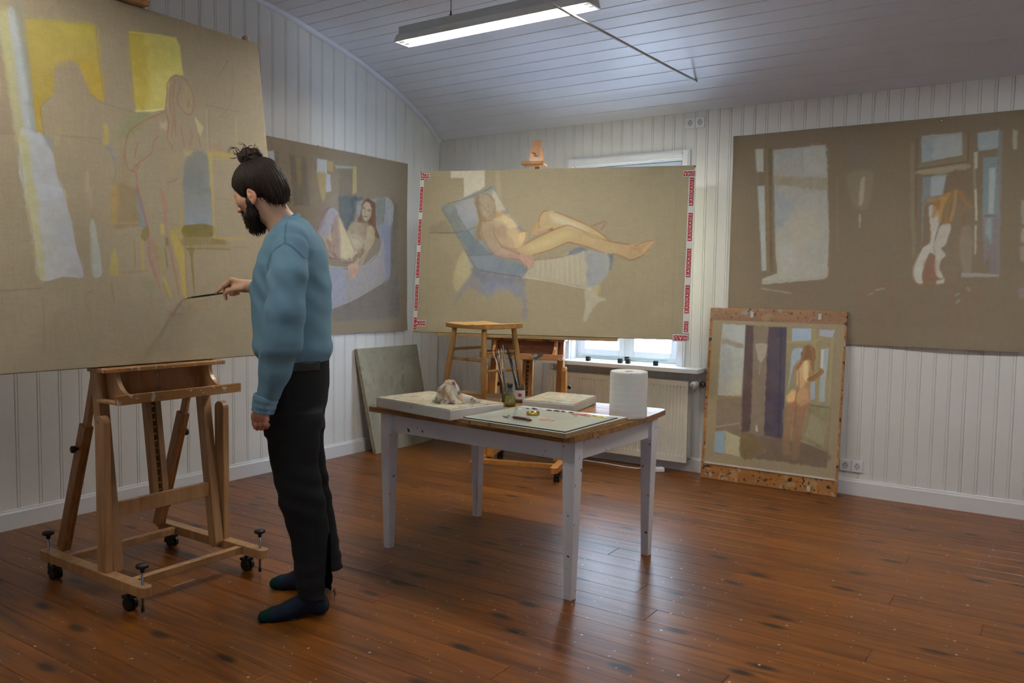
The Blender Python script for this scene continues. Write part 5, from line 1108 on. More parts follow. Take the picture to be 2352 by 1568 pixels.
for P_, w_ in (([(432, 190), (450, 188)], 2.2), ([(475, 205), (498, 212)], 2.2), ([(455, 195), (450, 232), (460, 238)], 1.4), ([(438, 258), (465, 264)], 2.0), ([(430, 180), (452, 178)], 1.2), ([(476, 195), (500, 200)], 1.2)): p.line(P_, w_, (92, 58, 48), .75)
p.poly([(300, 400), (330, 320), (400, 315), (470, 340), (460, 460), (420, 560), (360, 580), (320, 490)], (176, 160, 124), .6, 6, c2=(150, 122, 94), ang=10); p.poly([(310, 400), (350, 370), (370, 400), (330, 440)], (150, 110, 82), .5, 6); p.poly([(340, 450), (420, 460), (440, 500), (390, 550), (340, 520)], (196, 180, 138), .6, 9)
p.poly([(470, 360), (530, 370), (525, 450), (480, 580), (420, 690), (380, 700), (440, 560), (470, 450)], (178, 158, 120), .8, 4, c2=(150, 126, 94), ang=-90); p.poly([(510, 370), (535, 400), (500, 560), (480, 590), (515, 450)], (150, 132, 96), .6, 4)
p.poly([(330, 680), (390, 690), (380, 760), (350, 800), (310, 780), (300, 720)], (192, 154, 124), .85, 3)
for q in range(4): p.line([(318+q*18, 730), (314+q*16, 795-q*6)], 1.5, (136, 86, 66), .6)
p.poly([(20, 370), (80, 230), (130, 185), (180, 190), (215, 250), (165, 330), (100, 460)], (150, 144, 156), .75, 6, c2=(160, 152, 160), ang=40); p.poly([(20, 370), (75, 235), (125, 182), (110, 230), (50, 370)], (134, 104, 82), .6, 5); p.poly([(165, 320), (215, 255), (240, 400), (235, 600), (180, 610), (155, 440)], (160, 132, 112), .8, 4); p.poly([(220, 260), (290, 400), (350, 570), (300, 630), (245, 630), (235, 420)], (200, 182, 134), .85, 4)
p.poly([(100, 460), (155, 410), (155, 490)], (186, 164, 112), .8, 3); p.poly([(100, 470), (160, 500), (180, 610), (330, 660), (420, 600), (440, 560), (400, 560), (330, 640), (220, 640), (140, 600)], (126, 84, 68), .6, 6)
for P_, w_ in (([(20, 372), (78, 232), (130, 183), (165, 182)], 2.0), ([(160, 330), (155, 440), (180, 610)], 1.6), ([(135, 630), (240, 650), (340, 665), (430, 590)], 2.4), ([(440, 500), (430, 580), (400, 640)], 1.8), ([(215, 250), (290, 400), (360, 570)], 1.4), ([(400, 715), (500, 670), (560, 600), (600, 480)], 2.0), ([(340, 445), (400, 470), (420, 500)], 1.2)): p.line(P_, w_, (108, 68, 54), .6)
p.line([(260, 730), (300, 728)], 2, (100, 96, 92), .6); p.line([(395, 712), (480, 690), (545, 640)], 2.2, (176, 168, 160), .6)
def curl(U, V): return .003*np.sin(U*9)*np.sin(V*5)+.010*np.exp(-((V-0)/.10)**2)*(1+.4*np.sin(U*7))+.012
tag(c3.build('wall_painting', LINEN, None, (0, 0, 0), curl), 'unstretched linen painting of a figure seated in a blue armchair, pinned to the gable wall', 'painting')
# ---- large unfinished painting on the right part of the back wall
c4o = np.array((-1.955, YB-.006, .990)); c4 = Painting(c4o, (1, 0, 0), (0, 0, 1), 2.55, 1.408, .0058, (132, 116, 90), G*1.03, 31)
p = c4.frame(1660, 230, 2.613)
p.poly([(305, 300), (470, 285), (622, 268), (630, 460), (640, 800), (632, 1060), (600, 1075), (240, 1105), (240, 1070), (330, 1040), (318, 900), (312, 540), (305, 470)], (186, 184, 164), .96, 2, c2=(176, 180, 176), ang=60, curve=False)
p.poly([(315, 545), (350, 545), (400, 600), (430, 660), (340, 770), (318, 760)], (152, 164, 172), .8, 6); p.poly([(340, 880), (440, 860), (440, 1020), (350, 1040)], (188, 188, 182), .6, 10); p.poly([(400, 660), (560, 640), (590, 820), (440, 900)], (194, 186, 156), .5, 14)
p.poly([(305, 450), (630, 470), (632, 545), (500, 530), (305, 505)], (160, 148, 116), .85, 3, curve=False); p.poly([(480, 285), (620, 270), (625, 440), (490, 445)], (184, 184, 172), .6, 8); p.line([(478, 290), (480, 440)], 4, (156, 156, 144), .5)
p.poly([(195, 295), (245, 292), (246, 430), (205, 430)], (190, 190, 174), .95, 1.5, curve=False); p.poly([(210, 515), (252, 515), (265, 1020), (238, 1025)], (184, 188, 182), .95, 1.5, curve=False)
p.poly([(252, 300), (300, 295), (310, 760), (320, 1030), (270, 1035), (262, 600)], (142, 124, 92), .8, 3, curve=False); p.line([(285, 300), (290, 760), (296, 1020)], 7, (92, 88, 56), .6); p.line([(270, 430), (276, 760), (268, 1000)], 3, (160, 112, 92), .6)
p.line([(200, 300), (215, 560), (240, 1020)], 1.6, (120, 134, 160), .5); p.line([(240, 1130), (300, 1140), (410, 1158)], 3, (170, 164, 152), .6); p.line([(240, 1090), (460, 1075), (630, 1055)], 2, (150, 150, 140), .6)
p.poly([(750, 255), (918, 250), (920, 440), (750, 445)], (132, 116, 102), .6, 5, curve=False); p.poly([(750, 445), (905, 440), (880, 620), (830, 660), (780, 620)], (152, 140, 112), .55, 5)
p.poly([(835, 480), (855, 470), (850, 560), (840, 620), (820, 620)], (186, 176, 146), .7, 3); p.line([(825, 690), (826, 730)], 3.5, (188, 184, 166), .8); p.line([(825, 740), (824, 765)], 2, (180, 176, 160), .7)
# window at the right
p.poly([(1195, 215), (1438, 195), (1440, 330), (1195, 375)], (166, 178, 180), .95, 1.8, c2=(176, 184, 182), ang=0, curve=False); p.poly([(1200, 240), (1255, 235), (1250, 365), (1200, 372)], (134, 154, 158), .7, 6)
p.poly([(1440, 200), (1475, 205), (1475, 420), (1165, 420), (1165, 380), (1440, 340)], (142, 128, 98), .9, 3, curve=False); p.line([(1165, 240), (1160, 700)], 4, (112, 92, 68), .6); p.line([(1475, 205), (1470, 420)], 2.5, (96, 72, 52), .7); p.line([(1170, 414), (1460, 372)], 3, (92, 82, 62), .7)
p.poly([(1170, 425), (1460, 385), (1470, 410), (1320, 440), (1190, 445)], (170, 160, 128), .8, 3); p.poly([(1200, 465), (1345, 450), (1300, 580), (1210, 640), (1195, 900)], (130, 146, 150), .9, 2, curve=False); p.poly([(1250, 460), (1345, 450), (1320, 570), (1250, 580)], (172, 182, 186), .8, 3, curve=False)
p.poly([(1530, 200), (1660, 178), (1655, 290), (1535, 305)], (160, 176, 180), .95, 1.8, curve=False); p.poly([(1655, 180), (1680, 185), (1660, 1050), (1640, 1050)], (140, 144, 142), .7, 3, curve=False)
p.poly([(1565, 345), (1650, 340), (1655, 690), (1560, 690)], (126, 152, 158), .9, 2, curve=False); p.poly([(1600, 410), (1640, 408), (1625, 680), (1595, 680)], (176, 184, 180), .9, 2, curve=False)
p.poly([(1510, 315), (1530, 310), (1528, 410), (1510, 412)], (192, 186, 164), .95, 1.5, curve=False); p.poly([(1508, 535), (1526, 535), (1528, 720), (1518, 720)], (192, 188, 168), .95, 1.5, curve=False); p.poly([(1512, 750), (1526, 750), (1522, 920), (1510, 925)], (186, 182, 164), .9, 1.5, curve=False); p.line([(1512, 420), (1514, 535)], 4, (166, 158, 134), .6)
p.poly([(1560, 700), (1655, 695), (1655, 1050), (1600, 1050), (1600, 930), (1570, 990), (1565, 820)], (134, 116, 122), .85, 3, c2=(140, 146, 148), ang=160, curve=False); p.poly([(1585, 710), (1615, 705), (1612, 860), (1580, 800)], (150, 170, 178), .8, 3)
p.poly([(1435, 1035), (1655, 1045), (1655, 1060), (1435, 1060)], (170, 166, 162), .8, 2, curve=False); p.poly([(1420, 780), (1495, 770), (1490, 1020), (1440, 1020), (1420, 900)], (150, 142, 118), .7, 3); p.line([(1475, 760), (1465, 1010)], 2.5, (166, 120, 96), .6)
# figure from behind at the window
p.poly([(1330, 560), (1345, 470), (1380, 425), (1430, 420), (1480, 450), (1510, 540), (1500, 640), (1440, 600), (1360, 570)], (132, 110, 84), .9, 3)
p.poly([(1215, 640), (1230, 590), (1330, 575), (1440, 540), (1500, 620), (1500, 700), (1440, 700), (1420, 900), (1400, 1080), (1160, 1100), (1145, 1020), (1200, 880), (1240, 760)], (136, 118, 92), .85, 3)
p.poly([(1240, 650), (1275, 640), (1300, 720), (1265, 880), (1280, 930), (1240, 920), (1200, 1040), (1200, 1100), (1160, 1090), (1145, 1010), (1200, 890), (1250, 840)], (196, 194, 180), .95, 2); p.poly([(1305, 760), (1370, 750), (1340, 860), (1310, 890), (1340, 930), (1310, 960), (1300, 1010), (1325, 1065), (1290, 1060), (1270, 1000), (1280, 920), (1270, 880)], (194, 192, 176), .9, 2)
p.poly([(1285, 1085), (1330, 1070), (1330, 1100), (1285, 1105)], (194, 190, 176), .9, 2); p.poly([(1220, 960), (1270, 930), (1275, 1060), (1215, 1080), (1205, 1030)], (150, 104, 78), .7, 4)
for q, P_ in enumerate(([(1345, 565), (1300, 620), (1265, 700)], [(1360, 560), (1320, 640), (1300, 730)], [(1380, 550), (1350, 640), (1340, 740)], [(1400, 545), (1390, 640), (1370, 720)], [(1420, 545), (1450, 600), (1490, 640)], [(1335, 575), (1280, 600), (1235, 600)], [(1290, 600), (1270, 640), (1262, 700)], [(1325, 590), (1310, 650), (1290, 690)])): p.line(P_, 6, (190, 146, 66) if q % 2 else (172, 122, 52), .8)
p.line([(1335, 575), (1230, 585), (1212, 660), (1240, 760), (1200, 880), (1145, 1020), (1165, 1105)], 2, (160, 104, 54), .65); p.line([(1440, 600), (1435, 720), (1420, 860)], 2.2, (162, 100, 54), .6); p.line([(1500, 640), (1450, 700), (1500, 830), (1600, 920)], 1.6, (150, 100, 60), .5); p.line([(1270, 930), (1275, 1105)], 2.5, (168, 90, 70), .6)
p.line([(1215, 1070), (1225, 1105)], 2, (168, 100, 80), .6)
# sofa sketch and guide lines
RD = (156, 98, 66)
for P_ in ([(808, 1160), (900, 1120), (1100, 1108), (1400, 1105), (1540, 1140)], [(808, 1160), (840, 1260), (850, 1360)], [(815, 1165), (880, 1200), (905, 1300), (905, 1380)], [(905, 1150), (950, 1230), (965, 1360)], [(1000, 1115), (1035, 1200), (1040, 1380)], [(1195, 1150), (1195, 1350)], [(1540, 1140), (1500, 1250), (1475, 1370)], [(1520, 1180), (1430, 1210), (1400, 1320), (1400, 1390)], [(1400, 1120), (1370, 1220), (1355, 1360)]): p.line(P_, 1.7, RD, .6)
for P_ in ([(880, 1165), (900, 1160)], [(920, 1140), (970, 1130)], [(1400, 1170), (1420, 1160)], [(1405, 1215), (1420, 1200)], [(1470, 1125), (1480, 1140)]): p.line(P_, 3, (160, 160, 156), .7)
for P_ in ([(60, 300), (760, 255), (1140, 232), (1808, 165)], [(140, 250), (142, 1100)], [(760, 1385), (1750, 1412)], [(660, 330), (640, 1050)], [(680, 300), (690, 1000)], [(1125, 280), (1130, 900)], [(1050, 600), (1060, 1060)]): p.line(P_, 1.2, (152, 106, 76), .5)
p.poly([(1125, 290), (1150, 290), (1150, 690), (1160, 900), (1140, 920), (1130, 640)], (156, 144, 114), .5, 4); p.line([(690, 480), (690, 900)], 4, (148, 136, 108), .4)
p.poly([(1742, 180), (1770, 190), (1765, 295), (1742, 298)], (180, 174, 150), .9, 2); p.poly([(1790, 600), (1830, 600), (1830, 760), (1795, 740)], (164, 160, 144), .8, 3); p.poly([(1785, 880), (1830, 860), (1830, 980), (1785, 960)], (160, 150, 140), .8, 3); p.poly([(1775, 1130), (1830, 1120), (1830, 1190), (1775, 1190)], (146, 138, 134), .7, 3); p.poly([(1795, 770), (1830, 765), (1830, 860), (1790, 850)], (176, 172, 150), .8, 3)
def curl4(U, V): return .004*np.sin(U*6+V*3)+.010+.016*np.exp(-(V/.08)**2)*(.6+.4*np.sin(U*5))+.010*np.exp(-(U/.05)**2)*np.exp(-((V-1.40)/.1)**2)
tag(c4.build('wall_painting', LINEN, None, (0, 0, 0), curl4), 'large unfinished linen painting of a figure at a window, pinned to the long wall', 'painting')
PINM = plain('push_pin_brass', lin(214, 196, 150), rough=.25, metal=.8, var=.05)
def pin(q, nrm, label):
    q, nrm = np.array(q, float), np.array(nrm, float)
    tag(B().tube([q, q+nrm*.004, q+nrm*.009, q+nrm*.010], [.0016, .0016, .0055, .003], 10).done('push_pin', PINM, smooth=True), label, 'pin', 'pins holding the wall paintings')
for (x, y), lb in zip(((1967, 297), (2163, 278), (1690, 324)), ('brass pin at the middle of the long wall painting top edge', 'brass pin furthest right on the long wall painting top edge', 'brass pin in the top left corner of the long wall painting')): pin(on_axis(x, y, 1, YB-.022), (0, -1, 0), lb)
for (x, y), lb in zip(((729, 335), (929, 380)), ('steel pin on the top edge of the armchair painting', 'steel pin in the top right corner of the armchair painting')): pin(on_axis(x, y, 0, XL+.020), (1, 0, 0), lb)

# ---- panel with a small painting leaning against the back wall
q0, q1 = np.array((-2.072, 5.508, 0.0)), np.array((-1.152, 5.512, 0.0)); top0 = np.array((-2.063, 5.6125, 1.203))
eu = (q1-q0)/np.linalg.norm(q1-q0); LW = .920; ev = top0-q0; ev -= eu*(ev@eu); LH = float(np.linalg.norm(ev)); ev /= LH; nn = np.cross(eu, ev)
BOARD = wood('painty_plywood', lin(160, 104, 48), lin(190, 132, 70), (3, 20, 20), rough=.45, coat=.2, rnd=0, spots=[(9, .60, lin(190, 150, 100)), (22, .60, lin(176, 160, 140)), (30, .61, lin(60, 44, 34)), (36, .66, lin(150, 60, 40)), (44, .63, lin(150, 132, 100)), (60, .64, lin(34, 32, 40))], soft=.06)
lp = thing('leaning_panel', 'plywood panel with a painting of a figure at a window, leaning on the long wall', 'painting', tuple(q0))
B().obox(eu*LW/2+ev*LH/2-nn*.009, eu*LW/2, ev*LH/2, nn*.009).done('plywood', BOARD, lp, bevel=.003)
def uv5(x, y): r_ = on_plane(1580+x/3.136, 680+y/3.136, q0, nn)-q0; return r_@eu, r_@ev
u0, v0 = uv5(118, 1188); u1, v1 = uv5(1158, 180)
c5 = Painting(q0+eu*.022+ev*v0+nn*.0005, eu, ev, .885, LH-.085-v0, .0034, (148, 132, 100), G*1.22, 41)
p = c5.frame(1580, 680, 3.136)
p.poly([(245, 200), (1065, 240), (1000, 1240), (500, 1170), (190, 1130)], (124, 106, 86), .9, 2, curve=False)
p.poly([(250, 200), (415, 208), (405, 470), (385, 720), (215, 715), (232, 400)], (178, 178, 160), .95, 2, c2=(168, 180, 182), ang=120, curve=False); p.poly([(245, 300), (400, 345), (400, 375), (245, 340)], (146, 130, 106), .9, 3, curve=False); p.poly([(250, 420), (300, 400), (310, 560), (270, 620), (240, 520)], (150, 158, 160), .6, 6); p.poly([(330, 600), (390, 590), (385, 715), (300, 710)], (188, 184, 150), .6, 8); p.line([(215, 735), (385, 722)], 5, (158, 138, 78), .7)
p.poly([(210, 745), (385, 730), (375, 920), (200, 945)], (136, 118, 94), .8, 4, curve=False); p.line([(200, 942), (370, 915)], 3, (160, 150, 130), .7)
p.poly([(418, 208), (475, 212), (462, 640), (448, 975), (385, 980), (395, 640)], (88, 70, 72), .97, 2, curve=False); p.line([(440, 500), (425, 960)], 6, (104, 74, 54), .5)
p.poly([(478, 215), (580, 218), (560, 640), (548, 985), (460, 975)], (130, 114, 94), .9, 2, curve=False); p.poly([(490, 345), (570, 348), (560, 420), (535, 475), (510, 465), (495, 400)], (166, 156, 140), .9, 2); p.line([(520, 490), (515, 560)], 3, (160, 150, 130), .6); p.poly([(488, 930), (497, 925), (505, 972), (488, 972)], (190, 186, 170), .9, 1.5)
p.poly([(582, 220), (712, 222), (700, 640), (686, 1028), (590, 1015), (548, 1000), (560, 640)], (78, 66, 82), .97, 2, c2=(70, 66, 90), ang=0, curve=False); p.line([(620, 230), (600, 1000)], 8, (92, 76, 84), .5); p.line([(672, 230), (655, 1010)], 5, (60, 54, 70), .5)
p.poly([(715, 225), (1065, 240), (1000, 1110), (800, 1040), (690, 1000)], (150, 138, 98), .95, 2, curve=False)
p.poly([(750, 230), (890, 232), (888, 318), (750, 325)], (150, 176, 196), .95, 1.5, curve=False); p.poly([(950, 240), (1060, 245), (1040, 300), (945, 285)], (160, 168, 184), .95, 1.5, curve=False); p.poly([(755, 390), (830, 380), (800, 480), (760, 520), (720, 680), (740, 520)], (150, 178, 196), .95, 2)
p.poly([(965, 380), (1015, 375), (990, 640), (985, 760), (940, 760)], (160, 176, 180), .95, 2, curve=False); p.poly([(960, 385), (978, 385), (972, 520), (955, 520)], (196, 198, 190), .9, 1.5, curve=False); p.poly([(880, 620), (920, 610), (915, 740), (880, 750)], (150, 172, 184), .9, 2)
p.line([(905, 240), (940, 760)], 8, (164, 146, 90), .6); p.line([(1040, 300), (1020, 780)], 5, (162, 150, 104), .6); p.line([(880, 785), (1010, 800)], 4, (110, 96, 66), .7); p.line([(720, 330), (900, 330), (960, 300)], 5, (166, 152, 104), .6)
p.poly([(870, 800), (1010, 805), (1000, 1100), (810, 1035)], (134, 128, 92), .9, 3, curve=False)
for q in range(8): p.line([(830+q*20, 1000+q*10), (880+q*16, 840+q*12)], 3.2, (164, 158, 122), .5)
p.poly([(400, 990), (690, 1030), (800, 1050), (1000, 1110), (1000, 1240), (600, 1180), (480, 1170), (560, 1110), (550, 1080)], (110, 94, 74), .9, 3, curve=False)
p.poly([(195, 975), (270, 968), (265, 1135), (188, 1125)], (136, 164, 178), .95, 2, curve=False); p.poly([(272, 970), (380, 1015), (378, 1155), (265, 1135)], (180, 174, 132), .95, 2, curve=False); p.poly([(380, 1000), (450, 985), (550, 1080), (552, 1105), (480, 1168), (380, 1155)], (120, 98, 58), .9, 3)
# figure from behind
p.poly([(690, 1010), (720, 830), (710, 740), (730, 690), (780, 660), (775, 540), (755, 520), (790, 460), (830, 450), (890, 470), (895, 560), (880, 640), (880, 760), (850, 900), (800, 1050), (770, 1170), (740, 1170), (680, 1120)], (176, 130, 84), .95, 2, c2=(160, 116, 76), ang=-90)
p.poly([(790, 480), (840, 460), (870, 500), (850, 600), (820, 660), (790, 640), (800, 560)], (206, 178, 112), .8, 4); p.poly([(715, 720), (745, 690), (780, 690), (775, 740), (740, 770), (715, 760)], (212, 176, 106), .85, 3); p.poly([(780, 700), (850, 660), (870, 740), (830, 800), (800, 790), (780, 740)], (196, 152, 96), .8, 4)
p.poly([(740, 770), (780, 760), (790, 800), (760, 830)], (178, 100, 62), .6, 4); p.poly([(830, 470), (850, 480), (865, 600), (850, 610), (835, 560)], (222, 200, 140), .8, 3); p.line([(800, 560), (800, 660), (778, 720), (775, 770)], 2.4, (128, 78, 50), .6)
p.poly([(865, 590), (930, 560), (950, 530), (985, 540), (960, 575), (900, 610), (865, 612)], (160, 112, 56), .95, 2); p.poly([(820, 400), (850, 358), (900, 365), (918, 420), (905, 470), (860, 455), (800, 520), (785, 500), (815, 450)], (124, 84, 46), .97, 2); p.line([(840, 380), (830, 440), (795, 500)], 3, (168, 124, 64), .6); p.line([(890, 450), (905, 540)], 3, (130, 96, 60), .6)
# the legs, light on the back and the panelled door in more detail
p.frame(1780, 740, 2.8)
p.poly([(60, 545), (225, 540), (200, 700), (160, 790), (150, 880), (40, 860), (55, 700)], (132, 114, 86), .9, 3); p.poly([(60, 760), (200, 780), (330, 830), (330, 890), (30, 890), (40, 800)], (112, 95, 75), .85, 5)
p.poly([(78, 510), (132, 520), (134, 560), (128, 640), (100, 720), (95, 800), (100, 850), (48, 842), (55, 720), (70, 640)], (164, 118, 78), .8, 3, c2=(140, 108, 76), ang=-90); p.poly([(138, 520), (216, 510), (212, 580), (188, 660), (164, 770), (150, 850), (130, 885), (108, 870), (118, 740), (132, 640)], (162, 116, 76), .8, 3, c2=(136, 106, 76), ang=-90)
p.line([(135, 540), (128, 640), (112, 730)], 2.5, (112, 82, 58), .6); p.poly([(105, 660), (122, 690), (108, 760), (98, 730)], (176, 148, 104), .5, 4)
p.poly([(74, 490), (100, 440), (128, 440), (134, 490), (110, 516), (84, 514)], (214, 178, 114), .8, 4); p.poly([(136, 470), (150, 440), (200, 440), (216, 500), (180, 540), (150, 530)], (192, 150, 100), .75, 6); p.poly([(110, 516), (134, 500), (140, 545), (120, 560)], (176, 98, 62), .6, 4)
p.poly([(150, 250), (190, 245), (214, 260), (210, 360), (180, 420), (150, 425), (140, 360)], (200, 164, 108), .7, 5); p.poly([(186, 255), (210, 260), (208, 368), (192, 370), (182, 320)], (226, 202, 146), .8, 3); p.poly([(140, 310), (158, 300), (150, 400), (135, 400)], (214, 182, 122), .7, 4)
p.line([(152, 310), (154, 400), (138, 460), (134, 500)], 2.2, (120, 74, 48), .6); p.poly([(116, 290), (140, 250), (138, 310), (120, 340)], (150, 130, 96), .6, 4)
p.poly([(206, 365), (250, 345), (282, 320), (290, 296), (318, 310), (312, 332), (280, 352), (220, 378)], (150, 104, 50), .85, 2); p.line([(210, 366), (252, 346), (286, 318)], 1.6, (110, 70, 38), .6)
p.poly([(178, 190), (200, 152), (236, 150), (258, 190), (254, 230), (240, 300), (228, 240), (190, 240), (150, 310), (138, 290), (165, 230)], (132, 92, 52), .8, 3); 
for P_ in ([(200, 160), (180, 220), (145, 300)], [(220, 155), (240, 200), (242, 290)], [(190, 180), (170, 240)], [(232, 160), (250, 200), (250, 240)]): p.line(P_, 2, (164, 120, 66), .6)
for q in range(10): p.line([(176+q*14, 720+q*7), (205+q*11, 560+q*14)], 2.4, (166, 160, 124), .35)
p.line([(225, 535), (340, 550)], 3, (110, 98, 70), .7); p.line([(165, 760), (330, 830)], 2, (176, 164, 124), .5)
c5.build('painted_linen', LINEN, lp, q0, None, 0.0)
uE = .022
B().obox(eu*(uE+.885/2)+ev*(v0-.006)+nn*.003, eu*.440, ev*.006, nn*.003).done('bottom_batten', plain('white_batten', lin(214, 206, 190), rough=.5), lp)
def film_mat():
    m, nt, pr, N, L = nodes('clear_tape_film'); pr.inputs['Base Color'].default_value = (.78, .76, .74, 1); pr.inputs['Roughness'].default_value = .12; pr.inputs['Alpha'].default_value = .22; pr.inputs['Specular IOR Level'].default_value = .8
    nz = N('ShaderNodeTexNoise'); nz.inputs['Scale'].default_value = 60; bp = N('ShaderNodeBump'); bp.inputs['Strength'].default_value = 1; bp.inputs['Distance'].default_value = .006; L(nz.outputs['Fac'], bp.inputs['Height']); L(bp.outputs[0], pr.inputs['Normal'])
    rp = ramp(N, .35, .65, (.7, .68, .66, 1), (.86, .85, .84, 1)); L(nz.outputs['Fac'], rp.inputs[0]); L(rp.outputs[0], pr.inputs['Base Color']); return m
nu_, nv_ = 90, 8; V = []; Fc = []
for j in range(nv_+1):
    for i in range(nu_+1):
        u_, v_ = .004+.912*i/nu_, LH-.088+.080*j/nv_
        V.append(eu*u_+ev*v_+nn*(.0028+.0022*random.random()))
for j in range(nv_):
    for i in range(nu_): a = j*(nu_+1)+i; Fc.append((a, a+1, a+nu_+2, a+nu_+1))
mesh('clear_film_strip', V, Fc, film_mat(), lp)
for u_ in (.30, .75): B().obox(eu*u_+ev*(LH-.040)+nn*.0062, eu*.011, ev*.020, nn*.0004).done('masking_tape', plain('masking_tape', lin(196, 190, 190), rough=.5), lp)
B().obox(eu*.745+ev*.028+nn*.007, eu*.012, ev*.018, nn*.007).done('panel_peg', plain('cream_peg', lin(210, 200, 170), rough=.6), lp, bevel=.003)
# ---- blank primed canvas leaning in the corner
bl_, br_, tr_, tl_ = np.array((-4.425, 4.690, 0)), np.array((-4.455, 5.415, 0)), np.array((-4.560, 5.330, .828)), np.array((-4.560, 4.615, .828))
nb_ = np.cross(br_-bl_, tl_-bl_); nb_ /= np.linalg.norm(nb_)
GC = wood('grey_primed_canvas', lin(138, 132, 112), lin(172, 166, 142), (3, 3, 3), rough=.7, rnd=0, spots=[(16, .56, lin(150, 144, 120)), (40, .60, lin(162, 154, 130))])
bc = thing('blank_canvas', 'grey toned blank canvas leaning in the room corner behind the table', 'canvas', tuple(bl_))
Q = [q-bl_ for q in (bl_, br_, tr_, tl_)]; Q2 = [q-nb_*.022 for q in Q]
B().hexa(Q2, Q).done('toned_linen', GC, bc, bevel=.002)
cen = sum(Q)/4
for a, c in ((0, 1), (1, 2), (2, 3), (3, 0)):
    P4 = [Q[a]-nb_*.0225, Q[c]-nb_*.0225, Q[c]*.9+cen*.1-nb_*.0225, Q[a]*.9+cen*.1-nb_*.0225]; mesh('stretcher_bar', P4+[q-nb_*.008 for q in P4], [(0, 1, 2, 3), (7, 6, 5, 4), (0, 4, 5, 1), (1, 5, 6, 2), (2, 6, 7, 3), (3, 7, 4, 0)], BAR, bc)

# ================================================================== THE PERSON
# body-space axes: l = to the right as seen, d = away from the viewpoint, z = up
def ldz(P): return np.array((P@RT0, P@FWH, P[2]))
def J(px, py, dep): return ldz(at_depth(px, py, dep))          # joint read from the photograph at a given distance
def to_world(A): return A[:, :1]*RT0+A[:, 1:2]*FWH+A[:, 2:3]*np.array((0, 0, 1.0))
f32 = np.float32
def smin(a, b, k): h = np.clip(.5+.5*(b-a)/k, 0, 1); return b*(1-h)+a*h-k*h*(1-h)
def smax(a, b, k): return -smin(-a, -b, k)
def cone(P, a, b, ra, rb):
    a, b = np.asarray(a, f32), np.asarray(b, f32); ab = b-a; t = np.clip(((P-a)@ab)/(ab@ab), 0, 1).astype(f32)
    return np.sqrt((((P-a)-t[:, None]*ab)**2).sum(1))-(ra+(rb-ra)*t)
def chain(P, pts, rs, k=.012):
    d = cone(P, pts[0], pts[1], rs[0], rs[1])
    for i in range(1, len(pts)-1): d = smin(d, cone(P, pts[i], pts[i+1], rs[i], rs[i+1]), k)
    return d
def ell(P, c, r, R=None):
    q = P-np.asarray(c, f32)
    if R is not None: q = q@np.asarray(R, f32).T        # rows of R are the ellipsoid axes
    r = np.asarray(r, f32); k0 = np.sqrt(((q/r)**2).sum(1)); k1 = np.sqrt(((q/(r*r))**2).sum(1))+1e-9
    return k0*(k0-1)/k1
def loft(P, rows, kz=.01, cap=(True, True)):
    """rows: (py, x left, x right, distance, half depth) measured on the photograph"""
    T = []
    for py, xl, xr, dep, b in rows:
        A, C = J(xl, py, dep), J(xr, py, dep); T.append(((A[2]+C[2])/2, (A[0]+C[0])/2, dep, abs(C[0]-A[0])/2, b))
    T = np.array(sorted(T)); z = P[:, 2]; g = lambda i: np.interp(z, T[:, 0], T[:, i]).astype(f32)
    cl, cd_, a, b = g(1), g(2), g(3), g(4); x, y = (P[:, 0]-cl)/a, (P[:, 1]-cd_)/b
    d = (np.sqrt(x*x+y*y)-1)*np.minimum(a, b)
    if cap[0]: d = smax(d, T[0, 0]-z, kz)
    if cap[1]: d = smax(d, z-T[-1, 0], kz)
    return d
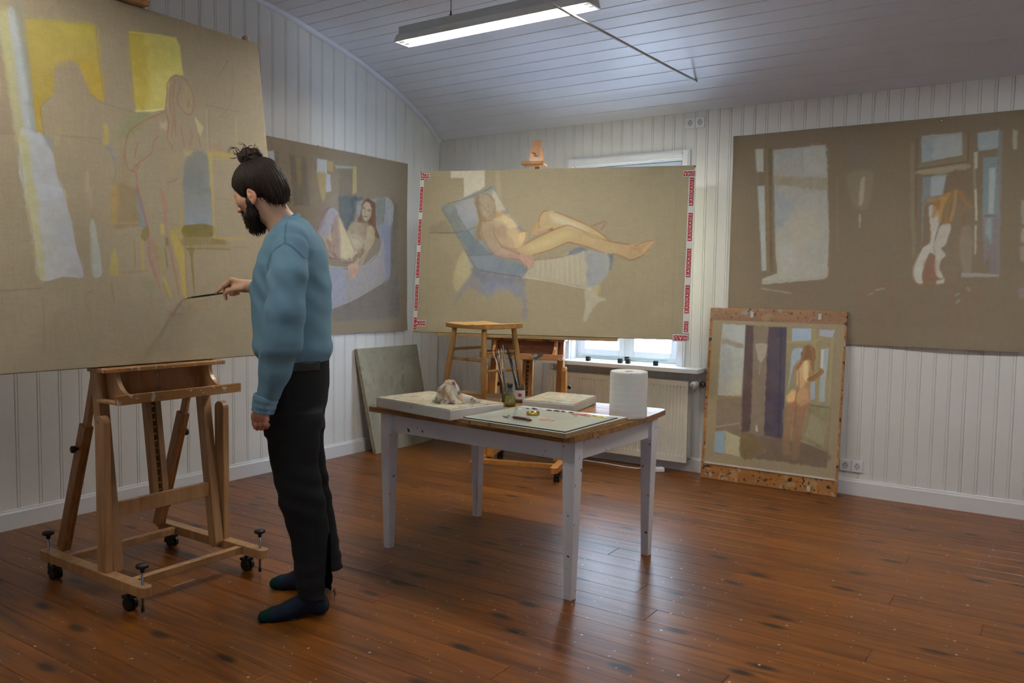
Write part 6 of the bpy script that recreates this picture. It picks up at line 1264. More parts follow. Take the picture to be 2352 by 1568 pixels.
def nets(f, lo, hi, h):
    """surface nets on a dense grid"""
    lo, hi = np.array(lo, float), np.array(hi, float); n = np.ceil((hi-lo)/h).astype(int)+1
    ax = [(lo[i]+h*np.arange(n[i])).astype(f32) for i in range(3)]
    D = np.empty(n, f32); step = max(1, int(400000/(n[1]*n[2])))
    for i in range(0, n[0], step):
        X, Y, Z = np.meshgrid(ax[0][i:i+step], ax[1], ax[2], indexing='ij'); D[i:i+step] = f(np.stack([X.ravel(), Y.ravel(), Z.ravel()], 1)).reshape(X.shape)
    S = D < 0; m = n-1
    c = [S[i:m[0]+i, j:m[1]+j, k:m[2]+k] for i in (0, 1) for j in (0, 1) for k in (0, 1)]
    cnt = sum(q.astype(np.int8) for q in c); act = (cnt > 0) & (cnt < 8); I = np.argwhere(act); idx = -np.ones(m, int); idx[tuple(I.T)] = np.arange(len(I))
    acc = np.zeros((len(I), 3)); num = np.zeros(len(I))
    cor = [np.array(q) for q in ((i, j, k) for i in (0, 1) for j in (0, 1) for k in (0, 1))]
    for a in range(8):
        for b in range(a+1, 8):
            if np.abs(cor[a]-cor[b]).sum() != 1: continue
            da, db = D[tuple((I+cor[a]).T)], D[tuple((I+cor[b]).T)]; cr = (da < 0) != (db < 0)
            t = np.where(cr, da/np.where(cr, da-db, 1), 0); p = cor[a]+t[:, None]*(cor[b]-cor[a]); acc += np.where(cr[:, None], p, 0); num += cr
    V = lo+h*(I+acc/num[:, None]); Fq = []
    for ax_ in range(3):
        o = [0, 0, 0]; o[ax_] = 1; u, v = [q for q in range(3) if q != ax_]
        sl0 = [slice(1, m[q]) for q in range(3)]; sl0[ax_] = slice(0, m[ax_]); sl1 = list(sl0); sl1[ax_] = slice(1, m[ax_]+1)
        A, C = S[tuple(sl0)], S[tuple(sl1)]; E = np.argwhere(A != C)
        if len(E) == 0: continue
        base = E.copy(); 
        for q in range(3):
            if q != ax_: base[:, q] += 1
        du = np.zeros(3, int); du[u] = 1; dv = np.zeros(3, int); dv[v] = 1
        q4 = [idx[tuple((base-s).T)] for s in (np.zeros(3, int), du, du+dv, dv)]; q4 = np.stack(q4, 1)
        flip = A[tuple(E.T)]; 
        if ax_ == 1: flip = ~flip
        q4[flip] = q4[flip][:, ::-1]; Fq.append(q4)
    Fq = np.concatenate(Fq); return V, Fq[(Fq >= 0).all(1)]
def skin_mesh(name, VF, m, parent, off, colf=None):
    V, Fq = VF; W = to_world(V)-np.array(off)
    me = bpy.data.meshes.new(name); me.vertices.add(len(W)); me.vertices.foreach_set('co', W.astype(f32).ravel()); me.loops.add(len(Fq)*4); me.polygons.add(len(Fq))
    me.loops.foreach_set('vertex_index', Fq.ravel().astype(np.int32)); me.polygons.foreach_set('loop_start', (np.arange(len(Fq))*4).astype(np.int32)); me.update(calc_edges=True)
    me.polygons.foreach_set('use_smooth', np.ones(len(Fq), bool)); me.validate()
    if colf is not None:
        at = me.color_attributes.new('paint', 'FLOAT_COLOR', 'POINT'); C = np.clip(colf(V), 0, 1); at.data.foreach_set('color', np.c_[C, np.ones(len(C))].astype(f32).ravel())
    me.materials.append(m); o = link(bpy.data.objects.new(name, me), parent)
    # make sure normals look outwards
    bm = bmesh.new(); bm.from_mesh(me); bmesh.ops.recalc_face_normals(bm, faces=bm.faces); bm.to_mesh(me); bm.free()
    me.polygons.foreach_set('use_smooth', np.ones(len(me.polygons), bool)); return o
def attr_mat(name, rough, bscale, bump, spec=.3, sss=0.0, stretch=(1, 1, 1), var=.1):
    m, nt, p, N, L = nodes(name); at = N('ShaderNodeAttribute'); at.attribute_name = 'paint'; tc = N('ShaderNodeTexCoord'); mp = N('ShaderNodeMapping'); mp.inputs['Scale'].default_value = stretch; L(tc.outputs['Object'], mp.inputs[0])
    nz = N('ShaderNodeTexNoise'); nz.inputs['Scale'].default_value = bscale; nz.inputs['Detail'].default_value = 4; L(mp.outputs[0], nz.inputs['Vector'])
    bp = N('ShaderNodeBump'); bp.inputs['Strength'].default_value = bump; bp.inputs['Distance'].default_value = .002; L(nz.outputs['Fac'], bp.inputs['Height']); L(bp.outputs[0], p.inputs['Normal'])
    rr = ramp(N, .3, .7, (1-var, 1-var, 1-var, 1), (1, 1, 1, 1)); L(nz.outputs['Fac'], rr.inputs[0]); mx = N('ShaderNodeMixRGB'); mx.blend_type = 'MULTIPLY'; mx.inputs[0].default_value = 1; L(at.outputs['Color'], mx.inputs[1]); L(rr.outputs[0], mx.inputs[2]); L(mx.outputs[0], p.inputs['Base Color'])
    p.inputs['Roughness'].default_value = rough; p.inputs['Specular IOR Level'].default_value = spec
    if sss: p.inputs['Subsurface Weight'].default_value = sss; p.inputs['Subsurface Radius'].default_value = (.006, .003, .002); p.inputs['Subsurface Scale'].default_value = .5
    return m
PO = on_floor(680, 1392); PO = (float(PO[0]), float(PO[1]), 0.0)
man = thing('person', 'bearded man with hair bun in blue sweatshirt and black jeans painting at the near easel', 'person', PO)

# ---- head frame
HD = 3.34; hp, hy = math.radians(27), math.radians(15)
fwd = np.array((-math.cos(hp)*math.cos(hy), math.cos(hp)*math.sin(hy), -math.sin(hp)))
sid = np.array((-math.sin(hy), -math.cos(hy), 0)); upv = np.cross(sid, fwd)*-1
if upv[2] < 0: upv = -upv
HR = np.stack([fwd, sid, upv]); HC = J(591, 433, HD)
def hp_(f, s, u): return HC+fwd*f+sid*s+upv*u
NB, NT_ = J(655, 520, 3.36), J(612, 470, 3.345)
def head_sdf(P):
    d = ell(P, hp_(-.002, 0, .012), (.094, .073, .098), HR)
    d = smin(d, ell(P, hp_(.038, 0, -.045), (.055, .058, .075), HR), .03)
    d = smin(d, cone(P, hp_(.066, 0, -.098), hp_(.000, 0, -.070), .022, .050), .03)         # jaw
    for s in (-1, 1):
        d = smin(d, ell(P, hp_(.060, s*.042, -.030), (.026, .022, .024), HR), .02)            # cheekbone
        d = smin(d, cone(P, hp_(.084, s*.012, .004), hp_(.074, s*.044, .002), .010, .009), .014)  # brow
        d = smax(d, -ell(P, hp_(.094, s*.032, -.014), (.013, .016, .010), HR), .010)          # eye socket
        d = smin(d, ell(P, hp_(.076, s*.031, -.015), (.0125, .0125, .0120), HR), .002)          # eye
        d = smin(d, cone(P, hp_(.084, s*.020, -.0095), hp_(.080, s*.042, -.0115), .0040, .0034), .003)  # upper lid
        # ear: shell with hollow
        e = ell(P, hp_(-.005, s*.078, -.042), (.019, .008, .032), HR); e = smax(e, -ell(P, hp_(.002, s*.086, -.040), (.012, .009, .021), HR), .004)
        e = smin(e, cone(P, hp_(-.004, s*.066, -.042), hp_(-.002, s*.074, -.044), .014, .010), .006)
        e = smin(e, ell(P, hp_(.003, s*.075, -.070), (.008, .006, .009), HR), .006); d = smin(d, e, .004)
    d = smin(d, cone(P, hp_(.092, 0, -.002), hp_(.110, 0, -.038), .0075, .0105), .010)          # nose ridge
    d = smin(d, ell(P, hp_(.110, 0, -.042), (.012, .0115, .010), HR), .006)
    for s in (-1, 1): d = smin(d, ell(P, hp_(.100, s*.012, -.046), (.011, .008, .008), HR), .005)
    d = smin(d, ell(P, hp_(.093, 0, -.070), (.010, .022, .006), HR), .005); d = smin(d, ell(P, hp_(.090, 0, -.080), (.010, .020, .006), HR), .004)
    d = smin(d, ell(P, hp_(.082, 0, -.106), (.020, .024, .016), HR), .012)
    d = smin(d, chain(P, [hp_(-.035, 0, -.055), J(628, 486, 3.345), J(652, 520, 3.36), J(664, 560, 3.36)], [.056, .057, .062, .075]), .03)
    d = smin(d, chain(P, [J(640, 486, 3.40), J(665, 508, 3.46), J(675, 560, 3.50)], [.03, .03, .04]), .03)
    return d
# ---- hands
KD = 3.655
def zj(x, y, dd=0.0): return J(480+x/14.7, 620+y/14.7, KD+dd)          # close-up coordinates of the painting hand
RW = zj(1500, 560, .022)
def rhand_sdf(P):
    d = chain(P, [J(640, 690, 3.62), J(600, 668, 3.64), RW, zj(1250, 540, .020)], [.038, .031, .0255, .026], .02)
    # palm: four metacarpals side by side, index nearest
    kn = [zj(760, 330, .000), zj(770, 360, .020), zj(800, 420, .038), zj(860, 500, .054)]
    for q, r in zip(kn, (.0125, .0125, .0115, .0105)): d = smin(d, cone(P, zj(1330, 540, .022), q, .019, r), .014)
    d = smin(d, cone(P, zj(1150, 600, .010), zj(860, 560, .005), .0185, .0145), .015)
    d = smin(d, chain(P, [kn[0], zj(520, 500, -.002), zj(370, 640, -.003), zj(235, 765, -.004)], [.0112, .0093, .0085, .0070], .006), .006)         # index along the handle
    d = smin(d, chain(P, [zj(1080, 620, -.004), zj(820, 650, -.014), zj(640, 690, -.014), zj(555, 800, -.008)], [.0155, .0120, .0108, .0085], .006), .010)  # thumb
    d = smin(d, chain(P, [kn[1], zj(560, 560, .020), zj(545, 800, .010), zj(572, 960, .004)], [.0108, .0092, .0085, .0075], .006), .005)             # middle, under the handle
    d = smin(d, chain(P, [kn[2], zj(640, 620, .036), zj(740, 800, .026), zj(860, 820, .012)], [.0102, .0090, .0085, .0080], .006), .005)             # ring, curled
    d = smin(d, chain(P, [kn[3], zj(780, 690, .050), zj(880, 800, .038), zj(990, 790, .020)], [.0092, .0082, .0076, .0070], .006), .005)             # little, curled
    return d
LD = 3.115
def lj(x, y, dd=0.0): return J(560+x/9.8, 860+y/9.8, LD+dd)            # close-up coordinates of the hanging hand
def lhand_sdf(P):
    d = chain(P, [J(618, 905, 3.11), lj(420, 820), lj(380, 900)], [.030, .0265, .028], .02)
    ks = [lj(200, 960, .030), lj(300, 1000, .010), lj(400, 1020, -.008), lj(500, 1010, -.022)]
    for q, r in zip(ks, (.0135, .0138, .0132, .0125)): d = smin(d, cone(P, lj(400, 860, .002), q, .022, r), .012)
    tips = [[lj(178, 1080, .034), lj(235, 1160, .050), lj(330, 1130, .060)], [lj(275, 1120, .008), lj(310, 1195, .026), lj(390, 1150, .044)], [lj(385, 1130, -.010), lj(400, 1195, .008), lj(460, 1150, .030)], [lj(480, 1100, -.024), lj(500, 1170, -.008), lj(545, 1130, .014)]]
    for q, t_, r in zip(ks, tips, (.0105, .0110, .0108, .0095)): d = smin(d, chain(P, [q]+t_, [r*1.05, r, r*.95, r*.85], .005), .004)
    d = smin(d, chain(P, [lj(300, 880, .020), lj(190, 960, .052), lj(215, 1060, .064), lj(280, 1100, .066)], [.017, .0125, .0112, .009], .006), .010)
    return d
# ---- clothes
TORSO = [(508, 655, 706, 3.37, .080), (522, 634, 716, 3.365, .130), (545, 617, 732, 3.36, .172), (575, 604, 745, 3.355, .192), (610, 592, 753, 3.35, .198), (650, 584, 757, 3.35, .195), (700, 582, 759, 3.345, .188), (750, 584, 759, 3.34, .180), (790, 588, 757, 3.34, .176), (812, 594, 755, 3.34, .174), (828, 604, 751, 3.34, .168)]
LARM = ([J(668, 572, 3.200), J(661, 640, 3.128), J(654, 720, 3.085), J(648, 775, 3.080), J(632, 850, 3.100), J(618, 901, 3.110)], [.066, .069, .071, .068, .056, .0455])
RARM = ([J(672, 572, 3.505), J(680, 660, 3.57), J(688, 722, 3.60), J(640, 690, 3.62), J(588, 661, 3.648)], [.064, .062, .056, .050, .042])
def folds(P):
    l, d_, z = P[:, 0], P[:, 1], P[:, 2]
    w1 = np.sin(58*l+7*z+2.2*np.sin(7*z+3*d_))*.0016*(.6+.4*np.sin(9*z+4)); w2 = np.sin(37*l-24*z+9*d_+1.3)*.0012; w3 = np.sin(110*l+16*z+np.sin(22*z)*1.4)*.0006
    return (w1+w2+w3).astype(f32)
A0, A1 = J(700, 590, 3.16), J(700, 800, 3.13)
def sweater_sdf(P):
    t = loft(P, TORSO, .010)
    sh = smin(cone(P, J(672, 545, 3.235), J(683, 540, 3.48), .050, .050), cone(P, J(665, 520, 3.30), J(676, 518, 3.44), .035, .035), .03)
    t = smin(t, sh, .05)
    arm = chain(P, LARM[0], LARM[1], .03)
    d = smin(t, arm, .007); d = smin(d, chain(P, RARM[0], RARM[1], .03), .03)
    d = d+folds(P)
    # pull folds running from the armpit, hollow between arm and body
    q = (P[:, 2]-J(690, 650, 3.15)[2])*.9+(P[:, 0]-J(690, 650, 3.15)[0])*1.1
    d = d+(np.exp(-((P[:, 2]-J(690, 640, 3.15)[2])/.16)**2)*np.sin(q*70)*.0024).astype(f32)
    # gathered fabric above the hem
    zh = J(680, 826, 3.3)[2]; d = d-(.010*np.exp(-((P[:, 2]-zh-.045)/.035)**2)).astype(f32)*(P[:, 1] < 4)
    # neck opening
    d = smax(d, -chain(P, [J(608, 478, 3.345), J(652, 516, 3.362), J(664, 548, 3.362)], [.066, .0665, .068]), .006)
    return d
def cuff_sdf(P):
    a, b = J(612, 908, 3.111), J(603.5, 946, 3.113); d = cone(P, a, b, .0485, .0425); ab = (b-a)/np.linalg.norm(b-a); t = ((P-a.astype(f32))@ab.astype(f32))
    d = smax(d, t-np.linalg.norm(b-a), .006); d = smax(d, -t, .006)
    d = smax(d, -cone(P, a-ab*.05, b+ab*.05, .037, .034), .004); return d+(np.sin(t*260)*.0008+np.sin(P[:, 0]*70+P[:, 1]*50)*.0008).astype(f32)
def rcuff_sdf(P):
    a, b = J(602, 668, 3.642), J(581, 657.5, 3.652); ab = (b-a)/np.linalg.norm(b-a); t = ((P-a.astype(f32))@ab.astype(f32)); d = cone(P, a, b, .046, .043)
    d = smax(d, t-np.linalg.norm(b-a), .006); d = smax(d, -t, .006); return smax(d, -cone(P, a-ab*.05, b+ab*.05, .034, .031), .004)
def collar_sdf(P):
    # a soft ring around the neck
    c = J(655, 517, 3.362); ax_ = np.array(J(612, 474, 3.345)-J(662, 540, 3.362)); ax_ /= np.linalg.norm(ax_); ax_ = ax_.astype(f32)
    q = P-c.astype(f32); h = q@ax_; r = np.sqrt(np.maximum(1e-9, (q*q).sum(1)-h*h)); return np.sqrt((r-.0675)**2+(np.maximum(np.abs(h)-.008, 0))**2)-.0055+(np.sin(np.arctan2(q[:, 1], q[:, 0])*40)*.0004).astype(f32)
PELV = [(818, 603, 752, 3.34, .160), (850, 604, 754, 3.34, .170), (885, 606, 754, 3.34, .176), (915, 608, 749, 3.34, .178), (945, 610, 744, 3.34, .176), (985, 613, 738, 3.34, .165)]
NEAR = [(925, 640, 725, 3.290, .060), (945, 612, 742, 3.262, .086), (985, 611, 737, 3.250, .088), (1061, 622, 730, 3.235, .082), (1107, 632, 738, 3.225, .078), (1158, 643, 748, 3.215, .074), (1236, 668, 758, 3.205, .068), (1309, 678, 767, 3.200, .072), (1345, 682, 773, 3.200, .074), (1366, 685, 772, 3.200, .073)]
FAR = [(925, 655, 725, 3.400, .060), (945, 638, 742, 3.425, .086), (1025, 645, 743, 3.440, .082), (1080, 655, 750, 3.450, .078), (1144, 668, 761, 3.462, .074), (1222, 686, 774, 3.475, .070), (1282, 700, 783, 3.485, .074), (1303, 704, 787, 3.488, .074)]
def jeans_sdf(P):
    n_, f_ = loft(P, NEAR, .006), loft(P, FAR, .006)
    d = smin(smin(loft(P, PELV, .006), n_, .03), f_, .03)
    z = P[:, 2]; l = P[:, 0]
    kz = J(680, 1150, 3.2)[2]; hz = J(700, 1330, 3.2)[2]; cz = J(680, 960, 3.3)[2]
    w = np.exp(-((z-kz)/.10)**2)*np.sin(z*75+l*26+P[:, 1]*18)*.0030+np.exp(-((z-hz)/.10)**2)*np.sin(z*90-l*22)*.0026+np.exp(-((z-cz)/.09)**2)*np.sin(z*62-l*40+P[:, 1]*12)*.0034
    d = d+w.astype(f32)
    for rows, dep in ((NEAR, 3.2), (FAR, 3.488)):      # hollow hems
        r = rows[-1]; A, C = J(r[1], r[0], r[3]), J(r[2], r[0], r[3]); c = (A+C)/2
        d = smax(d, -ell(P, (c[0], c[1], c[2]), (abs(C[0]-A[0])/2-.012, r[4]-.012, .022)), .004)
    # pocket edge grooves on the seat
    pc = J(705, 885, 3.18); q = P-pc.astype(f32); bx_ = np.maximum(np.abs(q[:, 0])-.060, np.abs(q[:, 2])-.070); d = d+(.0016*np.exp(-(bx_/.003)**2)*(P[:, 1] < 3.26)).astype(f32)
    return d
def belt_sdf(P):
    d = loft(P, [(823, 601, 755, 3.34, .172), (846, 602, 756, 3.34, .174)], .004); return smax(d, -loft(P, [(815, 610, 748, 3.34, .160), (852, 610, 748, 3.34, .160)], .002), .003)
def foot_l(P):
    d = chain(P, [J(716, 1290, 3.205), J(717, 1345, 3.205), J(722, 1378, 3.215), J(736, 1390, 3.225)], [.047, .045, .044, .036], .02)
    d = smin(d, chain(P, [J(716, 1372, 3.212), J(668, 1400, 3.180), J(632, 1412, 3.158), J(607, 1417, 3.142)], [.043, .036, .0305, .025], .02), .02)
    d = smin(d, chain(P, [J(690, 1398, 3.235), J(640, 1414, 3.205), J(622, 1418, 3.190)], [.030, .026, .022], .02), .02)
    return smax(d, -P[:, 2]+.0015, .006)
def foot_r(P):
    d = chain(P, [J(732, 1235, 3.480), J(735, 1290, 3.490), J(738, 1325, 3.495), J(744, 1332, 3.50)], [.045, .044, .044, .036], .02)
    d = smin(d, chain(P, [J(728, 1315, 3.492), J(682, 1330, 3.488), J(650, 1337, 3.486), J(632, 1339, 3.485)], [.043, .036, .030, .0245], .02), .02)
    d = smin(d, chain(P, [J(700, 1333, 3.530), J(655, 1339, 3.525), J(640, 1340, 3.52)], [.030, .026, .022], .02), .02)
    return smax(d, -P[:, 2]+.0015, .006)
def core_sdf(P):   # trunk and limbs under the clothes
    d = loft(P, [(q[0], q[1]+14, q[2]-14, q[3], q[4]-.022) for q in TORSO[1:]]+[(q[0], q[1]+14, q[2]-14, q[3], q[4]-.022) for q in PELV[1:]], .02)
    d = smin(d, chain(P, [J(655, 515, 3.36), J(668, 575, 3.36)], [.055, .08]), .03)
    d = smin(d, chain(P, LARM[0], [r-.018 for r in LARM[1]], .02), .02); d = smin(d, chain(P, RARM[0], [r-.016 for r in RARM[1]], .02), .02)
    for rows in (NEAR[1:-3], FAR[1:-3]): d = smin(d, loft(P, [(q[0], q[1]+16, q[2]-16, q[3], q[4]-.020) for q in rows], .02), .02)
    return d
def bb(pts, pad): A = np.array(pts); return A.min(0)-pad, A.max(0)+pad
lo, hi = bb([hp_(.11, 0, 0), hp_(-.10, .09, .12), hp_(-.1, -.09, -.1), J(675, 560, 3.46), J(610, 540, 3.28)], .03); Hd = nets(head_sdf, lo, hi, .0030)
lo, hi = bb([zj(180, 200, -.03), zj(1600, 1050, .09), J(640, 690, 3.62)], .012); Rh = nets(rhand_sdf, lo, hi, .0019)
lo, hi = bb([lj(120, 760, -.05), lj(680, 1260, .10), J(618, 900, 3.1)], .015); Lh = nets(lhand_sdf, lo, hi, .0019)
lo, hi = bb([J(575, 505, 3.05), J(800, 505, 3.70), J(570, 1375, 3.05), J(800, 1375, 3.70)], .02); Co = nets(core_sdf, lo, hi, .011)
def skin_col(V):
    base = np.array(lin(220, 174, 142)[:3]); C = np.tile(base, (len(V), 1)); red = np.array(lin(208, 134, 110)[:3])
    def mixin(w, c): nonlocal C; C = C*(1-w[:, None])+np.array(c)[None]*w[:, None]
    g = lambda c, r: np.exp(-(((V-c)**2).sum(1))/(r*r))
    for s in (-1, 1): mixin(.75*g(hp_(-.002, s*.078, -.044), .030), red); mixin(.35*g(hp_(.065, s*.045, -.035), .03), red)
    mixin(.5*g(hp_(.118, 0, -.043), .016), red); mixin(.8*g(hp_(.094, 0, -.075), .014), lin(160, 84, 74)[:3])
    for s in (-1, 1):
        mixin(.95*np.clip((g(hp_(.088, s*.031, -.016), .010)-.45)*6, 0, 1), lin(214, 206, 198)[:3]); mixin(np.clip((g(hp_(.090, s*.031, -.017), .0045)-.4)*6, 0, 1), lin(40, 30, 26)[:3])
        for k in range(5): mixin(.8*np.clip(g(hp_(.094-.002*k, s*(.016+.008*k), .003+.0015*k), .006), 0, 1), lin(60, 40, 30)[:3])
    hz = V[:, 2]; lowh = (V[:, 2] < 1.2); mixin(np.where(lowh, .55, 0.0), lin(186, 106, 84)[:3])  # hanging hand: redder skin, with its shade also put into the colour
    ks = [lj(300, 1000, .010), lj(400, 1020, -.010), lj(200, 960, .03), zj(235, 765, -.004), zj(572, 960, .004), zj(555, 800, -.008), zj(860, 820, .012)]
    for q in ks: mixin(.45*g(q, .014), red)
    return C
SKIN = attr_mat('skin', .5, 260, .06, .35, .0, var=.06)
parts = [Hd, Rh, Lh, Co]; V = np.concatenate([q[0] for q in parts]); o_ = 0; Fq = []
for q in parts: Fq.append(q[1]+o_); o_ += len(q[0])
skin_mesh('body', (V, np.concatenate(Fq)), SKIN, man, PO, skin_col)
# sweatshirt
BLUE = np.array(lin(115, 150, 169)[:3]); BLUED = np.array(lin(60, 92, 116)[:3])
seamA = [J(656, 558, 3.14), J(648, 562, 3.13), J(634, 570, 3.135), J(622, 582, 3.15), J(616, 605, 3.17), J(618, 640, 3.17)]; seamB = [J(656, 558, 3.14), J(672, 566, 3.145), J(690, 582, 3.15), J(700, 593, 3.16)]; seamC = [J(656, 558, 3.14), J(660, 535, 3.20), J(668, 512, 3.28)]
def seam_d(V, pts):
    Q = V.astype(f32).copy(); far = Q[:, 1] > 3.30; Q[:, 1] = 0; f0 = lambda q: (q[0], 0, q[2])
    return np.where(far, 1, np.min([cone(Q, f0(pts[i]), f0(pts[i+1]), 0, 0) for i in range(len(pts)-1)], axis=0))
def blue_col(V):
    n1 = np.sin(V[:, 0]*31+V[:, 2]*13)*np.sin(V[:, 2]*27+V[:, 1]*9); C = BLUE[None]*(1+.07*n1[:, None])
    w = np.zeros(len(V))
    for s_ in (seamA, seamB, seamC): w = np.maximum(w, np.clip((.0048-seam_d(V, s_))/.003, 0, 1))
    return C*(1-.6*w[:, None])+BLUED[None]*.6*w[:, None]
KNIT = attr_mat('sweatshirt_knit', .9, 420, .35, .15, var=.14)
lo, hi = bb([J(590, 500, 3.09), J(770, 500, 3.66), J(575, 930, 3.09), J(770, 940, 3.66)], .11); SW = nets(sweater_sdf, lo, hi, .0052); skin_mesh('sweatshirt', SW, KNIT, man, PO, blue_col)
lo, hi = bb([J(575, 895, 3.05), J(640, 965, 3.18)], .02); skin_mesh('sleeve_cuff', nets(cuff_sdf, lo, hi, .0030), KNIT, man, PO, lambda V: np.tile(BLUE*1.12, (len(V), 1)))
lo, hi = bb([J(570, 630, 3.58), J(615, 700, 3.72)], .01); skin_mesh('sleeve_cuff', nets(rcuff_sdf, lo, hi, .0030), KNIT, man, PO, lambda V: np.tile(BLUE*1.12, (len(V), 1)))
lo, hi = bb([J(590, 470, 3.27), J(710, 570, 3.46)], .03); skin_mesh('collar', nets(collar_sdf, lo, hi, .0030), KNIT, man, PO, lambda V: np.tile(BLUE*.92, (len(V), 1)))
# jeans, belt, socks
DEN = attr_mat('black_denim', .75, 500, .25, .2, var=.25); BLK = np.array(lin(30, 31, 33)[:3])
lo, hi = bb([J(595, 812, 3.12), J(795, 812, 3.60), J(595, 1372, 3.10), J(795, 1372, 3.62)], .012); skin_mesh('jeans', nets(jeans_sdf, lo, hi, .0058), DEN, man, PO, lambda V: BLK[None]*(1+.25*np.sin(V[:, 2]*9+V[:, 0]*7)[:, None]))
lo, hi = bb([J(595, 815, 3.14), J(762, 852, 3.54)], .012); skin_mesh('belt', nets(belt_sdf, lo, hi, .0045), plain('black_leather', lin(18, 18, 19), rough=.4), man, PO)
SOCK = attr_mat('wool_sock', .95, 300, .4, .1, var=.2); NAVY, GREEN = np.array(lin(38, 46, 60)[:3]), np.array(lin(22, 52, 45)[:3])
for fn, toe, a, b in ((foot_l, J(600, 1418, 3.14), J(570, 1270, 3.08), J(760, 1435, 3.27)), (foot_r, J(625, 1340, 3.485), J(600, 1215, 3.42), J(760, 1360, 3.58))):
    lo, hi = bb([a, b], .02); lo[2] = -.004
    skin_mesh('sock', nets(fn, lo, hi, .0040), SOCK, man, PO, lambda V, toe=toe: NAVY[None]*(1-(w := np.clip((.055-np.sqrt(((V-toe)**2).sum(1)))/.012, 0, 1))[:, None])+GREEN[None]*w[:, None])
# frayed threads at the hems
fr = B()
for k in range(46):
    rows = NEAR if k % 2 else FAR; r = rows[-1]; a = random.uniform(0, 2*PI); A, C = J(r[1], r[0], r[3]), J(r[2], r[0], r[3]); c = (A+C)/2; p0 = np.array((c[0]+abs(C[0]-A[0])/2*math.cos(a)*.97, c[1]+r[4]*math.sin(a)*.97, c[2]+.004))
    L_ = random.uniform(.004, .014); pts = [p0, p0+(random.uniform(-.002, .002), random.uniform(-.002, .002), -L_*.5), p0+(random.uniform(-.005, .005), random.uniform(-.004, .004), -L_)]
    fr.tube([to_world(q[None])[0] for q in pts], .0006, 4)
for k in range(4):
    p0 = J(770-k*1.5, 1350, 3.2); fr.tube([to_world(q[None])[0] for q in (p0, p0+(.001*k, 0, -.020), p0+(.003*k-.004, 0, -.045-.008*k))], .0006, 4)
tag(fr.done('hem_threads', plain('black_thread', lin(24, 24, 26), rough=.9), man, off=PO), None, None, kind='stuff')
# ---- hair, bun and beard
def hn(P, a): 
    q = P-HC.astype(f32); v = q@fwd.astype(f32); w_ = q@upv.astype(f32); s = q@sid.astype(f32); return v, s, w_
def hair_sdf(P):
    v, s, u = hn(P, 0)
    d = ell(P, hp_(-.008, 0, .016), (.100, .085, .096), HR)
    d = smin(d, ell(P, hp_(-.053, 0, -.006), (.068, .078, .086), HR), .03); d = smin(d, ell(P, hp_(-.074, .008, -.056), (.040, .060, .056), HR), .03)
    d = smin(d, ell(P, hp_(-.040, 0, .054), (.058, .050, .036), HR), .04)
    # hairline: lowest point of the hair for each place between nape and brow
    ul = np.interp(v, [-.2, -.030, -.004, .014, .026, .036, .047, .060, .072, .085, .2], [-.110, -.106, -.068, -.036, -.050, -.044, -.012, .014, .044, .052, .06]).astype(f32)
    ul = ul+(np.sin(v*190+s*60)*.0045+np.sin(v*410-s*120)*.0028+np.sin(s*240+v*90)*.003).astype(f32)
    d = smax(d, (ul-u)*.8, .004)
    ear = ell(P, hp_(.002, .085, -.046), (.021, .030, .034), HR); ear2 = ell(P, hp_(.002, -.085, -.046), (.021, .030, .034), HR); d = smax(d, -np.minimum(ear, ear2), .006)
    # combed strands running towards the bun
    an = np.arctan2(s, v+.045+.0*u); rad = np.sqrt((v+.035)**2+s*s); st = np.sin(an*34+np.sin(u*40)*1.2+np.sin(u*90+an*7)*.5)*.0007+np.sin(an*71+u*50)*.0006+np.sin(u*120+v*60)*.0004
    return d+st.astype(f32)
BUN = J(575, 362, 3.335)
def bun_sdf(P):
    q = P-BUN.astype(f32); d = ell(P, BUN, (.049, .045, .041)); d = smin(d, ell(P, BUN+np.array((.022, -.006, .004)), (.026, .028, .024)), .012); d = smin(d, ell(P, BUN+np.array((-.028, -.004, .010)), (.017, .020, .014)), .01)
    tw = np.sin(np.arctan2(q[:, 2], q[:, 0])*5+np.sqrt((q*q).sum(1))*160)*.0028+np.sin(q[:, 0]*210+q[:, 2]*150)*.0011+np.sin(q[:, 1]*180+q[:, 2]*90)*.001; return d+tw.astype(f32)
def beard_sdf(P):
    v, s, u = hn(P, 0)
    d = ell(P, hp_(.066, 0, -.116), (.034, .036, .034), HR); d = smin(d, ell(P, hp_(.088, 0, -.060), (.010, .024, .007), HR), .006)
    for q in (-1, 1): d = smin(d, chain(P, [hp_(.024, q*.060, -.034), hp_(.020, q*.062, -.058), hp_(.038, q*.050, -.092), hp_(.070, q*.020, -.120)], [.008, .012, .020, .026], .02), .02); d = smin(d, chain(P, [hp_(.090, q*.020, -.062), hp_(.080, q*.030, -.090), hp_(.070, q*.024, -.112)], [.006, .010, .018], .01), .01)
    d = smin(d, ell(P, hp_(.072, 0, -.140), (.024, .026, .018), HR), .02)
    return d+(np.sin(v*420+u*150+s*160)*.0005+np.sin(s*560+u*90)*.0005).astype(f32)
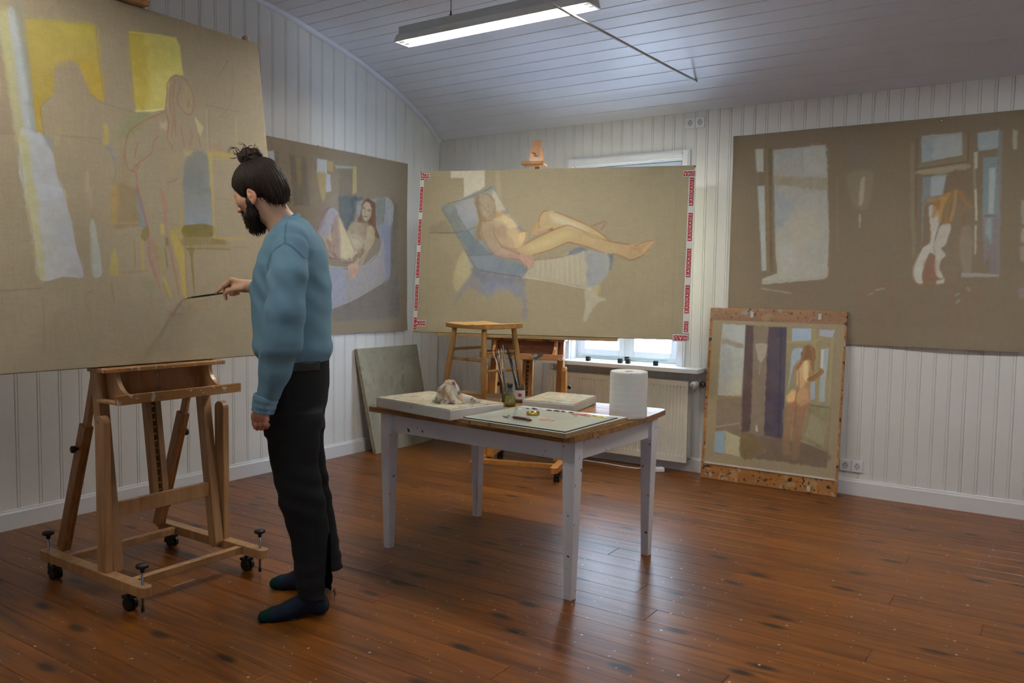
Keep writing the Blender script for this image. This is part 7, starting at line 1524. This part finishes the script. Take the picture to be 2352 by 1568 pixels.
def hair_mat(name, c1, c2):
    m, nt, p, N, L = nodes(name); tc = N('ShaderNodeTexCoord'); mp = N('ShaderNodeMapping'); mp.inputs['Scale'].default_value = (60, 60, 9); mp.inputs['Rotation'].default_value = (.3, .5, 0); L(tc.outputs['Object'], mp.inputs[0])
    nz = N('ShaderNodeTexNoise'); nz.inputs['Scale'].default_value = 4; nz.inputs['Detail'].default_value = 5; L(mp.outputs[0], nz.inputs['Vector']); r = ramp(N, .3, .72, c1, c2); L(nz.outputs['Fac'], r.inputs[0]); L(r.outputs[0], p.inputs['Base Color'])
    bp = N('ShaderNodeBump'); bp.inputs['Strength'].default_value = .6; bp.inputs['Distance'].default_value = .003; L(nz.outputs['Fac'], bp.inputs['Height']); L(bp.outputs[0], p.inputs['Normal']); p.inputs['Roughness'].default_value = .5; p.inputs['Specular IOR Level'].default_value = .3; return m
HAIRM = hair_mat('dark_brown_hair', lin(22, 17, 13), lin(62, 44, 30)); BEARDM = hair_mat('dark_beard', lin(22, 16, 12), lin(56, 38, 26))
lo, hi = bb([hp_(.12, .1, .13), hp_(.12, -.1, -.1), hp_(-.15, -.1, -.12), hp_(-.15, .1, .13)], .02); hr = skin_mesh('hair', nets(hair_sdf, lo, hi, .0030), HAIRM, man, PO)
lo, hi = BUN-.07, BUN+.07; skin_mesh('hair_bun', nets(bun_sdf, lo, hi, .0026), HAIRM, man, PO)
lo, hi = bb([hp_(.12, .08, -.02), hp_(.0, -.08, -.02), hp_(.12, -.08, -.17), hp_(-.01, .08, -.17)], .015); skin_mesh('beard', nets(beard_sdf, lo, hi, .0026), BEARDM, man, PO)
bs = B(); bdir = rg0 = np.random.default_rng(8).normal(size=(2600, 3)); bdir /= np.linalg.norm(bdir, axis=1)[:, None]; cb = hp_(.045, 0, -.085)
def bsurf(D):
    a_, b_ = np.zeros(len(D)), np.full(len(D), .12)
    for _ in range(13):
        m_ = (a_+b_)/2; ins = np.minimum(beard_sdf((cb+D*m_[:, None]).astype(f32)), head_sdf((cb+D*m_[:, None]).astype(f32))) < 0; a_ = np.where(ins, m_, a_); b_ = np.where(ins, b_, m_)
    return a_
br_ = bsurf(bdir); bp_ = cb+bdir*br_[:, None]; okb = (np.abs(beard_sdf(bp_.astype(f32))) < .004) & (bdir@sid > -.5)
for q, d_ in zip(bp_[okb], bdir[okb]):
    g_ = -upv*random.uniform(.006, .014)+fwd*random.uniform(-.002, .006)+d_*random.uniform(.001, .005); bs.tube(to_world(np.array([q-d_*.002, q+g_*.5+d_*.001, q+g_])), [.0009, .0008, .0003], 4, cap=False)
for k_ in range(70):
    for q in (-1, 1):
        t_ = random.random(); b0 = hp_(.089-.016*t_*t_, q*(.012+.036*t_), .004+.004*math.sin(t_*3)+random.uniform(-.0025, .0025)); bs.tube(to_world(np.array([b0, b0+sid*q*.004+upv*.001+fwd*.001, b0+sid*q*.008-upv*.001])), [.0008, .0008, .0003], 4, cap=False)
tag(bs.done('beard_hairs', BEARDM, man, smooth=True, off=PO), None, None, kind='stuff')
ws = B()
def zh(x, y, dd=0): return to_world(J(500+x/6.535, 310+y/6.535, 3.30+dd)[None])[0]
for P_ in ([(300, 270), (270, 210), (210, 200), (178, 230), (172, 280)], [(330, 250), (290, 200), (230, 190), (190, 175)], [(310, 300), (260, 250), (265, 220)], [(430, 230), (425, 170), (390, 130), (320, 130)], [(420, 215), (470, 165), (520, 150)], [(500, 230), (545, 200), (580, 130)], [(505, 240), (560, 210), (600, 180)], [(280, 340), (230, 350), (185, 345)], [(640, 320), (630, 265), (655, 260), (665, 320)], [(850, 450), (930, 480), (965, 540), (960, 600)], [(960, 640), (1010, 700), (1015, 760)], [(1000, 850), (1030, 930), (1080, 985)], [(1010, 920), (1050, 960), (1070, 990)], [(980, 940), (1020, 1010), (1040, 1040)], [(290, 290), (250, 290), (240, 260)], [(400, 230), (385, 190), (410, 150)]):
    pts = spline([zh(x, y, .03) for x, y in P_], False, 4) if len(P_) > 2 else [zh(x, y, .03) for x, y in P_]
    for k in range(3): off = np.array((random.uniform(-.003, .003), random.uniform(-.01, .01), random.uniform(-.003, .003))); ws.tube([q+off*(i/len(pts)+.3) for i, q in enumerate(pts)], [.0011*(1-.6*i/len(pts)) for i in range(len(pts))], 5)
# combed strands lying on the hair, drawn up to the bun
NS, NP = 1100, 11; rg = np.random.default_rng(3); c0 = hp_(-.022, 0, .020)
dirs = rg.normal(size=(9000, 3)); dirs /= np.linalg.norm(dirs, axis=1)[:, None]
def surf(D):
    a_, b_ = np.full(len(D), .02), np.full(len(D), .19)
    for _ in range(14):
        m_ = (a_+b_)/2; ins = hair_sdf((c0+D*m_[:, None]).astype(f32)) < 0; a_ = np.where(ins, m_, a_); b_ = np.where(ins, b_, m_)
    return a_
r0 = surf(dirs); ok = r0 > .055; ok &= (dirs@sid > -.35); dirs = dirs[ok][:NS]
bd = (BUN-c0)/np.linalg.norm(BUN-c0); st_h = B()
om = np.arccos(np.clip(dirs@bd, -1, 1)); keep = om > .35; dirs, om = dirs[keep], om[keep]
paths = []
for t_ in np.linspace(0, .96, NP):
    q = (np.sin((1-t_)*om)/np.sin(om))[:, None]*dirs+(np.sin(t_*om)/np.sin(om))[:, None]*bd; q = q+rg.normal(size=q.shape)*.006; q /= np.linalg.norm(q, axis=1)[:, None]; r_ = surf(q); paths.append(c0+q*(np.maximum(r_, .05)+.0012+.0016*rg.random(len(q)))[:, None])
paths = np.stack(paths, 1)
bad = np.abs(np.diff(np.linalg.norm(paths-c0, axis=2), axis=1)).max(1) > .022
for pth in paths[~bad]: st_h.tube(to_world(pth), [.0007]+[.0013]*(NP-2)+[.0009], 4, cap=False)
nv_ = np.array([hp_(a_, b_, c_)-c0 for a_, b_, c_ in zip(rg.uniform(-.10, -.01, 170), rg.uniform(-.02, .075, 170), rg.uniform(-.10, -.07, 170))]); nv_ /= np.linalg.norm(nv_, axis=1)[:, None]; nr = surf(nv_)
for q, r_ in zip(nv_, nr):
    if r_ < .06: continue
    b0 = c0+q*(r_+.001); dn = np.array((rg.uniform(-.006, .010), rg.uniform(-.004, .004), -rg.uniform(.006, .020))); st_h.tube(to_world(np.array([b0+upv*.010, b0, b0+dn*.6, b0+dn+q*rg.uniform(0, .006)])), [.0010, .0010, .0008, .0004], 4, cap=False)
tag(st_h.done('hair_strands', HAIRM, man, smooth=True, off=PO), None, None, kind='stuff')
tag(ws.done('hair_wisps', HAIRM, man, smooth=True, off=PO), None, None, kind='stuff')
# the brush in the painting hand
tipW = on_plane(421, 685.5, C1O, c1.n)+c1.n*.002
endW = to_world(zj(1120, 690, .012)[None])[0]
HAND['flecked'] = wood('brush_flecked_black', lin(20, 20, 24), lin(40, 38, 44), (40, 40, 40), rough=.35, rnd=0, spots=[(70, .62, lin(200, 196, 190)), (50, .66, lin(170, 50, 50)), (60, .68, lin(80, 110, 150))])
brush(tipW, endW+(endW-tipW)*.10, .0046, 'flecked', 'paint flecked black brush held in the man\'s right hand', None, True)
